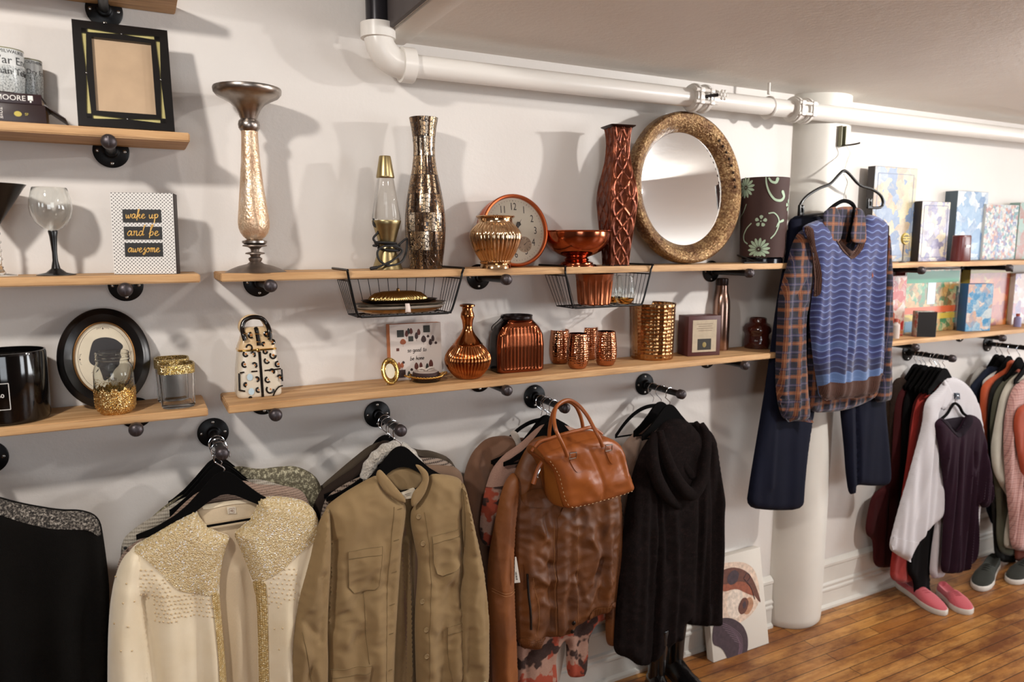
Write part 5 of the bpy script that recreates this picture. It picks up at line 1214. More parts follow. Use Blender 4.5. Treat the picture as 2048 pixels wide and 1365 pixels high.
def hanger(x0, d, zr, label, W=.21, drop=.05, group=None, hook=M_chrome, tilt=0.0, arc=False, rr=.0115, nm='clothes_hanger'):
    """zr: height of the rail axis"""
    r = thing(nm, label, 'clothes hanger', (x0, -d, zr), group=group)
    R_ = rr+.0095; pts = []; tw = math.sin(d*91+x0*37)*.28
    for i in range(15):
        a = math.radians(-15+(200+15)*i/14); pts.append((R_*math.cos(a)*math.cos(tw), R_*math.cos(a)*math.sin(tw), R_*math.sin(a)+rr-R_+.0016))
    pts += [(-R_*.85, 0, -.022), (-R_*.3, 0, -.032), (.004, 0, -.042), (.003, 0, -.05), (0, 0, -drop-.010)]
    mb = MB(); mb.tube(catmull(pts, 3), .0015, 8); mb.ball(pts[0], .0022, 8, 6); mb.build('hook', hook, r)
    n = 22; top = []; bot = []
    for i in range(n+1):
        u = i/n; x = W*u; zt_ = -drop+float(np.interp(x, [0, .012, .025, .04, .06, .09, .12, .165, .21], [0, -.002, -.010, -.026, -.048, -.078, -.100, -.122, -.134])) if not arc else -drop-.018-.10*u**2.2; th = float(np.interp(x, [0, .02, .05, .09, .14, .21], [.062, .060, .046, .030, .017, .012])) if not arc else .013
        top.append((x, zt_)); bot.append((x, zt_-th))
    poly = [(-x, z) for x, z in reversed(top)]+top[1:]+list(reversed(bot))[:-1]+[(-x, z) for x, z in bot]
    poly = [(x, z) for x, z in poly][::-1]
    mb = MB(); vs = [(x, -.0035, z) for x, z in poly]+[(x, .0035, z) for x, z in poly]; N = len(poly)
    # strips instead of one concave face
    fs = []
    L = [(-x, z) for x, z in reversed(top)]+top[1:]; B = [(-x, z) for x, z in reversed(bot)]+bot[1:]
    vs = []; 
    for (x, z), (x2, z2) in zip(L, B): vs += [(x, -.0035, z), (x, .0035, z), (x2, .0035, z2), (x2, -.0035, z2)]
    K = len(L)
    for i in range(K-1):
        for q in range(4): fs.append((4*i+q, 4*i+(q+1) % 4, 4*i+4+(q+1) % 4, 4*i+4+q))
    fs += [(3, 2, 1, 0), (4*K-4, 4*K-3, 4*K-2, 4*K-1)]
    mb.add(vs, fs); mb.tube([(-W, 0, bot[-1][1]+.004), (W, 0, bot[-1][1]+.004)], .0035, 6); mb.build('hanger_arms', M_velvet, r, ang=50); return r
def G(name, label, cat, x, y, d, group=None):
    p = P(x, y, d); return thing(name, label, cat, p, group=group)
Z1 = lambda *p: Z(2.505, 0, 820, p)
Z2 = lambda *p: Z(2.334, 560, 780, p)
Z3 = lambda *p: Z(2.255, 920, 760, p)
Z4 = lambda *p: Z(2.936, 1380, 900, p)
Z5 = lambda *p: Z(1.6647, 1480, 220, p)
Z7 = lambda *p: Z(2.276, 1700, 660, p)
# ---- far-left black sweater
M_blkknit = fabric('black_knit', '#0b0907', weave=500, var=.5, bump=.6, dist=.002)
t = NT('tweed_yoke'); v = t.coord(); n1 = t.noise(v, 190, 5, .85)
t.set('Base Color', t.ramp(n1, [(.46, '#15110f'), (.54, '#6d655c'), (.62, '#c9c0b2')])).set('Roughness', .95).bump(n1, 1, .003); M_tweed = t.m
d = .215; r = G('sweater', 'black knit sweater with speckled grey shoulder band, at the far left edge', 'sweater', 60, 1000, d)
cl = Cloth(Z1((-320, 440), (-150, 405), (-40, 425), (60, 455), (150, 475), (300, 500), (400, 500), (470, 520), (505, 560), (520, 650), (535, 760), (550, 900), (545, 1050), (540, 1250), (535, 1560), (-500, 1560), (-480, 500)), d, .035, .05, (.010, .09, .05, .5), [(Z1((430, 620), (440, 900), (400, 1400)), .02, -.008)], 3)
cpart(r, 'body', M_blkknit, cl); ppart(r, 'tweed_band', M_tweed, cl, Z1((-150, 408), (-40, 428), (60, 458), (150, 478), (300, 503), (400, 503), (468, 522), (500, 562), (508, 630), (450, 585), (370, 575), (250, 570), (120, 540), (0, 500), (-150, 480)), .002, .007)
hanger(-.36, .20, RZ, 'black velvet hanger inside the black knit sweater at far left')
# ---- rail A, back to front
def simple(name, label, cat, m, d, pts, T=.018, seed=1, gen=(.004, .07, .05, .4), group=None, R=.03, lines=(), sp=.011):
    r = G(name, label, cat, pts[0][0], pts[0][1], d, group); cl = Cloth(pts, d, T, R, gen, lines, seed); cpart(r, 'body', m, cl, sp); return r, cl
t = NT('olive_floral'); v = t.coord(); n1 = t.noise(v, 110, 4, .7)
t.set('Base Color', t.ramp(n1, [(.48, '#59523f'), (.56, '#8e876d'), (.64, '#b8b297')])).set('Roughness', .8); M_olive = t.m
r, cl = simple('shirt', 'olive shirt with pale leaf pattern, furthest back behind the cream cardigan', 'shirt', M_olive, .11, Z1((1110, 330), (1150, 290), (1205, 282), (1290, 300), (1400, 285), (1480, 282), (1550, 310), (1595, 350), (1625, 440), (1640, 600), (1630, 1000), (1600, 1560), (700, 1560), (640, 700), (720, 580), (800, 500), (900, 430), (1000, 400)), seed=5)
ppart(r, 'collar', M_olive, cl, Z1((1200, 283), (1290, 300), (1310, 345), (1250, 352), (1205, 350)), .006)
ppart(r, 'pocket', M_olive, cl, Z1((1420, 380), (1520, 370), (1530, 460), (1440, 470)), .003)
M_lace = knit('white_lace', '#c8bfae', '#8a8173', .009); M_pinkknit = knit('pink_beige_knit', '#b29784', '#745d4e', .0065)
simple('lace_top', 'white open lace top between the pink knit and the olive shirt', 'top', M_lace, .145, Z1((1000, 410), (1100, 360), (1290, 345), (1400, 375), (1480, 400), (1560, 470), (1590, 650), (1590, 1560), (640, 1560), (600, 800), (610, 650), (680, 590), (790, 520), (900, 450)), .012, 8)
r, cl = simple('knit_cardigan', 'pink beige ribbed knit cardigan with black dotted edge behind the cream cardigan', 'cardigan', M_pinkknit, .18, Z1((1000, 405), (1100, 395), (1205, 350), (1290, 375), (1400, 378), (1500, 395), (1540, 440), (1570, 560), (1590, 1560), (580, 1560), (560, 1000), (575, 830), (600, 740), (640, 690), (720, 640), (850, 545), (920, 470)), .016, 9)
mb = MB()
for x, y in ((735, 612), (628, 686)): a = cl.at(x/2.505, 820+y/2.505, .0005); mb = MB(); mb.ball(a, .0042, 8, 6, (1, .5, 1.1)); wpart('black_button', M_blackmatte, r, mb)
for i, (dd, w_) in enumerate(((.11, 'behind the olive shirt'), (.145, 'holding the white lace top'), (.18, 'holding the pink beige cardigan'))): hanger(RX['A'], dd-.012, RZ, 'black velvet hanger on the leftmost rail '+w_, W=.13)
hanger(RX['A'], .232, RZ, 'black velvet hanger holding the cream beaded cardigan')
# cream beaded cardigan
t = NT('cream_cashmere'); v = t.coord(); nz = t.noise(v, 600, 3, .8); nb = t.noise(v, 9, 4)
t.set('Base Color', t.ramp(nb, [(.3, '#e2d0ae'), (.7, '#eee0c4')])).set('Roughness', .95).set('Sheen Weight', .5).bump(nz, .5, .001); M_cream = t.m
t = NT('pearl_beading'); v = t.coord(); o = t.n('ShaderNodeTexVoronoi'); o.inputs['Scale'].default_value = 290; o.inputs['Randomness'].default_value = .55; t.l(v, o.inputs[0]); s_ = t.sep(o.outputs['Color'])
big = t.noise(v, 10, 3)
c = t.ramp(s_[0], [(0, '#cfb480'), (.5, '#e1cb9a'), (.9, '#f1e2c0'), (.97, '#ffffff')]); c = t.mix(t.ramp(o.outputs['Distance'], [(.35, 0.), (.7, .6)]), c, '#bda074')
t.set('Base Color', c).set('Roughness', t.ramp(s_[1], [(0, .15), (1, .5)])).set('Metallic', t.ramp(s_[2], [(.7, .02), (.9, .4)])).bump(t.math('SUBTRACT', 1.0, o.outputs['Distance']), .9, .0035); M_bead = t.m
t = NT('pearl_band'); v = t.coord(); o = t.n('ShaderNodeTexVoronoi'); o.inputs['Scale'].default_value = 190; o.inputs['Randomness'].default_value = .25; t.l(v, o.inputs[0]); s_ = t.sep(o.outputs['Color'])
c = t.ramp(s_[0], [(0, '#c7a566'), (.6, '#dcc084'), (1, '#f0dfb4')]); c = t.mix(t.ramp(o.outputs['Distance'], [(.4, 0.), (.7, .8)]), c, '#a5854c')
t.set('Base Color', c).set('Roughness', .28).set('Metallic', .15).bump(t.math('SUBTRACT', 1.0, o.outputs['Distance']), 1, .005); M_band = t.m
d = .228; root = G('beaded_cardigan', 'cream cardigan with pearl beaded yoke and front bands, open, on a velvet hanger', 'cardigan', 430, 1200, d)
M_lining = fabric('cream_lining', '#cfbb9c', rough=.55, var=.05, weave=300, bump=.1)
cl = Cloth(Z1((985, 480), (1060, 470), (1150, 458), (1290, 452), (1340, 600), (1380, 900), (1400, 1560), (960, 1560), (980, 900), (1000, 600)), d-.018, .006, .03, (.006, .05, .1, .4), [(Z1((1190, 800), (1200, 1100), (1180, 1400)), .012, .008)], 4)
cpart(root, 'back_lining', M_lining, cl, .01); ppart(root, 'neck_rib', M_cream, cl, Z1((1020, 500), (1150, 470), (1290, 462), (1290, 448), (1150, 452), (1010, 478)), .003)
ppart(root, 'size_label', mat('label_white', '#d8cdb8', .6), cl, Z1((1135, 485), (1178, 482), (1182, 515), (1140, 518)), .003, smooth=0)
mb = MB(); a = cl.at(1159/2.505, 820+500/2.505, .0045); text_mb(mb, '42', .008, front(a), ext=.0002); rw = .0065
for q in ((0, rw, 2*rw, .0006), (0, -rw, 2*rw, .0006), (rw, 0, .0006, 2*rw), (-rw, 0, .0006, 2*rw)): mb.box((q[0], q[1], 0), (q[2], q[3], .0004), M=front(a))
wpart('lettering', mat('red_brown_ink', '#6b3a2c', .6), root, mb, 0)
lf = Cloth(Z1((985, 500), (1000, 540), (1040, 585), (1100, 615), (1158, 632), (1130, 690), (1108, 780), (1098, 900), (1105, 1000), (1120, 1150), (1136, 1365), (1142, 1560), (640, 1560), (640, 1365), (620, 1150), (600, 1000), (600, 850), (620, 760), (660, 690), (730, 640), (820, 585), (900, 540)), d, .030, .05, (.009, .075, .14, .5), [(Z1((800, 850), (860, 1050), (900, 1400)), .018, .007), (Z1((720, 930), (760, 1150), (790, 1500)), .012, -.02), (Z1((980, 920), (1000, 1200), (1010, 1500)), .02, -.006)], 11)
cpart(root, 'left_front', M_cream, lf, .008)
ls = Cloth(Z1((640, 712), (700, 690), (725, 760), (720, 860), (722, 950), (745, 1100), (758, 1250), (775, 1560), (540, 1560), (538, 1365), (540, 1150), (550, 980), (570, 860), (600, 770)), d+.004, .042, .045, (.006, .06, .1, .4), [(Z1((640, 900), (600, 1100), (640, 1400)), .02, .006)], 12)
cpart(root, 'sleeve', M_cream, ls, .008)
rf = Cloth(Z1((1292, 445), (1286, 490), (1250, 545), (1200, 595), (1168, 617), (1205, 700), (1240, 790), (1262, 860), (1285, 950), (1290, 1150), (1294, 1365), (1298, 1560), (1640, 1560), (1620, 1000), (1605, 700), (1598, 560), (1575, 500), (1525, 455), (1440, 437), (1350, 432)), d, .032, .05, (.009, .07, .14, .5), [(Z1((1450, 800), (1440, 1100), (1430, 1400)), .018, .008), (Z1((1560, 640), (1500, 850), (1480, 1200)), .016, -.008)], 13)
cpart(root, 'right_front', M_cream, rf, .008)
ppart(root, 'beaded_yoke', M_bead, lf, Z1((985, 500), (1000, 540), (1040, 585), (1100, 615), (1155, 633), (1128, 690), (1106, 780), (1094, 905), (1040, 906), (960, 898), (890, 880), (850, 845), (800, 790), (720, 720), (660, 695), (730, 640), (820, 585), (900, 540)), .0025, .006)
ppart(root, 'beaded_yoke', M_bead, rf, Z1((1292, 445), (1286, 490), (1250, 545), (1200, 595), (1168, 617), (1205, 700), (1240, 790), (1265, 855), (1330, 828), (1400, 780), (1460, 725), (1530, 665), (1590, 640), (1596, 560), (1575, 500), (1525, 455), (1440, 437), (1350, 432)), .0025, .006)
ppart(root, 'beaded_band', M_band, lf, Z1((1052, 900), (1096, 900), (1104, 1000), (1119, 1150), (1135, 1365), (1141, 1550), (1100, 1550), (1092, 1250), (1078, 1100), (1068, 1000)), .004, .006)
ppart(root, 'beaded_band', M_band, rf, Z1((1262, 860), (1268, 850), (1320, 830), (1330, 930), (1336, 1100), (1340, 1300), (1344, 1550), (1298, 1550), (1292, 1200), (1285, 950)), .004, .006)
rs = random.Random(11); mb = MB(); M_pearl = mat('pearl', '#cbb187', .22, spec=.8)
for cl_, (x0, x1, y0, y1), n in ((lf, (770, 1065, 905, 1035), 90), (rf, (1335, 1480, 770, 950), 45), (lf, (700, 860, 780, 930), 45), (rf, (1330, 1420, 950, 1240), 6), (ls, (570, 690, 820, 1250), 8)):
    nx = max(2, int(math.sqrt(n*(x1-x0)/(y1-y0))))
    for k in range(n):
        x = x0+(x1-x0)*((k % nx)+.5*((k//nx) % 2)+.3*rs.random())/nx; y = y0+(y1-y0)*(k//nx+.3*rs.random())/(n/nx)
        if cl_ is lf and y < 905 and x > 700+(y-780)*1.25+60: continue
        mb.ball(cl_.at(x/2.505, 820+y/2.505, .001), .0023, 7, 5)
tag(wpart('scattered_pearl', M_pearl, root, mb, 60), kind='stuff')
# ---- rail B
M_dkbrown = fabric('dark_brown_cord', '#2e241e', weave=300, bump=.5); M_olivebr = fabric('olive_brown', '#453a2d'); M_black = MATS['black_lacquer']
simple('jacket', 'olive brown jacket, furthest back on the rail with the khaki jacket', 'jacket', M_olivebr, .09, Z2((330, 330), (430, 250), (520, 235), (640, 282), (700, 282), (790, 315), (830, 380), (850, 500), (850, 1500), (200, 1500), (140, 560), (150, 500), (190, 450), (260, 390)), .014, 21)
r, cl = simple('jacket', 'dark brown corduroy jacket behind the fleece collared coat', 'jacket', M_dkbrown, .125, Z2((420, 300), (470, 235), (520, 240), (620, 300), (700, 320), (800, 350), (850, 460), (870, 1500), (210, 1500), (150, 620), (150, 530), (200, 460), (290, 400), (345, 365), (360, 350)), .014, 22)
M_stripe = knit('brown_white_stripe_knit', '#9a8878', '#3a2a22', .011, contrast=1.6)
r, cl = simple('knit_coat', 'brown and white striped knit coat with white fleece collar behind the khaki jacket', 'coat', M_stripe, .165, Z2((400, 395), (420, 330), (500, 290), (600, 300), (645, 320), (740, 318), (800, 345), (850, 400), (862, 520), (870, 1500), (240, 1500), (190, 640), (190, 580), (215, 500), (300, 440)), .016, 23)
t = NT('white_fleece'); v = t.coord(); n1 = t.vor(v, 130); n2 = t.noise(v, 90, 4, .8); t.set('Base Color', t.ramp(n2, [(.3, '#a39a8d'), (.6, '#d4cbbd')])).set('Roughness', .98).set('Sheen Weight', .6).bump(t.math('ADD', n1, n2), 1, .006); M_fleece = t.m
pts = [P(x, y, .185) for x, y in Z2((405, 415), (420, 358), (460, 308), (512, 274), (560, 274), (606, 305), (640, 355))]
mb = MB(); q = catmull(pts, 6); mb.tube(q, [.020+.002*math.sin(i*1.3) for i in range(len(q))], 16); mb.tube(catmull([p+Vector((0, .012, -.008)) for p in pts], 6), .018, 16); wpart('fleece_collar', M_fleece, r, mb)
simple('brown_top', 'plain brown top whose right shoulder shows beside the khaki jacket', 'top', fabric('mid_brown', '#6e5643'), .192, Z2((520, 400), (640, 350), (740, 352), (820, 358), (855, 400), (862, 520), (860, 1500), (300, 1500), (300, 600)), .010, 24)
for dd, w_ in ((.09, 'holding the olive brown jacket'), (.125, 'holding the dark corduroy jacket'), (.165, 'holding the fleece collared coat'), (.192, 'holding the plain brown top')): hanger(RX['B'], dd-.01, RZ, 'black velvet hanger on the second rail '+w_)
hanger(RX['B'], .222, RZ, 'black velvet hanger holding the khaki jacket', W=.19)
M_khaki = fabric('khaki_twill', '#8e7550', weave=1200, bump=.25, var=.10, vs=5, sheen=.1); M_khaki2 = fabric('khaki_inside', '#7d6644', weave=1200, var=.1)
d = .226; root = G('khaki_jacket', 'khaki button-front jacket with chest pockets hanging open on a velvet hanger', 'jacket', 800, 1200, d)
bk = Cloth(Z2((470, 400), (560, 372), (640, 360), (690, 400), (740, 700), (780, 1500), (360, 1500), (400, 700)), d-.026, .004, .03, (.008, .05, .1, .4), [(Z2((590, 700), (605, 1000), (610, 1400)), .008, .016), (Z2((570, 650), (570, 1000), (560, 1400)), .01, -.01)], 31)
cpart(root, 'inside_back', M_khaki2, bk, .009)
ppart(root, 'brand_label', mat('label_white', '', 1), bk, Z2((543, 470), (612, 448), (617, 488), (558, 496)), .030, smooth=0)
mb = MB(); a = bk.at(*Z2((580, 472))[0], .0312)
for j in range(2): mb.box((0, .002-.005*j, 0), (.020-.006*j, .0016, .0004), M=front(a) @ Matrix.Rotation(.12, 4, 'Z'))
wpart('label_lines', mat('grey_ink', '#8b8378', .6), root, mb, 0)
cr_ = .0065
fl_ = Cloth(Z2((455, 395), (480, 450), (535, 505), (590, 530), (584, 620), (570, 700), (560, 850), (550, 1000), (541, 1150), (532, 1365), (530, 1500), (200, 1500), (215, 1260), (215, 1050), (222, 850), (225, 700), (212, 590), (212, 545), (300, 480), (400, 422)), d, .028, .05, (.006, .075, .12, .5),
  [(Z2((560, 540), (545, 700), (520, 1000), (500, 1365)), .006, .003), (Z2((300, 960), (360, 1060), (300, 1150)), .02, .010), (Z2((420, 880), (330, 1000), (260, 1050)), .014, -.008), (Z2((440, 1000), (420, 1150), (380, 1300)), .018, .009), (Z2((350, 560), (330, 700)), .025, .006), (Z2((480, 700), (470, 900)), .012, -.005), (Z2((250, 700), (245, 900), (235, 1100)), .01, -.014)], 32, crumple=cr_)
cpart(root, 'left_front', M_khaki, fl_, .0075)
fr_ = Cloth(Z2((697, 390), (690, 440), (650, 520), (612, 560), (608, 620), (628, 720), (645, 800), (640, 900), (632, 1000), (628, 1120), (636, 1365), (640, 1500), (870, 1500), (865, 1250), (858, 1000), (862, 800), (866, 600), (858, 470), (845, 415), (790, 398)), d, .028, .05, (.006, .07, .12, .5),
  [(Z2((700, 560), (710, 700)), .02, .006), (Z2((800, 800), (750, 900), (720, 1100)), .018, .010), (Z2((780, 900), (800, 1100), (760, 1300)), .016, -.010), (Z2((700, 950), (680, 1150), (700, 1365)), .018, .009), (Z2((838, 560), (842, 760), (835, 1000)), .01, -.014)], 33, crumple=cr_)
cpart(root, 'right_front', M_khaki, fr_, .0075)
sl = Cloth(Z2((228, 540), (236, 620), (240, 750), (234, 880), (226, 1000), (222, 1150), (226, 1260), (222, 1500), (20, 1500), (28, 1365), (32, 1250), (50, 1150), (82, 1000), (120, 850), (150, 740), (165, 680), (188, 600)), d+.022, .036, .042, (.006, .05, .1, .4),
  [(Z2((200, 640), (170, 820), (130, 1000)), .014, .008), (Z2((190, 850), (200, 1000), (180, 1150)), .010, -.010), (Z2((60, 1150), (120, 1200), (180, 1330)), .014, .010), (Z2((100, 1060), (160, 1120)), .01, -.008), (Z2((140, 1250), (110, 1365)), .012, -.008)], 34, crumple=cr_)
cpart(root, 'sleeve', M_khaki, sl, .0075)
sr = Cloth(Z2((850, 425), (868, 460), (885, 540), (905, 630), (928, 730), (948, 830), (965, 950), (975, 1100), (975, 1250), (968, 1500), (838, 1500), (838, 1200), (838, 1000), (850, 880), (858, 760), (848, 640), (842, 520)), d+.016, .036, .042, (.006, .05, .1, .4),
  [(Z2((870, 560), (890, 740)), .012, .008), (Z2((900, 800), (880, 1000), (900, 1250)), .014, .010), (Z2((945, 900), (940, 1100)), .01, -.008), (Z2((880, 1100), (870, 1300)), .01, -.008)], 35, crumple=cr_)
cpart(root, 'sleeve', M_khaki, sr, .0075)
def collar(pts, off, cloth, m): return ppart(root, 'collar', m, cloth, pts, off, .006)
cc = Cloth(Z2((470, 400), (520, 372), (590, 358), (640, 352), (672, 395), (668, 430), (640, 470), (600, 480), (540, 470), (500, 440)), d-.012, .006, .02, None, seed=36); cpart(root, 'collar_band', M_khaki2, cc, .007)
c1 = Cloth(Z2((455, 378), (470, 372), (500, 405), (545, 460), (585, 505), (588, 532), (545, 520), (490, 480), (455, 425), (448, 400)), d+.026, .003, .006, None, [(Z2((460, 390), (520, 470), (580, 515)), .003, .002)], 37); cpart(root, 'collar', M_khaki, c1, .005)
c2 = Cloth(Z2((628, 348), (655, 352), (692, 385), (697, 425), (680, 480), (650, 525), (618, 553), (610, 520), (622, 478), (650, 450), (668, 420), (655, 385)), d+.026, .003, .006, None, [(Z2((690, 400), (670, 480), (620, 540)), .003, .002)], 38); cpart(root, 'collar', M_khaki, c2, .005)
M_thread = mat('khaki_thread', '#6f5a38', .8)
def pocket(cl_, pts, hem):
    ppart(root, 'pocket', M_khaki, cl_, pts, .0035, .006, smooth=0); mb = MB(); cl_.seam(mb, pts+[pts[0]], .0007, .0035); cl_.seam(mb, hem, .0007, .0045); wpart('pocket_stitching', M_thread, root, mb)
pocket(fl_, Z2((303, 735), (462, 712), (456, 800), (446, 895), (425, 912), (335, 932), (310, 905), (306, 820)), Z2((303, 770), (460, 748)))
pocket(fr_, Z2((692, 668), (822, 632), (835, 700), (842, 780), (815, 808), (740, 850), (715, 840), (700, 790)), Z2((694, 700), (826, 664)))
pocket(fl_, Z2((228, 1290), (410, 1255), (405, 1400), (400, 1480), (240, 1480)), Z2((230, 1325), (408, 1290)))
pocket(fr_, Z2((765, 1090), (835, 1070), (838, 1200), (838, 1340), (790, 1350), (775, 1280)), Z2((768, 1125), (836, 1105)))
mb = MB(); fl_.seam(mb, Z2((520, 535), (505, 700), (492, 850), (485, 1050), (482, 1250), (480, 1450))); fl_.seam(mb, Z2((380, 930), (385, 1100), (400, 1250))); fl_.seam(mb, Z2((584, 560), (566, 720), (552, 900), (538, 1120), (527, 1400))); fr_.seam(mb, Z2((660, 560), (680, 700), (690, 900), (675, 1100), (680, 1400)), .0006); wpart('front_seam', M_thread, root, mb)
mb = MB(); sl.seam(mb, Z2((228, 560), (236, 700), (230, 880), (222, 1000))); sl.seam(mb, Z2((90, 1100), (110, 1200), (140, 1365))); sr.seam(mb, Z2((846, 450), (852, 600), (856, 730))); wpart('sleeve_seam', M_thread, root, mb)
M_btn = mat('khaki_button', '#8a7452', .4, bump=.5, bscale=500)
for x, y in ((633, 580), (651, 703), (650, 973), (661, 1095), (664, 1217)):
    a = fr_.at(*Z2((x, y))[0], .003); mb = MB(); mb.lathe([(.0078, 0), (.0082, .0015), (.0075, .003), (.006, .0032), (.0052, .0022), (.0005, .0022)], 24, M=front(a)); wpart('button', M_btn, root, mb)
mb = MB()
for x, y in ((545, 545), (528, 686), (520, 836), (512, 988), (505, 1123), (498, 1290)):
    a = fl_.at(*Z2((x, y))[0], .001); mb = MB(); mb.tube([a+Vector((-.008, 0, -.001)), a+Vector((.008, -.0005, .001))], .0012, 6); wpart('buttonhole', M_thread, root, mb)
a = sr.at(*Z2((922, 1338))[0], .002); mb = MB(); mb.box(a, (.012, .001, .014)); wpart('cuff_tag', mat('label_white', '', 1), root, mb, 0)
# ---- rail C
M_suede = fabric('brown_suede', '#6e4d38', weave=700, bump=.5, var=.2, vs=8, sheen=.6)
simple('blazer', 'soft brown suede blazer, furthest back left of the leather jacket', 'blazer', M_suede, .06, Z3((255, 262), (200, 250), (120, 262), (60, 320), (30, 385), (15, 450), (25, 620), (70, 850), (110, 1100), (130, 1600), (420, 1600), (480, 400), (420, 290), (330, 262)), .016, 41, lines=[(Z3((60, 380), (110, 480), (150, 600)), .012, .01), (Z3((100, 330), (150, 450)), .01, -.008)])
simple('shirt', 'white shirt collar showing under the brown suede blazer', 'shirt', fabric('white_cotton', '#b3a89c'), .083, Z3((222, 240), (240, 226), (262, 240), (280, 290), (330, 300), (480, 420), (480, 1400), (300, 1400), (285, 600), (262, 300)), .006, 42, sp=.014)
t = NT('floral_knit'); v = t.coord(); kx_ = t.noise(v, 400, 3, .8); o3 = t.sep(v)
blot = t.noise(t.coord((1, 1, 1), loc=(3, 1, 2)), 9, 3, .6); org = t.noise(t.coord((1, 1, 1), loc=(8, 4, 1)), 10, 3, .6)
low = t.math('LESS_THAN', o3[2], -.19)
c = t.mix(t.math('MULTIPLY', t.ramp(org, [(.54, 0.), (.57, 1.)]), low), '#b08a78', '#a8452c'); c = t.mix(t.math('MULTIPLY', t.ramp(blot, [(.52, 0.), (.55, 1.)]), low), c, '#2b1a17')
c = t.mix(t.math('MULTIPLY', t.ramp(kx_, [(.35, .6), (.6, 0.)]), .6), c, '#6a4a3d')
t.set('Base Color', c).set('Roughness', .95).bump(kx_, .8, .003); M_flor = t.m
r, cl = simple('knit_sweater', 'pink knit sweater with dark and orange flower pattern under the leather jacket', 'sweater', M_flor, .105, Z3((375, 198), (330, 232), (270, 290), (200, 335), (145, 400), (120, 470), (100, 560), (88, 660), (95, 735), (140, 760), (220, 820), (255, 1100), (262, 1600), (445, 1600), (440, 1365), (430, 1250), (480, 1150), (480, 1340), (530, 1345), (575, 1335), (580, 1120), (700, 1060), (700, 330), (560, 235), (460, 200)), .018, 43)
hanger(RX['C'], .05, RZ, 'black velvet hanger on the third rail holding the suede blazer', W=.17, arc=True); hanger(RX['C'], .083, RZ, 'black velvet hanger on the third rail holding the white shirt')
hanger(RX['C'], .10, RZ, 'black velvet hanger on the third rail holding the pink knit'); hanger(RX['C'], .135, RZ, 'black velvet hanger on the third rail holding the leather jacket', W=.19)
def leather(key, a, b, rough=.42, sc=60, bs=.25):
    t = NT(key); v = t.coord(); n1 = t.noise(v, 7, 5, .6); n2 = t.vor(v, sc*9, 'F1'); n3 = t.noise(v, sc, 5, .7)
    t.set('Base Color', t.ramp(n1, [(.3, a), (.7, b)])).set('Roughness', t.ramp(n1, [(.3, rough+.1), (.7, rough-.08)])).bump(t.math('ADD', t.math('MULTIPLY', n2, .4), n3), bs, .0016); MATS[key] = t.m; return t.m
M_leather = leather('brown_leather', '#4e2a10', '#70411b', .52, 60, .4); M_sleeve = leather('tan_brown_leather', '#75431f', '#8b5227', .55, 30, .15); M_bag = leather('cognac_leather', '#84451c', '#9a5526', .36, 45, .12)
d = .142; root = G('leather_jacket', 'brown leather bomber jacket with ribbed waistband and zip pocket behind the handbag', 'jacket', 1100, 1050, d)
body = Cloth(Z3((300, 300), (350, 275), (420, 258), (520, 262), (620, 300), (680, 380), (715, 520), (722, 640), (716, 760), (700, 900), (690, 985), (690, 1025), (560, 1078), (505, 1122), (500, 1140), (415, 1160), (372, 1158), (352, 1213), (262, 1203), (248, 1100), (245, 900), (238, 700), (236, 560), (235, 440)), d, .034, .05, (.006, .06, .1, .5),
  [(Z3((300, 420), (270, 500), (280, 560)), .008, .006), (Z3((330, 640), (380, 720), (370, 800)), .012, .012), (Z3((310, 860), (370, 900), (400, 880)), .012, .012), (Z3((330, 780), (390, 820)), .01, -.008), (Z3((350, 980), (400, 1010)), .012, .010), (Z3((560, 700), (600, 760), (570, 900)), .012, .014), (Z3((620, 800), (560, 950)), .012, -.010), (Z3((600, 900), (550, 1000)), .01, .010), (Z3((660, 700), (640, 900)), .012, .008), (Z3((500, 860), (530, 980)), .01, -.008), (Z3((365, 600), (400, 1100)), .01, -.010)], 51, crumple=.009)
cpart(root, 'body', M_leather, body, .0075)
slv = Cloth(Z3((240, 415), (205, 455), (180, 530), (158, 640), (140, 730), (125, 830), (124, 950), (130, 1100), (145, 1250), (152, 1600), (262, 1600), (256, 1300), (248, 1100), (242, 950), (240, 800), (246, 650), (262, 520), (262, 440)), d+.012, .036, .036, (.004, .05, .1, .5), [(Z3((200, 560), (185, 760), (170, 930)), .012, .008), (Z3((235, 520), (225, 700), (215, 900)), .007, -.006)], 52, crumple=.003)
cpart(root, 'sleeve', M_sleeve, slv, .0075)
rsv = Cloth(Z3((690, 400), (715, 480), (728, 600), (728, 800), (720, 950), (706, 1100), (700, 1200), (660, 1200), (655, 1080), (668, 950), (676, 760), (672, 560)), d-.01, .028, .028, (.004, .05, .1, .4), [], 53); cpart(root, 'sleeve', M_leather, rsv, .009)
ppart(root, 'placket', M_leather, body, Z3((418, 560), (495, 560), (498, 800), (500, 1000), (500, 1135), (418, 1155), (412, 1000), (410, 800)), .004)
ppart(root, 'storm_flap', M_leather, body, Z3((255, 500), (330, 470), (400, 500), (395, 560), (300, 560), (262, 545)), .005)
def ribband(pts, n, a, b, m): 
    # waistband with gathered vertical ribs along a->b
    k = len(pts)
    def lift(v):
        A = P(*a, d); B = P(*b, d); L = math.hypot(B.x-A.x, B.z-A.z); u = ((v[:, 0]-A.x)*(B.x-A.x)+(v[:, 1]-A.z)*(B.z-A.z))/L**2; return .004*np.abs(np.sin(u*n*PI))
    ppart(root, 'ribbed_waistband', m, body, pts, .004, .003, lift=lift)
ribband(Z3((258, 1148), (366, 1140), (372, 1158), (350, 1212), (262, 1203)), 16, Z3((258, 1160))[0], Z3((366, 1150))[0], M_leather)
ribband(Z3((550, 1035), (620, 1005), (690, 985), (690, 1024), (560, 1077)), 15, Z3((550, 1050))[0], Z3((690, 1000))[0], M_leather)
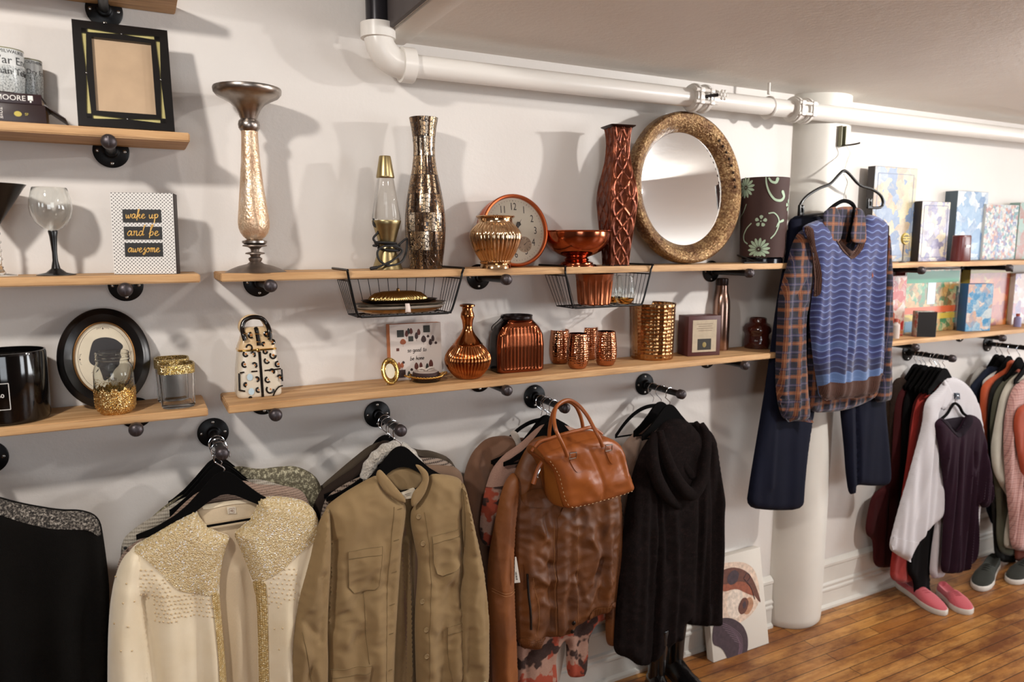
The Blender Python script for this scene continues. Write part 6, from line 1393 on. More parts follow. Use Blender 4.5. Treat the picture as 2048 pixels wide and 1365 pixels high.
mb = MB(); pts = Z3((281, 858), (284, 940), (290, 1020), (293, 1100)); w = [body.at(x, y, .003) for x, y in pts]; mb.tube(catmull(w, 6), .0042, 8, flat=1); wpart('pocket_zip', mat('dark_zip', '#15110f', .35, metal=.4), root, mb)
for x, y in ((485, 1075), (484, 1116)): a = body.at(*Z3((x, y))[0], .006); mb = MB(); mb.lathe([(.0075, 0), (.0075, .002), (.005, .0035), (.0005, .004)], 20, M=front(a)); wpart('snap', mat('dark_snap', '#1c1512', .25, metal=.7), root, mb)
mb = MB(); body.seam(mb, Z3((402, 640), (405, 900), (412, 1140)), .0008); body.seam(mb, Z3((300, 870), (330, 1000), (325, 1130)), .0008); body.seam(mb, Z3((505, 640), (508, 900), (506, 1110)), .0008); slv.seam(mb, Z3((132, 930), (180, 945), (236, 935)), .0008); slv.seam(mb, Z3((132, 942), (180, 957), (236, 947)), .0008); wpart('topstitching', mat('brown_thread', '#9a6a3e', .7), root, mb)
cl2 = Cloth(Z3((300, 300), (335, 262), (390, 250), (420, 270), (410, 330), (370, 350), (320, 345)), d+.012, .012, .015, None, seed=54, crumple=.004); cpart(root, 'collar', M_leather, cl2, .006)
tg = Cloth(Z3((248, 800), (254, 800), (272, 915), (246, 918)), d+.060, .0008, .002, None, smooth=0); r_ = G('price_tag', 'long white price tag hanging from the brown leather jacket', 'tag', 1030, 1130, d+.06)
cpart(r_, 'card', mat('tag_white', '#c9c3ba', .5), tg, .006); mb = MB()
for j in range(9): q = P(*Z3((252+j*.6, 868+j*4.2))[0], d+.0625); mb.box(q, (.005, .0005, .0008+.0006*(j % 3)))
wpart('barcode', M_blackmatte, r_, mb, 0)
# ---- handbag hung over the end of rail C
d = .30; root = G('handbag', 'cognac tan leather doctor handbag with twin handles hung over a rail end', 'handbag', 1165, 950, d)
bagT = .115
fp = Z3((378, 345), (398, 326), (450, 308), (520, 286), (590, 268), (640, 258), (685, 266), (722, 292), (738, 325), (745, 365), (762, 425), (780, 470), (782, 490), (768, 506), (700, 530), (600, 558), (530, 575), (488, 581), (470, 574), (456, 535), (440, 470), (428, 425), (408, 390), (385, 368))
class Bag(Cloth): pass
bg = Cloth(fp, d, .022, .03, None, [(Z3((560, 300), (600, 380), (625, 450), (632, 540)), .006, -.0035), (Z3((480, 420), (560, 470), (560, 540)), .03, .006), (Z3((660, 460), (740, 440)), .025, .008), (Z3((700, 330), (720, 400)), .012, -.006), (Z3((560, 440), (600, 500)), .02, .006), (Z3((740, 350), (735, 420)), .008, .006)], 61, crumple=.0045, smooth=1)
mb = MB(); bg.mesh(mb, .0065)
# push the back sheet to full bag depth, waist the gusset slightly
n = len(mb.v)//2
for i in range(n, 2*n): v = mb.v[i]; mb.v[i] = Vector((v.x, -(d-bagT), v.z))
o = wpart('bag_body', M_bag, root, mb, 60)
# rounded gusset at the left end, following the outline
A = [P(x, y, d) for x, y in Z3((378, 345), (385, 368), (408, 390), (428, 425), (440, 470), (456, 535), (470, 574), (488, 581))]
A = catmull(A, 3); vs = []; fs = []; K = 12
for i, a in enumerate(A):
    u = i/(len(A)-1)
    for k in range(K+1):
        w = k/K; bul = math.sin(PI*w)*(.006+.020*u*(1-u*.6)); pl = -.006*math.exp(-((w-.5)/.08)**2)*(1-u*.7)
        vs.append((a.x-bul-pl*0-.001, a.y+.002+w*(bagT-.004), a.z+(-.004*math.sin(PI*w) if u > .9 else 0)+.02*(1-u)*math.sin(PI*w)))
for i in range(len(A)-1):
    for k in range(K): q = i*(K+1)+k; fs.append((q, q+1, q+K+2, q+K+1))
mb = MB(); mb.add(vs, fs); wpart('gusset', leather('gusset_leather', '#80491a', '#945823', .42, 45, .12), root, mb, 80)
# top zip closing and tab
Tp = [P(x, y, d) for x, y in Z3((378, 345), (398, 326), (450, 308), (520, 286), (590, 268), (640, 258), (685, 266))]
mb = MB(); mb.tube(catmull([p+Vector((-.012 if i == 0 else 0, bagT*.5, .018-(.016 if i in (0, 6) else 0))) for i, p in enumerate(Tp)], 5), .006, 8); a0 = Tp[0]
wpart('zip_top', M_bag, root, mb)
vs = []; mb = MB(); 
tt = catmull([p+Vector((0, 0, 0)) for p in Tp], 4); K = 8; fs = []
for i, a in enumerate(tt):
    u = i/(len(tt)-1); hgt = .018*math.sin(min(1, max(.0, u*1.05))*PI)**.5 if 0 < u < 1 else 0
    for k in range(K+1): w = k/K; vs.append((a.x, a.y-.002+w*(bagT), a.z-.004+hgt*math.sin(PI*w)))
for i in range(len(tt)-1):
    for k in range(K): q = i*(K+1)+k; fs.append((q, q+K+1, q+K+2, q+1))
mb.add(vs, fs); wpart('top_panel', M_bag, root, mb, 80)
tb = P(*Z3((352, 425))[0], d-bagT*.5)
mb = MB(); q = [P(x, y, d-bagT*.45) for x, y in Z3((392, 345), (362, 385), (345, 425), (330, 470))]; mb.tube(catmull(q, 5), [.008]*16, 8, flat=1); wpart('zip_tab', M_bag, root, mb)
mb = MB(); q = [P(x, y, d-bagT*.38) for x, y in Z3((362, 402), (352, 425), (350, 440))]; mb.tube(q, .0028, 8); mb.ball(q[0], .0045, 10, 6); mb.ball(q[2], .0042, 10, 6); wpart('zip_pull', M_chrome, root, mb)
# stitching
M_st = mat('cream_stitch', '#d1b288', .7)
def stitches(cl_, pts, n, off=.0012):
    w = resample(pts, 4.2, False); mb = MB()
    for i in range(0, len(w)-1, 2): a, b = cl_.at(*w[i], off), cl_.at(*(w[i]*.25+w[i+1]*.75), off); mb.tube([a, b], .0009, 5)
    return mb
wpart('stitching', M_st, root, stitches(bg, Z3((395, 362), (418, 392), (438, 430), (450, 480), (464, 535), (478, 562), (500, 570), (600, 548), (700, 520), (770, 498)), 60))
def band(pts, name): ppart(root, name, M_bag, bg, pts, .0035, .005)
band(Z3((472, 348), (500, 338), (535, 392), (533, 402), (508, 408), (495, 396)), 'handle_strap'); band(Z3((630, 305), (656, 296), (688, 350), (686, 362), (664, 372), (652, 358)), 'handle_strap')
hA = [((484, 345), .335), ((462, 290), .345), ((432, 225), .33), ((424, 165), .29), ((440, 115), .25), ((485, 92), .235), ((530, 112), .245), ((572, 160), .28), ((605, 220), .32), ((628, 262), .343), ((642, 300), .335)]
hB = [((405, 330), .195), ((402, 250), .19), ((412, 175), .20), ((435, 122), .212), ((482, 98), .216), ((520, 118), .212), ((545, 170), .20), ((556, 230), .19), ((560, 290), .19)]
for h_ in (hA, hB): mb = MB(); mb.tube(catmull([P(*Z3(a)[0], dd) for a, dd in h_], 7), .0062, 14); wpart('handle', M_bag, root, mb)
for x, y in ((484, 330), (643, 295)):
    a = bg.at(*Z3((x, y))[0], .010); mb = MB(); w2, h2 = .0125, .0095
    mb.tube([a+Vector(q) for q in ((-w2, 0, -h2), (w2, 0, -h2), (w2, -.002, h2), (-w2, -.002, h2))], .0026, 8, closed=True); wpart('buckle', M_chrome, root, mb)
# ---- rail D
M_beige = fabric('beige_blouse_cloth', '#8f7767', rough=.7, var=.1)
simple('blouse', 'dusty beige blouse, back left of the black fuzzy cardigan', 'blouse', M_beige, .065, Z3((835, 205), (800, 225), (740, 285), (715, 330), (700, 420), (735, 600), (800, 1000), (1100, 1000), (1120, 400), (1050, 260), (960, 205), (900, 190)), .02, 71, lines=[(Z3((790, 260), (760, 400)), .01, .01)])
hanger(RX['D'], .055, RZ, 'black velvet hanger holding the dusty beige blouse', W=.17, arc=True)
M_fuzz = NT('black_mohair'); t = M_fuzz; v = t.coord(); n1 = t.noise(v, 260, 6, .9); n2 = t.noise(v, 40, 4, .8)
t.set('Base Color', t.ramp(t.math('ADD', t.math('MULTIPLY', n1, .7), t.math('MULTIPLY', n2, .3)), [(.42, '#0b0605'), (.55, '#1c1110'), (.66, '#402b28')])).set('Roughness', .95).set('Specular IOR Level', .15).bump(n1, 1, .006); M_fuzz = t.m
d = .155; root = G('fuzzy_cardigan', 'long black fuzzy knit cardigan with draped cowl collar', 'cardigan', 1340, 1000, d)
b2 = Cloth(Z3((1000, 200), (1060, 190), (1115, 215), (1148, 260), (1160, 330), (1172, 440), (1192, 545), (1182, 600), (1184, 775), (1175, 900), (1175, 1060), (1178, 1112), (1060, 1110), (1000, 1098), (960, 900), (940, 500)), d-.02, .03, .04, (.008, .05, .1, .4), [(Z3((1110, 300), (1120, 600), (1110, 1000)), .012, -.012)], 72); cpart(root, 'back_panel', M_fuzz, b2, .009)
b1 = Cloth(Z3((920, 190), (890, 225), (850, 265), (810, 330), (785, 400), (765, 480), (745, 600), (730, 740), (716, 900), (702, 1050), (690, 1200), (705, 1240), (760, 1255), (800, 1290), (845, 1285), (890, 1240), (935, 1195), (1000, 1172), (1000, 1100), (1040, 1060), (1060, 700), (1070, 480), (1090, 260), (1030, 185), (970, 172)), d, .038, .05, (.006, .08, .12, .5), [(Z3((868, 420), (875, 700), (862, 1000), (850, 1280)), .010, -.018), (Z3((820, 450), (810, 800), (790, 1150)), .015, .010), (Z3((940, 600), (950, 900), (930, 1150)), .015, .012), (Z3((900, 500), (905, 800)), .012, -.010)], 73, crumple=.005); cpart(root, 'front_panel', M_fuzz, b1, .008)
def drape(pts, rr, dd, name='cowl_fold'):
    q = catmull([P(*Z3(a)[0], dd_) for a, dd_ in zip(pts, dd)], 6); n = len(q); mb = MB()
    mb.tube(q, [rr*(.55+.45*math.sin(PI*i/(n-1))) for i in range(n)], 16, flat=1.0); wpart(name, M_fuzz, root, mb)
drape([(880, 240), (865, 330), (880, 430), (930, 520), (985, 570)], .026, [.17, .19, .2, .2, .19])
drape([(900, 230), (915, 300), (950, 400), (1000, 485), (1045, 515), (1085, 455), (1105, 340), (1108, 250), (1085, 200)], .026, [.18, .195, .205, .21, .21, .205, .195, .18, .165])
drape([(930, 200), (960, 260), (1000, 370), (1045, 430), (1075, 340), (1085, 240), (1060, 195)], .022, [.16, .165, .175, .18, .175, .165, .155])
mb = MB(); rs = random.Random(9)
for cl_ in (b1, b2):
    A_ = np.array(resample([tuple(p) for p in cl_.poly], .0016)); 
    for p in A_:
        c = Vector((p[0], -(cl_.d+.004*rs.random()), p[1])); q = Vector((rs.uniform(-1, 1), rs.uniform(-1, .3), rs.uniform(-1, .6))).normalized()*rs.uniform(.003, .009); mb.add([c+Vector((0, 0, .0004)), c-Vector((.0004, 0, .0002)), c+q], [(0, 1, 2)])
tag(wpart('fuzz', M_fuzz, root, mb, 0), kind='stuff')
for dd, w_ in ((.10, 'behind the black fuzzy cardigan'), (.15, 'holding the black fuzzy cardigan')): hanger(RX['D'], dd, RZ, 'black velvet hanger on the fourth rail '+w_, W=.12)
# ------------------------------------------------------------------ outfit hanging on the column
M_galv = mat('galvanised_channel', '#8b8976', .4, metal=.8)
hk = P(1685, 258, .125)
r = thing('wall_hook', 'grey metal channel bracket with bent rod on the column above the plaid shirt', 'hook', (hk.x, -.118, hk.z))
a, b = P(1682, 252, .125), P(1680, 293, .125)
mb = MB()
for s_ in (-1, 1): mb.box((hk.x+s_*.012, -.125, (a.z+b.z)/2), (.003, .018, a.z-b.z))
mb.box((hk.x, -.118, (a.z+b.z)/2), (.026, .003, a.z-b.z)); wpart('channel', M_galv, r, mb, 0)
mb = MB(); c = P(1690, 291, .14); mb.tube(catmull([Vector((hk.x, -.125, c.z)), c, P(1700, 290, .16), P(1712, 288, .18), P(1720, 286, .19)], 5), .0035, 8); wpart('rod', mat('steel_rod', '#5b5a55', .4, metal=.8), r, mb)
DH = .20
r = thing('clothes_hanger', 'black plastic hanger with clips, holding the blue jeans on the column', 'clothes hanger', P(1686, 345, DH))
M_plastic = mat('black_plastic', '#0b0b0c', .3)
O5 = lambda x, y, d=DH: P(*Z5((x, y))[0], d)
mb = MB(); mb.tube(catmull([O5(x, y) for x, y in ((203, 350), (200, 318), (222, 288), (262, 262), (300, 246), (330, 215), (345, 203), (362, 212), (398, 250), (440, 265), (468, 285), (476, 310), (466, 325), (430, 326))], 5), .0058, 10); mb.tube([O5(203, 352), O5(290, 345)], .005, 8); wpart('hanger_frame', M_plastic, r, mb)
for x, y in ((203, 335), (430, 312)):
    mb = MB(); c = O5(x, y, DH+.004)
    for s_ in (-1, 1): mb.box(c+Vector((s_*.009, 0, 0)), (.007, .012, .042), .002)
    mb.box(c+Vector((0, 0, .012)), (.022, .010, .008), .002); mb.box(c+Vector((0, 0, -.014)), (.024, .010, .012), .002); wpart('clip', M_plastic, r, mb)
mb = MB(); mb.tube(catmull([P(1692, 290, .15), P(1700, 305, .16), P(1694, 322, .18), P(1688, 345, DH)], 6), .0022, 8); wpart('hook', glass('clear_plastic_hook', '#f4f4f4', .05, 1.3), r, mb)
r = thing('clothes_hanger', 'small black hanger neck inside the collar of the plaid shirt', 'clothes hanger', O5(345, 305, .215))
mb = MB(); mb.tube(catmull([O5(x, y, .212) for x, y in ((285, 345), (315, 318), (345, 303), (372, 312), (385, 335))], 5), .008, 10); mb.tube([O5(380, 320, .222), O5(372, 380, .226), O5(358, 440, .232)], .0065, 8); wpart('hanger_arms', M_velvet, r, mb)
mb = MB(); mb.tube(catmull([O5(x, y, .208) for x, y in ((345, 215), (358, 240), (350, 270), (345, 303))], 5), .0018, 8); wpart('hook', MATS['clear_plastic_hook'], r, mb)
# jeans
M_denim = fabric('navy_denim', '#0b0e1e', weave=1100, bump=.35, var=.16, rough=.8, sheen=.15)
d = .165; root = G('jeans', 'dark navy flared jeans hanging behind the plaid shirt on the column', 'jeans', 1620, 800, d)
L = Cloth(Z5((162, 352), (280, 345), (300, 500), (290, 700), (275, 850), (250, 960), (238, 1040), (222, 1150), (212, 1250), (207, 1332), (110, 1335), (20, 1325), (32, 1240), (50, 1130), (75, 980), (95, 850), (108, 740), (125, 620), (148, 500), (160, 430)), d, .022, .035, (.002, .09, .2, .6), [(Z5((130, 700), (110, 950), (90, 1250)), .015, .006)], 81); cpart(root, 'leg', M_denim, L, .009)
L2 = Cloth(Z5((330, 900), (345, 700), (350, 360), (462, 360), (470, 600), (478, 900), (482, 1000), (492, 1120), (502, 1250), (440, 1253), (383, 1248), (384, 1278), (362, 1282), (352, 1210), (345, 1110), (333, 1000)), d, .020, .035, (.002, .09, .2, .6), [(Z5((378, 960), (384, 1120), (385, 1250)), .008, -.014), (Z5((355, 960), (368, 1250)), .01, .006)], 82); cpart(root, 'leg', M_denim, L2, .009)
W_ = Cloth(Z5((160, 352), (470, 350), (472, 500), (460, 700), (330, 760), (150, 700), (150, 500)), d-.004, .014, .03, None, seed=83); cpart(root, 'seat', M_denim, W_, .012)
# plaid shirt
M_plaid = plaid('plaid_flannel', '#131120', [(.22, .20, '#7d4119', .62), (.70, .16, '#252648', .7)], [(.22, .03, '#a8784e', .5), (.12, .018, '#8f6a58', .4), (.32, .018, '#8f6a58', .4), (.70, .02, '#a58f8a', .4), (.5, .012, '#6d5b66', .35)], .066)
d = .20; root = G('plaid_shirt', 'navy and orange plaid flannel shirt under the blue knit vest on the column', 'shirt', 1690, 650, d)
bd = Cloth(Z5((225, 400), (285, 360), (400, 345), (470, 375), (490, 420), (485, 600), (478, 800), (462, 950), (420, 975), (380, 992), (320, 1006), (225, 1010), (222, 900), (232, 700), (228, 500)), d, .016, .04, (.005, .05, .2, .5), [], 84); cpart(root, 'body', M_plaid, bd, .009)
s1 = Cloth(Z5((215, 395), (192, 410), (172, 450), (160, 505), (142, 570), (128, 630), (124, 720), (119, 820), (119, 920), (128, 990), (146, 1036), (222, 1036), (218, 950), (214, 860), (211, 760), (213, 690), (226, 620), (238, 540), (236, 460)), d+.006, .032, .035, (.006, .05, .1, .4), [(Z5((215, 480), (205, 580), (195, 640)), .010, .010), (Z5((205, 560), (170, 620)), .008, -.008), (Z5((165, 750), (160, 950)), .014, .008)], 85, crumple=.004); cpart(root, 'sleeve', M_plaid, s1, .008)
s2 = Cloth(Z5((486, 395), (494, 430), (499, 520), (500, 650), (500, 800), (499, 965), (480, 972), (448, 975), (456, 920), (468, 870), (472, 760), (474, 600), (478, 450)), d+.004, .026, .028, (.004, .05, .1, .4), [(Z5((486, 600), (484, 850)), .008, -.006)], 86, crumple=.003); cpart(root, 'sleeve', M_plaid, s2, .008)
ppart(root, 'cuff', M_plaid, s1, Z5((122, 960), (217, 955), (222, 1036), (146, 1036), (128, 995)), .003, .008, 0)
# vest
t = NT('blue_wave_knit'); o3 = t.sep(t.coord()); ax = t.math('MULTIPLY', o3[0], 2*PI/.064)
tri = t.math('ABSOLUTE', t.math('SINE', t.math('MULTIPLY', ax, .5)))
zz_ = t.math('ADD', t.math('MULTIPLY', o3[2], 1/.026), t.math('MULTIPLY', t.math('POWER', tri, 2.5), .38)); f = t.math('FRACT', t.math('ADD', zz_, 50)); rowi = t.math('FLOOR', t.math('ADD', zz_, 50))
wn = t.n('ShaderNodeTexWhiteNoise'); wn.noise_dimensions = '1D'; t.l(rowi, wn.inputs['W'])
low = t.ramp(t.math('ADD', t.math('MULTIPLY', o3[2], 1.0), .30), [(0.0, 1.), (.30, 0.)])
c = t.ramp(f, [(0, '#353d78'), (.45, '#262a58'), (.76, '#30376c'), (.82, '#6678a8'), (.9, '#7488b4'), (.96, '#38427c')])
dk = t.math('MULTIPLY', t.math('GREATER_THAN', wn.outputs['Value'], .55), low); c = t.mix(t.math('MULTIPLY', dk, .75), c, '#1c1b2b'); c = t.mix(t.math('MULTIPLY', t.math('LESS_THAN', wn.outputs['Value'], .25), low), c, '#53719f')
kn = t.math('SINE', t.math('MULTIPLY', o3[2], 2*PI/.0035)); nz = t.noise(t.coord(), 500, 3, .8)
t.set('Base Color', c).set('Roughness', .92).set('Sheen Weight', .3).bump(t.math('ADD', kn, nz), .6, .0015); M_vest = t.m
M_trimk = knit('brown_rib_knit', '#5a3325', '#38200f', .005, rows=False)
d = .235; root = G('knit_vest', 'blue wavy-pattern knit vest with brown ribbed trim over the plaid shirt', 'vest', 1690, 640, d)
vs_ = Cloth(Z5((205, 392), (228, 378), (262, 366), (282, 362), (300, 400), (320, 440), (342, 470), (362, 492), (380, 465), (396, 420), (408, 380), (420, 348), (450, 352), (478, 368), (488, 385), (484, 440), (478, 560), (475, 700), (472, 800), (468, 868), (456, 905), (446, 944), (400, 955), (330, 960), (264, 966), (256, 905), (246, 850), (236, 760), (232, 690), (240, 620), (246, 570), (240, 500), (225, 440)), d, .028, .05, (.008, .07, .05, .35), [(Z5((300, 500), (290, 750), (295, 900)), .018, -.008), (Z5((360, 560), (355, 800)), .02, .008), (Z5((430, 500), (420, 800)), .018, -.006)], 87)
cpart(root, 'body', M_vest, vs_, .0075)
ppart(root, 'armhole_trim', M_trimk, vs_, Z5((203, 394), (222, 384), (234, 440), (248, 500), (254, 560), (250, 610), (240, 625), (236, 600), (238, 560), (232, 500), (220, 450)), .004, .005)
ppart(root, 'armhole_trim', M_trimk, vs_, Z5((489, 384), (478, 388), (474, 440), (470, 520), (470, 560), (478, 560), (484, 450)), .004, .005)
ppart(root, 'hem_rib', M_trimk, vs_, Z5((256, 906), (330, 905), (400, 895), (468, 868), (458, 905), (446, 946), (400, 957), (330, 962), (264, 968)), .003, .005)
ppart(root, 'neck_trim', M_trimk, vs_, Z5((300, 398), (316, 425), (340, 458), (362, 474), (378, 450), (392, 420), (404, 425), (388, 470), (363, 500), (336, 484), (312, 450), (298, 425)), .004, .004)
ppart(root, 'emblem', mat('emblem_orange', '#7a3c28', .8), vs_, Z5((425, 540), (432, 552), (425, 560), (419, 550)), .002, .003, 0)
c1 = Cloth(Z5((276, 342), (300, 326), (322, 322), (336, 360), (342, 400), (334, 438), (310, 440), (286, 444), (278, 400)), d+.020, .006, .012, None, seed=88, smooth=1); cpart(bpy.data.objects[root.name], 'dummy', M_plaid, c1, .006) if False else None
sh = [o for o in bpy.data.objects if o.name == 'plaid_shirt'][0]
cpart(sh, 'collar', M_plaid, c1, .006)
c2 = Cloth(Z5((388, 326), (405, 330), (416, 345), (420, 400), (420, 446), (395, 444), (375, 440), (368, 420), (376, 380)), d+.020, .006, .012, None, seed=89, smooth=1); cpart(sh, 'collar', M_plaid, c2, .006)
c3 = Cloth(Z5((300, 340), (330, 322), (390, 322), (405, 345), (395, 400), (365, 460), (345, 440), (320, 400)), d-.018, .006, .012, None, seed=90); cpart(sh, 'neck_inside', M_plaid, c3, .007)
# ------------------------------------------------------------------ leaning canvas
a, b, tl = Q(1427, 1327, 0), Q(1538, 1288, 0), (1499, 1101)
yb = (a.y+b.y)/2; dB = -yb
a, b = P(1427, 1327, dB), P(1538, 1288, dB); tr = P(1499, 1101, .040); w_ = b.x-a.x; h_ = math.hypot(tr.z, dB-.04)
r = thing('canvas_painting', 'small canvas painting of a face in brown brush strokes leaning against the column', 'painting', Vector(((a.x+b.x)/2, -dB, .001)), rot=(PI/2-math.atan2(dB-.040, tr.z), 0, 0))
mb = MB(); mb.box((0, h_/2, -.019), (w_, h_, .038), .002); mb.build('canvas', mat('primed_canvas', '#cfc8bd', .7, bump=.4, bscale=600), r)
def blob(mb, pts, m_=None): q = chaikin(pts, 2); ar = sum(q[i][0]*q[(i+1) % len(q)][1]-q[(i+1) % len(q)][0]*q[i][1] for i in range(len(q))); q = [tuple(p) for p in q]; mb.prism(q if ar > 0 else q[::-1], .0006, z0=.0001)
def CP(x, y):  # Z4 crop pixels to canvas local
    px_, py_ = 1380+x/2.936, 900+y/2.936; v = (py_-1101-(1499-px_)*.10)/(1288-1101); ex_ = 1499+(1538-1499)*v; wd = 98+13*v; return ((px_-(ex_-wd))/wd*w_-w_/2, h_*(1-v))
inks = {'skin': '#b98d6c', 'brown': '#5e3527', 'purple': '#3a2930', 'lilac': '#6d5561', 'rust': '#8c4b32'}
art = [('skin', [(120, 640), (260, 650), (330, 700), (370, 800), (380, 900), (330, 960), (250, 990), (150, 960)]), ('canvas_light', [(200, 800), (260, 790), (290, 850), (270, 960), (210, 940), (190, 870)]), ('skin2', [(290, 860), (330, 850), (350, 900), (320, 950), (285, 930)]),
 ('rust', [(150, 740), (240, 720), (310, 780), (360, 860), (300, 830), (240, 790), (160, 800)]), ('brown', [(120, 690), (200, 670), (260, 690), (310, 730), (350, 800), (395, 905), (352, 860), (320, 800), (270, 755), (190, 760), (130, 750)]),
 ('purple', [(185, 715), (215, 685), (250, 710), (240, 760), (205, 770), (185, 745)]), ('brown', [(255, 900), (275, 850), (300, 850), (318, 880), (305, 930), (275, 940)]), ('purple', [(278, 880), (296, 865), (304, 895), (290, 915)]),
 ('purple', [(130, 930), (220, 940), (290, 990), (328, 1060), (334, 1140), (305, 1200), (245, 1225), (215, 1150), (180, 1090), (120, 1060)])]
inks['canvas_light'] = '#d6c6b6'; inks['skin2'] = '#a87a5c'; inks['skin'] = '#d0b8a4'
for i, (k_, pts) in enumerate(art): mb = MB(); blob(mb, [CP(x, y) for x, y in pts]); mb.v = [v+Vector((0, 0, .0002*i)) for v in mb.v]; mb.build('brush_stroke', mat('paint_'+k_, inks[k_], .6, var=.25, vscale=60), r, ang=0)
for i in range(8):
    mb = MB(); pts = [(150+i*14, 950+i*17), (215+i*11, 985+i*16), (285-i*1, 1050+i*12), (300-i*4, 1120+i*9), (285-i*5, 1190+i*3)]; mb.tube(catmull([Vector((*CP(x, y), .0016)) for x, y in pts], 5), .0014, 5); mb.build('hair_stroke', mat('paint_lilac', inks['lilac'], .6), r)
mb = MB(); mb.tube(catmull([Vector((*CP(x, y), .0016)) for x, y in ((275, 745), (290, 720), (310, 740), (295, 765), (280, 750), (320, 800), (350, 870))], 5), .0018, 6); mb.build('line_stroke', mat('paint_purple', inks['purple'], .6), r)
# ------------------------------------------------------------------ shoes and boots
def shoe(label, heel, toe, cu, cs, cat='shoe', group=None, width=.098, dark=None):
    h, t_ = Vector(heel), Vector(toe); h.z = t_.z = 0; L = (t_-h).length; ang = math.atan2(t_.y-h.y, t_.x-h.x)
    r = thing('canvas_shoe', label, cat, (h.x, h.y, .0005), rz=ang, group=group)
    def half(u): return width/2*(.72+.28*math.sin(min(1, u*1.35)*PI*.9)) if u < .0 else width/2*np.interp(u, [0, .03, .12, .3, .5, .68, .82, .92, .98, 1], [.30, .55, .72, .72, .80, 1.0, .95, .74, .42, .1])
    n = 40; seg = 24
    def ring(z0, z1, grow): pass
    mb = MB(); vs = []; fs = []
    out = [(L*i/n, half(i/n)) for i in range(n+1)]; ol = [(x, y) for x, y in out]+[(x, -y) for x, y in out[::-1]]
    N = len(ol)
    for z, g_ in ((0, .96), (.004, 1), (.024, 1.0), (.027, .97)): vs += [(L/2+(x-L/2)*(1+(g_-1)*.5), y*g_, z) for x, y in ol]
    for j in range(3):
        for i in range(N): i2 = (i+1) % N; fs.append((j*N+i2, j*N+i, (j+1)*N+i, (j+1)*N+i2))
    fs.append(tuple(range(N))); fs.append(tuple(3*N+i for i in range(N))[::-1]); mb.add(vs, fs); mb.build('sole', cs, r, ang=50)
    mb = MB(); vs = []; fs = []; K = 12
    for i in range(n+1):
        u = i/n; hgt = np.interp(u, [0, .04, .15, .35, .5, .65, .8, .92, 1], [.055, .068, .062, .058, .066, .060, .048, .038, .026]); hw_ = half(u)*.97; op = 1 if .05 < u < .45 else 0
        for k in range(K+1):
            a = PI*k/K; cc_, ss = math.cos(a), math.sin(a); y = hw_*np.sign(cc_)*abs(cc_)**.7; z = .02+(hgt-.02)*ss**.75
            if op and .25 < k/K < .75: z = max(.03, z-.022*(1-abs(k/K-.5)*4))
            vs.append((L*.01+L*.98*u, y, z))
    for i in range(n):
        for k in range(K): q = i*(K+1)+k; fs.append((q, q+1, q+K+2, q+K+1))
    mb.add(vs, fs); mb.build('upper', cu, r, ang=60)
    mb = MB()
    for j in range(4):
        x = L*(.47+.055*j); z = np.interp(x/L, [.45, .5, .65, .8], [.064, .067, .061, .049]); mb.tube(catmull([(x, -.018, z-.004), (x+.004, 0, z+.003), (x, .018, z-.004)], 4), .0028, 6)
    mb.build('laces', dark or cu, r); return r
M_pinkc = fabric('pink_canvas', '#b8525a', weave=900, var=.12); M_white_r = mat('white_rubber', '#cfc9c0', .5); M_greyc = fabric('dark_grey_canvas', '#33342f', weave=900)
shoe('pink canvas shoe with white sole on the floor, left one under the white sleeve', Q(1800, 1168, 0)+Vector((-.02, 0, 0)), Q(1890, 1234, 0), M_pinkc, M_white_r, group='pair of pink canvas shoes')
shoe('pink canvas shoe with white sole on the floor, right one nearest the viewer', Q(1890, 1183, 0)+Vector((-.04, 0, 0)), Q(1937, 1232, 0), M_pinkc, M_white_r, group='pair of pink canvas shoes')
shoe('dark grey canvas shoe with white sole on the floor, right of the pink pair', Q(1985, 1130, 0)+Vector((.02, .0, 0)), Q(1955, 1184, 0), M_greyc, M_white_r, group='dark canvas shoes')
shoe('dark canvas shoe with white sole at the right edge under the pink plaid shirt', Q(2075, 1125, 0), Q(2020, 1170, 0), M_greyc, M_white_r, group='dark canvas shoes')
M_boot = mat('black_boot_leather', '#0d0b0b', .2, bump=.3, bscale=30, bd=.004)
for i, (x, y, lb) in enumerate(((1.70, -.15, 'tall shiny black boot standing under the fuzzy cardigan, left one'), (1.83, -.10, 'tall shiny black boot standing under the fuzzy cardigan, right one'))):
    r = thing('boot', lb, 'boot', (x, y, .0005), rz=-1.9+.25*i, group='black boots under the cardigan')
    mb = MB(); loft(mb, [(.05, .036, .030), (.09, .038, .032), (.15, .040, .036), (.21, .046, .040), (.262, .050, .044), (.266, .048, .042), (.24, .043, .038)], 2.3); mb.build('shaft', M_boot, r)
    mb = MB(); vs = []; secs = [(-.045, .028, .06), (-.02, .034, .075), (.03, .036, .085), (.08, .040, .06), (.13, .044, .048), (.17, .038, .04), (.20, .02, .03)]; K = 12; fs = []
    for x_, hw_, ht in secs:
        for k in range(K+1): a = PI*k/K; vs.append((x_, hw_*math.cos(a), .012+(ht-.012)*math.sin(a)**.8))
    for i_ in range(len(secs)-1):
        for k in range(K): q = i_*(K+1)+k; fs.append((q, q+1, q+K+2, q+K+1))
    mb.add(vs, fs); mb.build('foot', M_boot, r, ang=80)
    mb = MB(); mb.prism([(-.05, -.028), (-.02, -.034), (.1, -.042), (.16, -.042), (.205, -.018), (.205, .018), (.16, .042), (.1, .042), (-.02, .034), (-.05, .028)], .012); mb.build('sole', M_blackmatte, r, ang=0)
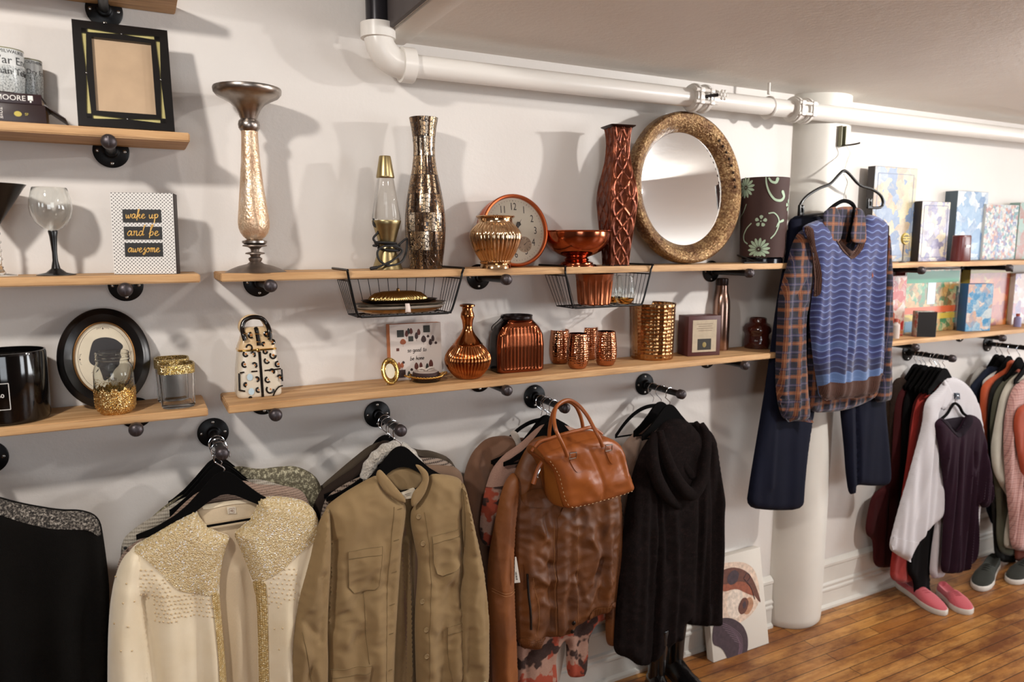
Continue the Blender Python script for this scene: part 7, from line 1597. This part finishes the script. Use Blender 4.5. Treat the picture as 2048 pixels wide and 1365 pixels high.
# ------------------------------------------------------------------ rail E clothes, back to front
f_ = fabric
def back(name, label, cat, m, d, pts, T=.014, seed=1, gen=(.004, .06, .05, .4), R=.025, lines=(), sp=.012): return simple(name, label, cat, m, d, pts, T, seed, gen, None, R, lines, sp)
back('sweater', 'dark brown fuzzy sweater, furthest back on the rail right of the column', 'sweater', f_('brown_fuzzy', '#2c2019', weave=200, bump=1, dist=.004), .045, Z7((262, 232), (235, 215), (205, 225), (188, 260), (182, 330), (185, 700), (190, 1000), (330, 1000), (330, 330), (300, 250)), seed=91)
back('shirt', 'deep maroon shirt with sleeve hanging to the skirting board', 'shirt', f_('maroon', '#3b1314'), .06, Z7((300, 232), (262, 245), (222, 285), (205, 340), (195, 500), (185, 700), (140, 720), (95, 760), (70, 890), (75, 935), (105, 955), (105, 1080), (180, 1085), (250, 1060), (300, 900), (340, 400)), seed=92)
back('jacket', 'black jacket between the maroon and red shirts right of the column', 'jacket', f_('black_cotton', '#070505'), .085, Z7((340, 215), (300, 240), (262, 280), (245, 330), (235, 500), (220, 800), (195, 1090), (330, 1090), (370, 400), (365, 230)), seed=93)
back('shirt', 'dark red shirt just behind the long red shirt right of the column', 'shirt', f_('dark_red', '#5b1715'), .115, Z7((375, 250), (350, 258), (315, 290), (288, 335), (275, 420), (262, 560), (245, 760), (235, 1000), (380, 1000), (420, 400), (400, 262)), seed=94)
back('shirt', 'long brick red shirt whose hem reaches down to the pink shoe', 'shirt', f_('brick_red', '#8a221a'), .14, Z7((440, 198), (415, 208), (385, 245), (345, 280), (310, 310), (290, 380), (275, 480), (255, 620), (228, 800), (205, 950), (185, 1060), (182, 1140), (262, 1160), (330, 1100), (420, 500), (455, 215)), seed=95)
back('trousers', 'black trousers hanging under the white sleeve down to the pink shoes', 'trousers', f_('black_trouser', '#070505'), .165, Z7((330, 600), (300, 800), (275, 950), (262, 1050), (262, 1110), (288, 1140), (292, 1215), (330, 1226), (362, 1210), (360, 1100), (375, 1000), (400, 900), (520, 900), (520, 600)), .016, 96)
M_wshirt = plaid('white_striped_shirt', '#c2bec0', [], [(.5, .25, '#8f8b93', .45)], 50, .0075)
d = .185; root = G('striped_shirt', 'white fine-striped shirt with long loose sleeve hanging right of the column', 'shirt', 1890, 850, d)
wb = Cloth(Z7((432, 222), (470, 212), (505, 228), (545, 260), (578, 320), (598, 400), (612, 520), (600, 700), (580, 850), (575, 1045), (552, 1045), (545, 900), (440, 1000), (430, 1128), (360, 1135), (370, 1000), (400, 800), (390, 550), (385, 400), (400, 300)), d, .016, .03, (.004, .05, .1, .4), [], 97); cpart(root, 'body', M_wshirt, wb, .010)
ws = Cloth(Z7((455, 215), (425, 235), (395, 275), (355, 310), (338, 345), (330, 430), (300, 540), (262, 680), (225, 800), (198, 900), (175, 995), (215, 1025), (262, 1053), (282, 1010), (300, 968), (345, 915), (395, 865), (434, 792), (425, 740), (415, 680), (400, 600), (392, 500), (388, 420), (395, 370), (420, 330), (430, 260)), d+.006, .026, .04, (.006, .07, .1, .4), [(Z7((370, 400), (340, 600), (280, 850)), .02, .006), (Z7((390, 450), (395, 700)), .012, -.008)], 98); cpart(root, 'sleeve', M_wshirt, ws, .009)
ppart(root, 'cuff', M_wshirt, ws, Z7((190, 940), (300, 965), (282, 1010), (262, 1053), (215, 1025), (175, 995)), .003, .009, 0)
cw = Cloth(Z7((430, 225), (450, 250), (470, 300), (440, 365), (415, 360), (418, 320), (432, 280), (428, 245)), d+.02, .004, .01, None, seed=99, smooth=1); cpart(root, 'collar', M_wshirt, cw, .007)
ppart(root, 'neck_label', mat('blue_label', '#39424f', .6), wb, Z7((457, 285), (475, 285), (477, 312), (459, 312)), .010, .006, 0)
d = .222; root = G('v_neck_top', 'dark purple v-neck sweater in front of the white striped shirt', 'sweater', 1920, 950, d)
M_purp = f_('dark_purple_knit', '#26131f', weave=600, bump=.3, var=.2)
pv_ = Cloth(Z7((384, 425), (410, 400), (430, 408), (455, 445), (475, 468), (500, 440), (525, 392), (545, 385), (580, 396), (596, 440), (610, 520), (628, 620), (640, 700), (640, 760), (622, 810), (600, 812), (575, 770), (570, 830), (568, 950), (562, 1020), (545, 1070), (500, 1105), (440, 1112), (412, 1100), (418, 1000), (425, 880), (430, 760), (420, 640), (405, 540), (390, 470)), d, .026, .04, (.010, .035, .06, .3), [(Z7((545, 560), (560, 800)), .008, -.012)], 101); cpart(root, 'body', M_purp, pv_, .008)
ppart(root, 'neckband', f_('purple_rib', '#1a1119'), pv_, Z7((400, 408), (425, 402), (455, 440), (475, 462), (500, 436), (528, 388), (545, 388), (520, 440), (478, 492), (440, 455)), .003, .005)
bb = Cloth(Z7((420, 410), (480, 400), (530, 395), (500, 450), (475, 480), (450, 450)), d-.012, .004, .01, None, seed=102); cpart(root, 'neck_back', MATS['purple_rib'], bb, .008)
r = thing('clothes_hanger', 'black hanger of the purple v-neck top', 'clothes hanger', P(*Z7((478, 335))[0], d-.004))
mb = MB(); mb.tube(catmull([P(*Z7(a)[0], d-.004) for a in ((405, 415), (440, 385), (462, 350), (478, 335), (498, 350), (515, 380), (545, 400))], 5), .0065, 8); wpart('hanger_arms', M_velvet, r, mb)
mb = MB(); mb.tube(catmull([P(*Z7(a)[0], d-.004) for a in ((478, 335), (480, 315), (490, 300), (500, 310))], 5), .0015, 6); wpart('hook', M_chrome, r, mb)
for i, (dd, w_) in enumerate(((.045, 'behind the brown fuzzy sweater'), (.07, 'with the maroon shirt'), (.092, 'with the black jacket'), (.122, 'with the dark red shirt'), (.145, 'with the brick red shirt'), (.162, 'with the black trousers'), (.185, 'with the white striped shirt'))):
    hanger(RX['E'], dd, RZ+.012, 'black velvet hanger on the rail right of the column '+w_, W=.11)
# ------------------------------------------------------------------ rail F clothes
Z6 = lambda *p: Z(7.64, 1780, 640, p)
back('top', 'pale grey top, furthest back on the rail at the right edge', 'top', f_('pale_grey', '#8d8983'), .05, Z7((600, 165), (575, 185), (560, 205), (545, 240), (540, 400), (545, 800), (700, 800), (700, 200)), seed=111)
back('jacket', 'navy jacket behind the orange shirt on the rail at the right edge', 'jacket', f_('navy_cotton', '#151a28'), .075, Z7((640, 162), (615, 180), (585, 215), (562, 240), (545, 262), (555, 330), (590, 450), (620, 900), (760, 900), (760, 180)), seed=112)
back('shirt', 'white striped shirt between the navy jacket and orange shirt', 'shirt', f_('white_shirt_cloth', '#b5b0a9'), .10, Z7((690, 180), (650, 195), (615, 222), (602, 240), (605, 300), (640, 700), (780, 700), (780, 180)), seed=113)
back('shirt', 'bright orange shirt on the rail at the right edge', 'shirt', f_('orange_cotton', '#a8451c'), .115, Z7((735, 135), (715, 150), (712, 175), (670, 200), (620, 232), (598, 262), (594, 300), (592, 380), (600, 420), (640, 800), (800, 800), (800, 150)), seed=114)
back('jacket', 'dark charcoal jacket between the orange shirt and olive shirt', 'jacket', f_('charcoal', '#1d1c1a'), .14, Z7((745, 190), (700, 205), (665, 230), (640, 270), (628, 350), (625, 500), (640, 700), (650, 900), (660, 1060), (790, 1060), (800, 200)), seed=115)
back('shirt', 'olive grey shirt with long hem beside the cream shirt', 'shirt', f_('olive_grey', '#4b4a3a'), .16, Z7((760, 205), (725, 215), (690, 240), (660, 285), (645, 350), (636, 450), (645, 600), (670, 800), (665, 950), (690, 1030), (800, 1030), (820, 220)), seed=116)
back('shirt', 'cream white shirt hanging left of the pink plaid shirt', 'shirt', f_('cream_cotton', '#aca697'), .185, Z7((800, 175), (760, 200), (715, 240), (685, 300), (668, 380), (655, 450), (640, 540), (650, 640), (690, 720), (735, 785), (715, 850), (700, 950), (705, 1000), (830, 1000), (850, 200)), seed=117)
M_pplaid = plaid('pink_plaid', '#bb8f86', [(.3, .3, '#a97068', .4)], [(.3, .05, '#4d3340', .6), (.75, .05, '#57404a', .6), (.5, .04, '#cdb2a8', .6)], .026)
d = .21; root = G('pink_plaid_shirt', 'pink small-check plaid shirt at the right edge of the picture', 'shirt', 2030, 850, d)
pp = Cloth(Z7((830, 215), (790, 225), (752, 250), (730, 290), (715, 345), (700, 430), (700, 550), (708, 700), (725, 850), (730, 1000), (800, 1010), (900, 1010), (920, 300), (900, 230)), d, .026, .035, (.006, .05, .1, .4), [(Z7((750, 350), (745, 600), (770, 900)), .014, .008)], 118); cpart(root, 'body', M_pplaid, pp, .009)
back('sweater', 'rust orange sweater at the right edge in front of the pink plaid shirt', 'sweater', f_('rust_orange', '#94391a'), .245, Z7((850, 320), (800, 335), (765, 355), (748, 395), (745, 450), (755, 520), (770, 600), (785, 690), (820, 740), (960, 740), (960, 330)), seed=119)
back('trousers', 'rust trousers whose hem shows under the pink plaid shirt', 'trousers', f_('rust_trouser', '#6b2c17'), .18, Z7((760, 800), (755, 900), (750, 1000), (752, 1060), (850, 1060), (860, 800)), .012, 120)
for i, (dd, w_) in enumerate(((.05, 'with the pale grey top'), (.075, 'with the navy jacket'), (.11, 'with the orange shirt'), (.16, 'with the olive shirt'), (.21, 'with the pink plaid shirt'))):
    hanger(RX['F'], dd, RZ+.012, 'black velvet hanger on the rail at the right edge '+w_, W=.12)
# ------------------------------------------------------------------ boxes on the shelves right of the column
def voro_art(key, cols, scale, mixc=None, sw=1.0):
    t = NT(key); v0 = t.coord((1, sw, 1)); dn = t.n('ShaderNodeTexNoise'); dn.inputs['Scale'].default_value = scale*1.2; dn.inputs['Detail'].default_value = 5; t.l(v0, dn.inputs[0])
    va = t.n('ShaderNodeVectorMath', operation='MULTIPLY_ADD'); t.l(dn.outputs['Color'], va.inputs[0]); va.inputs[1].default_value = (1.4/scale,)*3; t.l(v0, va.inputs[2]); v = va.outputs[0]
    o = t.n('ShaderNodeTexVoronoi'); o.feature = 'SMOOTH_F1'; o.inputs['Smoothness'].default_value = .12; o.inputs['Scale'].default_value = scale; t.l(v, o.inputs[0]); s_ = t.sep(o.outputs['Color'])
    nz = t.noise(v, scale*.8, 4, .7); n = len(cols)
    t.set('Base Color', t.ramp(t.math('ADD', t.math('MULTIPLY', s_[0], .65), t.math('MULTIPLY', nz, .35)), [(.1+.8*i/(n-1), hx(c, .75)) for i, c in enumerate(cols)])).set('Roughness', .35); MATS[key] = t.m; return t.m
def gbox(name, label, cat, z, bl, br_, top, d, dep, face, side, rz=0.0, rx=0.0, extra=None, th=None):
    a, b = P(*bl, d), P(*br_, d); h_ = P(bl[0], top, d).z-z; w_ = (b.x-a.x)/math.cos(rz)
    r = thing(name, label, cat, Vector((a.x, -d, z+.0006+abs(math.sin(rx))*dep*0)), rot=(rx, 0, rz))
    mb = MB(); mb.box((w_/2, dep/2, h_/2), (w_, dep, h_), .0015); mb.build('box', side, r)
    mb = MB(); mb.box((w_/2, -.0004, h_/2), (w_-.003, .0012, h_-.003)); mb.build('printed_face', face, r, ang=0)
    if extra: extra(r, w_, h_)
    return r
SU, SL = S2-.008, S1
def frame_print(col):
    def f(r, w_, h_):
        mb = MB()
        for q in ((w_/2, h_*.93, w_*.84, .003), (w_/2, h_*.07, w_*.84, .003), (w_*.08, h_/2, .003, h_*.86), (w_*.92, h_/2, .003, h_*.86)): mb.box((q[0], -.0014, q[1]), (q[2], .0006, q[3]))
        mb.build('border_line', mat(col, col, .5), r, ang=0)
    return f
gbox('puzzle_box', 'tall white jigsaw box with pale blue artwork and dark side, on the upper right shelf', 'box', SU, (1738, 520), (1822, 518), 331, .07, .035, voro_art('pale_blue_art', ['#c9c8c4', '#98a8bf', '#6f86ab', '#d6c9a0', '#b59a84', '#cfcbc4'], 22), mat('charcoal_box', '#2c2524', .5), extra=frame_print('#7c8598'))
gbox('puzzle_box', 'white board game box with fainter print and dark side, beside the tall one', 'box', SU, (1836, 519), (1892, 518), 402, .11, .035, voro_art('white_violet_art', ['#ddd8d0', '#c4bfd0', '#7d7aa0', '#e4d7ba', '#e0dcd6'], 30), MATS['charcoal_box'], extra=frame_print('#6b7190'))
gbox('game_box', 'tall pale blue board game box with misty picture', 'box', SU, (1905, 518), (1966, 517), 381, .06, .07, voro_art('misty_blue_art', ['#c9d8e4', '#8fb0cf', '#5e87b5', '#dfe7ea', '#aac6d8'], 20, sw=1), mat('slate_box', '#4c5a63', .5))
gbox('game_box', 'white puzzle box speckled with multicoloured shapes', 'box', SU, (1963, 518), (2028, 517), 408, .07, .04, voro_art('confetti_art', ['#d9e3e0', '#2f7f86', '#dfe0dc', '#3a5d9c', '#c98a6a', '#e5e5df', '#5c8f5a'], 60), mat('white_box', '#cfd2cf', .5))
gbox('game_box', 'green and red game box at the right edge of the upper right shelf', 'box', SU, (2030, 518), (2110, 516), 405, .07, .05, voro_art('green_red_art', ['#7fa89c', '#a8c0b5', '#b0675a', '#9cb8ae'], 18), mat('teal_box', '#88a59d', .5))
q = base(1920, .15, SU); r = thing('tin', 'small maroon curved tin standing before the pale blue game box', 'tin', q+Vector((0, 0, .0005)))
k_ = wdepth(q)/FPX; H_ = P(1920, 471, .15).z-SU; mb = MB(); loft(mb, [(0, 21*k_, .028), (.003, 22*k_, .03), (H_*.9, 20*k_, .028), (H_*.96, 20.5*k_, .028), (H_, 18*k_, .026)], 3); mb.build('body', mat('maroon_tin', '#5a1f1d', .3), r)
mb = MB(); mb.box((.002, -.0305, H_*.58), (.032, .001, .010)); mb.build('label_card', M_white_paint, r, ang=0)
def toy(r, d): pass
q = base(1805, .16, SU); r = thing('spinner_toy', 'small round yellow patterned toy on a stand beside the tall jigsaw box', 'toy', q+Vector((0, 0, .0005)))
H_ = P(1808, 478, .16).z-SU
mb = MB(); mb.lathe([(.016, 0), (.016, .004), (.003, .008), (.003, H_-.02)], 24, capt=True); mb.build('stand', mat('grey_plastic', '#6d6a66', .5), r)
mb = MB(); mb.lathe([(.024, 0), (.026, .004), (.024, .010), (.0005, .011)], 32, M=front((0, 0, H_))); mb.build('disc', mat('yellow_disc', '#b9a04a', .5), r)
mb = MB()
for k in range(8): a = k*PI/4; mb.box((.014*math.cos(a), .014*math.sin(a), .011), (.018, .004, .002), M=front((0, 0, H_)) @ Matrix.Rotation(0, 4, 'Z'))
mb.build('spokes', mat('olive_spokes', '#5d5228', .5), r, ang=0)
# lower right shelf
gbox('game_box', 'red word game box half hidden behind the plaid sleeve', 'box', SL, (1768, 672), (1806, 668), 553, .09, .05, voro_art('red_game_art', ['#9c231c', '#b8352a', '#d8cfc0', '#a82a20', '#c9a05a'], 25), mat('red_box', '#8c1f1a', .4))
gbox('game_box', 'large colourful jungle jigsaw box with orange banner', 'box', SL, (1802, 664), (1912, 655), 541, .06, .045, None or voro_art('jungle_art', ['#1f6b45', '#b98a4a', '#c9a766', '#8a5a30', '#2a8a5a', '#d0c090', '#a8452c'], 34), mat('dark_red_box', '#5c1512', .4),
     extra=lambda r, w_, h_: [MB().box((w_/2, -.0014, h_*.36), (w_*.96, .0008, h_*.10)).build('orange_banner', mat('orange_banner', '#c0562a', .4), r, ang=0), MB().box((w_/2, -.0014, h_*.25), (w_*.96, .0008, h_*.09)).build('yellow_banner', mat('yellow_banner', '#b9a03c', .4), r, ang=0), MB().box((w_*.3, -.0014, h_*.11), (w_*.5, .0008, h_*.16)).build('blue_panel', mat('blue_panel', '#4a86a8', .4), r, ang=0), MB().box((w_*.5, -.0018, h_*.88), (w_*.96, .0008, h_*.18)).build('green_panel', mat('green_panel', '#24805a', .4), r, ang=0), MB().box((w_*.48, -.0018, h_*.62), (w_*.14, .0008, h_*.34)).build('waterfall', mat('pale_waterfall', '#b9cfd8', .4), r, ang=0)])
gbox('card_box', 'small black cube box with picture side in front of the jungle jigsaw', 'box', SL, (1833, 666), (1853, 665), 624, .150, .05, mat('black_cube', '#181615', .4), voro_art('cube_art', ['#1b1a19', '#cfcabf', '#b8503c', '#d8d5cc', '#3f8a7a'], 50), rz=-.55)
gbox('game_box', 'yellow framed game box with red sunset picture on the lower right shelf', 'box', SL, (1932, 650), (2016, 641), 541, .045, .05, voro_art('sunset_art', ['#7c231a', '#a8432a', '#c9752e', '#8c2a1e', '#d0b058'], 16), mat('mustard_box', '#9c8a34', .4),
     extra=lambda r, w_, h_: [MB().box((w_/2, -.0014, h_*.97), (w_, .0008, h_*.06)).build('yellow_edge', MATS['mustard_box'], r, ang=0), MB().box((w_*.975, -.0014, h_/2), (w_*.05, .0008, h_)).build('yellow_edge', MATS['mustard_box'], r, ang=0), MB().ball((w_*.35, -.001, h_*.6), .02, 16, 8, (1, .1, 1.3)).build('sun', mat('sun_orange', '#c8832e', .4), r)])
gbox('game_box', 'bright blue box with white splash shapes in front of the yellow framed box', 'box', SL, (1930, 655), (1965, 652), 569, .13, .05, voro_art('blue_splash_art', ['#1f86b8', '#1f86b8', '#d5dcd8', '#2a93c4', '#d9a98a', '#e0e4e0'], 28), mat('mid_blue_box', '#2b5f94', .4), rz=-.25)
gbox('game_box', 'pale pink game box at the right edge of the lower right shelf', 'box', SL, (2022, 650), (2110, 640), 548, .07, .05, voro_art('pink_pale_art', ['#c9b5a8', '#b89a92', '#d9d2c8', '#7c6a94', '#c9857a'], 22), mat('pale_box', '#c4b8ac', .5))
for i, (x, yb, h_, m_, lb) in enumerate(((1790, 674, 38, '#c2b6ae', 'small white bottle with red label beside the plaid sleeve'), (2034, 655, 25, '#8c8ab0', 'small violet bottle at the right end of the lower right shelf'))):
    q = base(x, .13, SL); H_ = h_*wdepth(q)/FPX; r = thing('small_bottle', lb, 'bottle', q+Vector((0, 0, .0005))); mb = MB(); mb.lathe([(.016, 0), (.017, .003), (.017, H_*.7), (.008, H_*.82), (.008, H_)], 24, capt=True); mb.build('body', mat('bottle_'+m_, m_, .35), r)
    mb = MB(); mb.lathe([(.0095, H_*.86), (.0095, H_+.003), (.0005, H_+.003)], 20); mb.build('cap', mat('bottle_cap_red', '#a84a3a', .4), r)
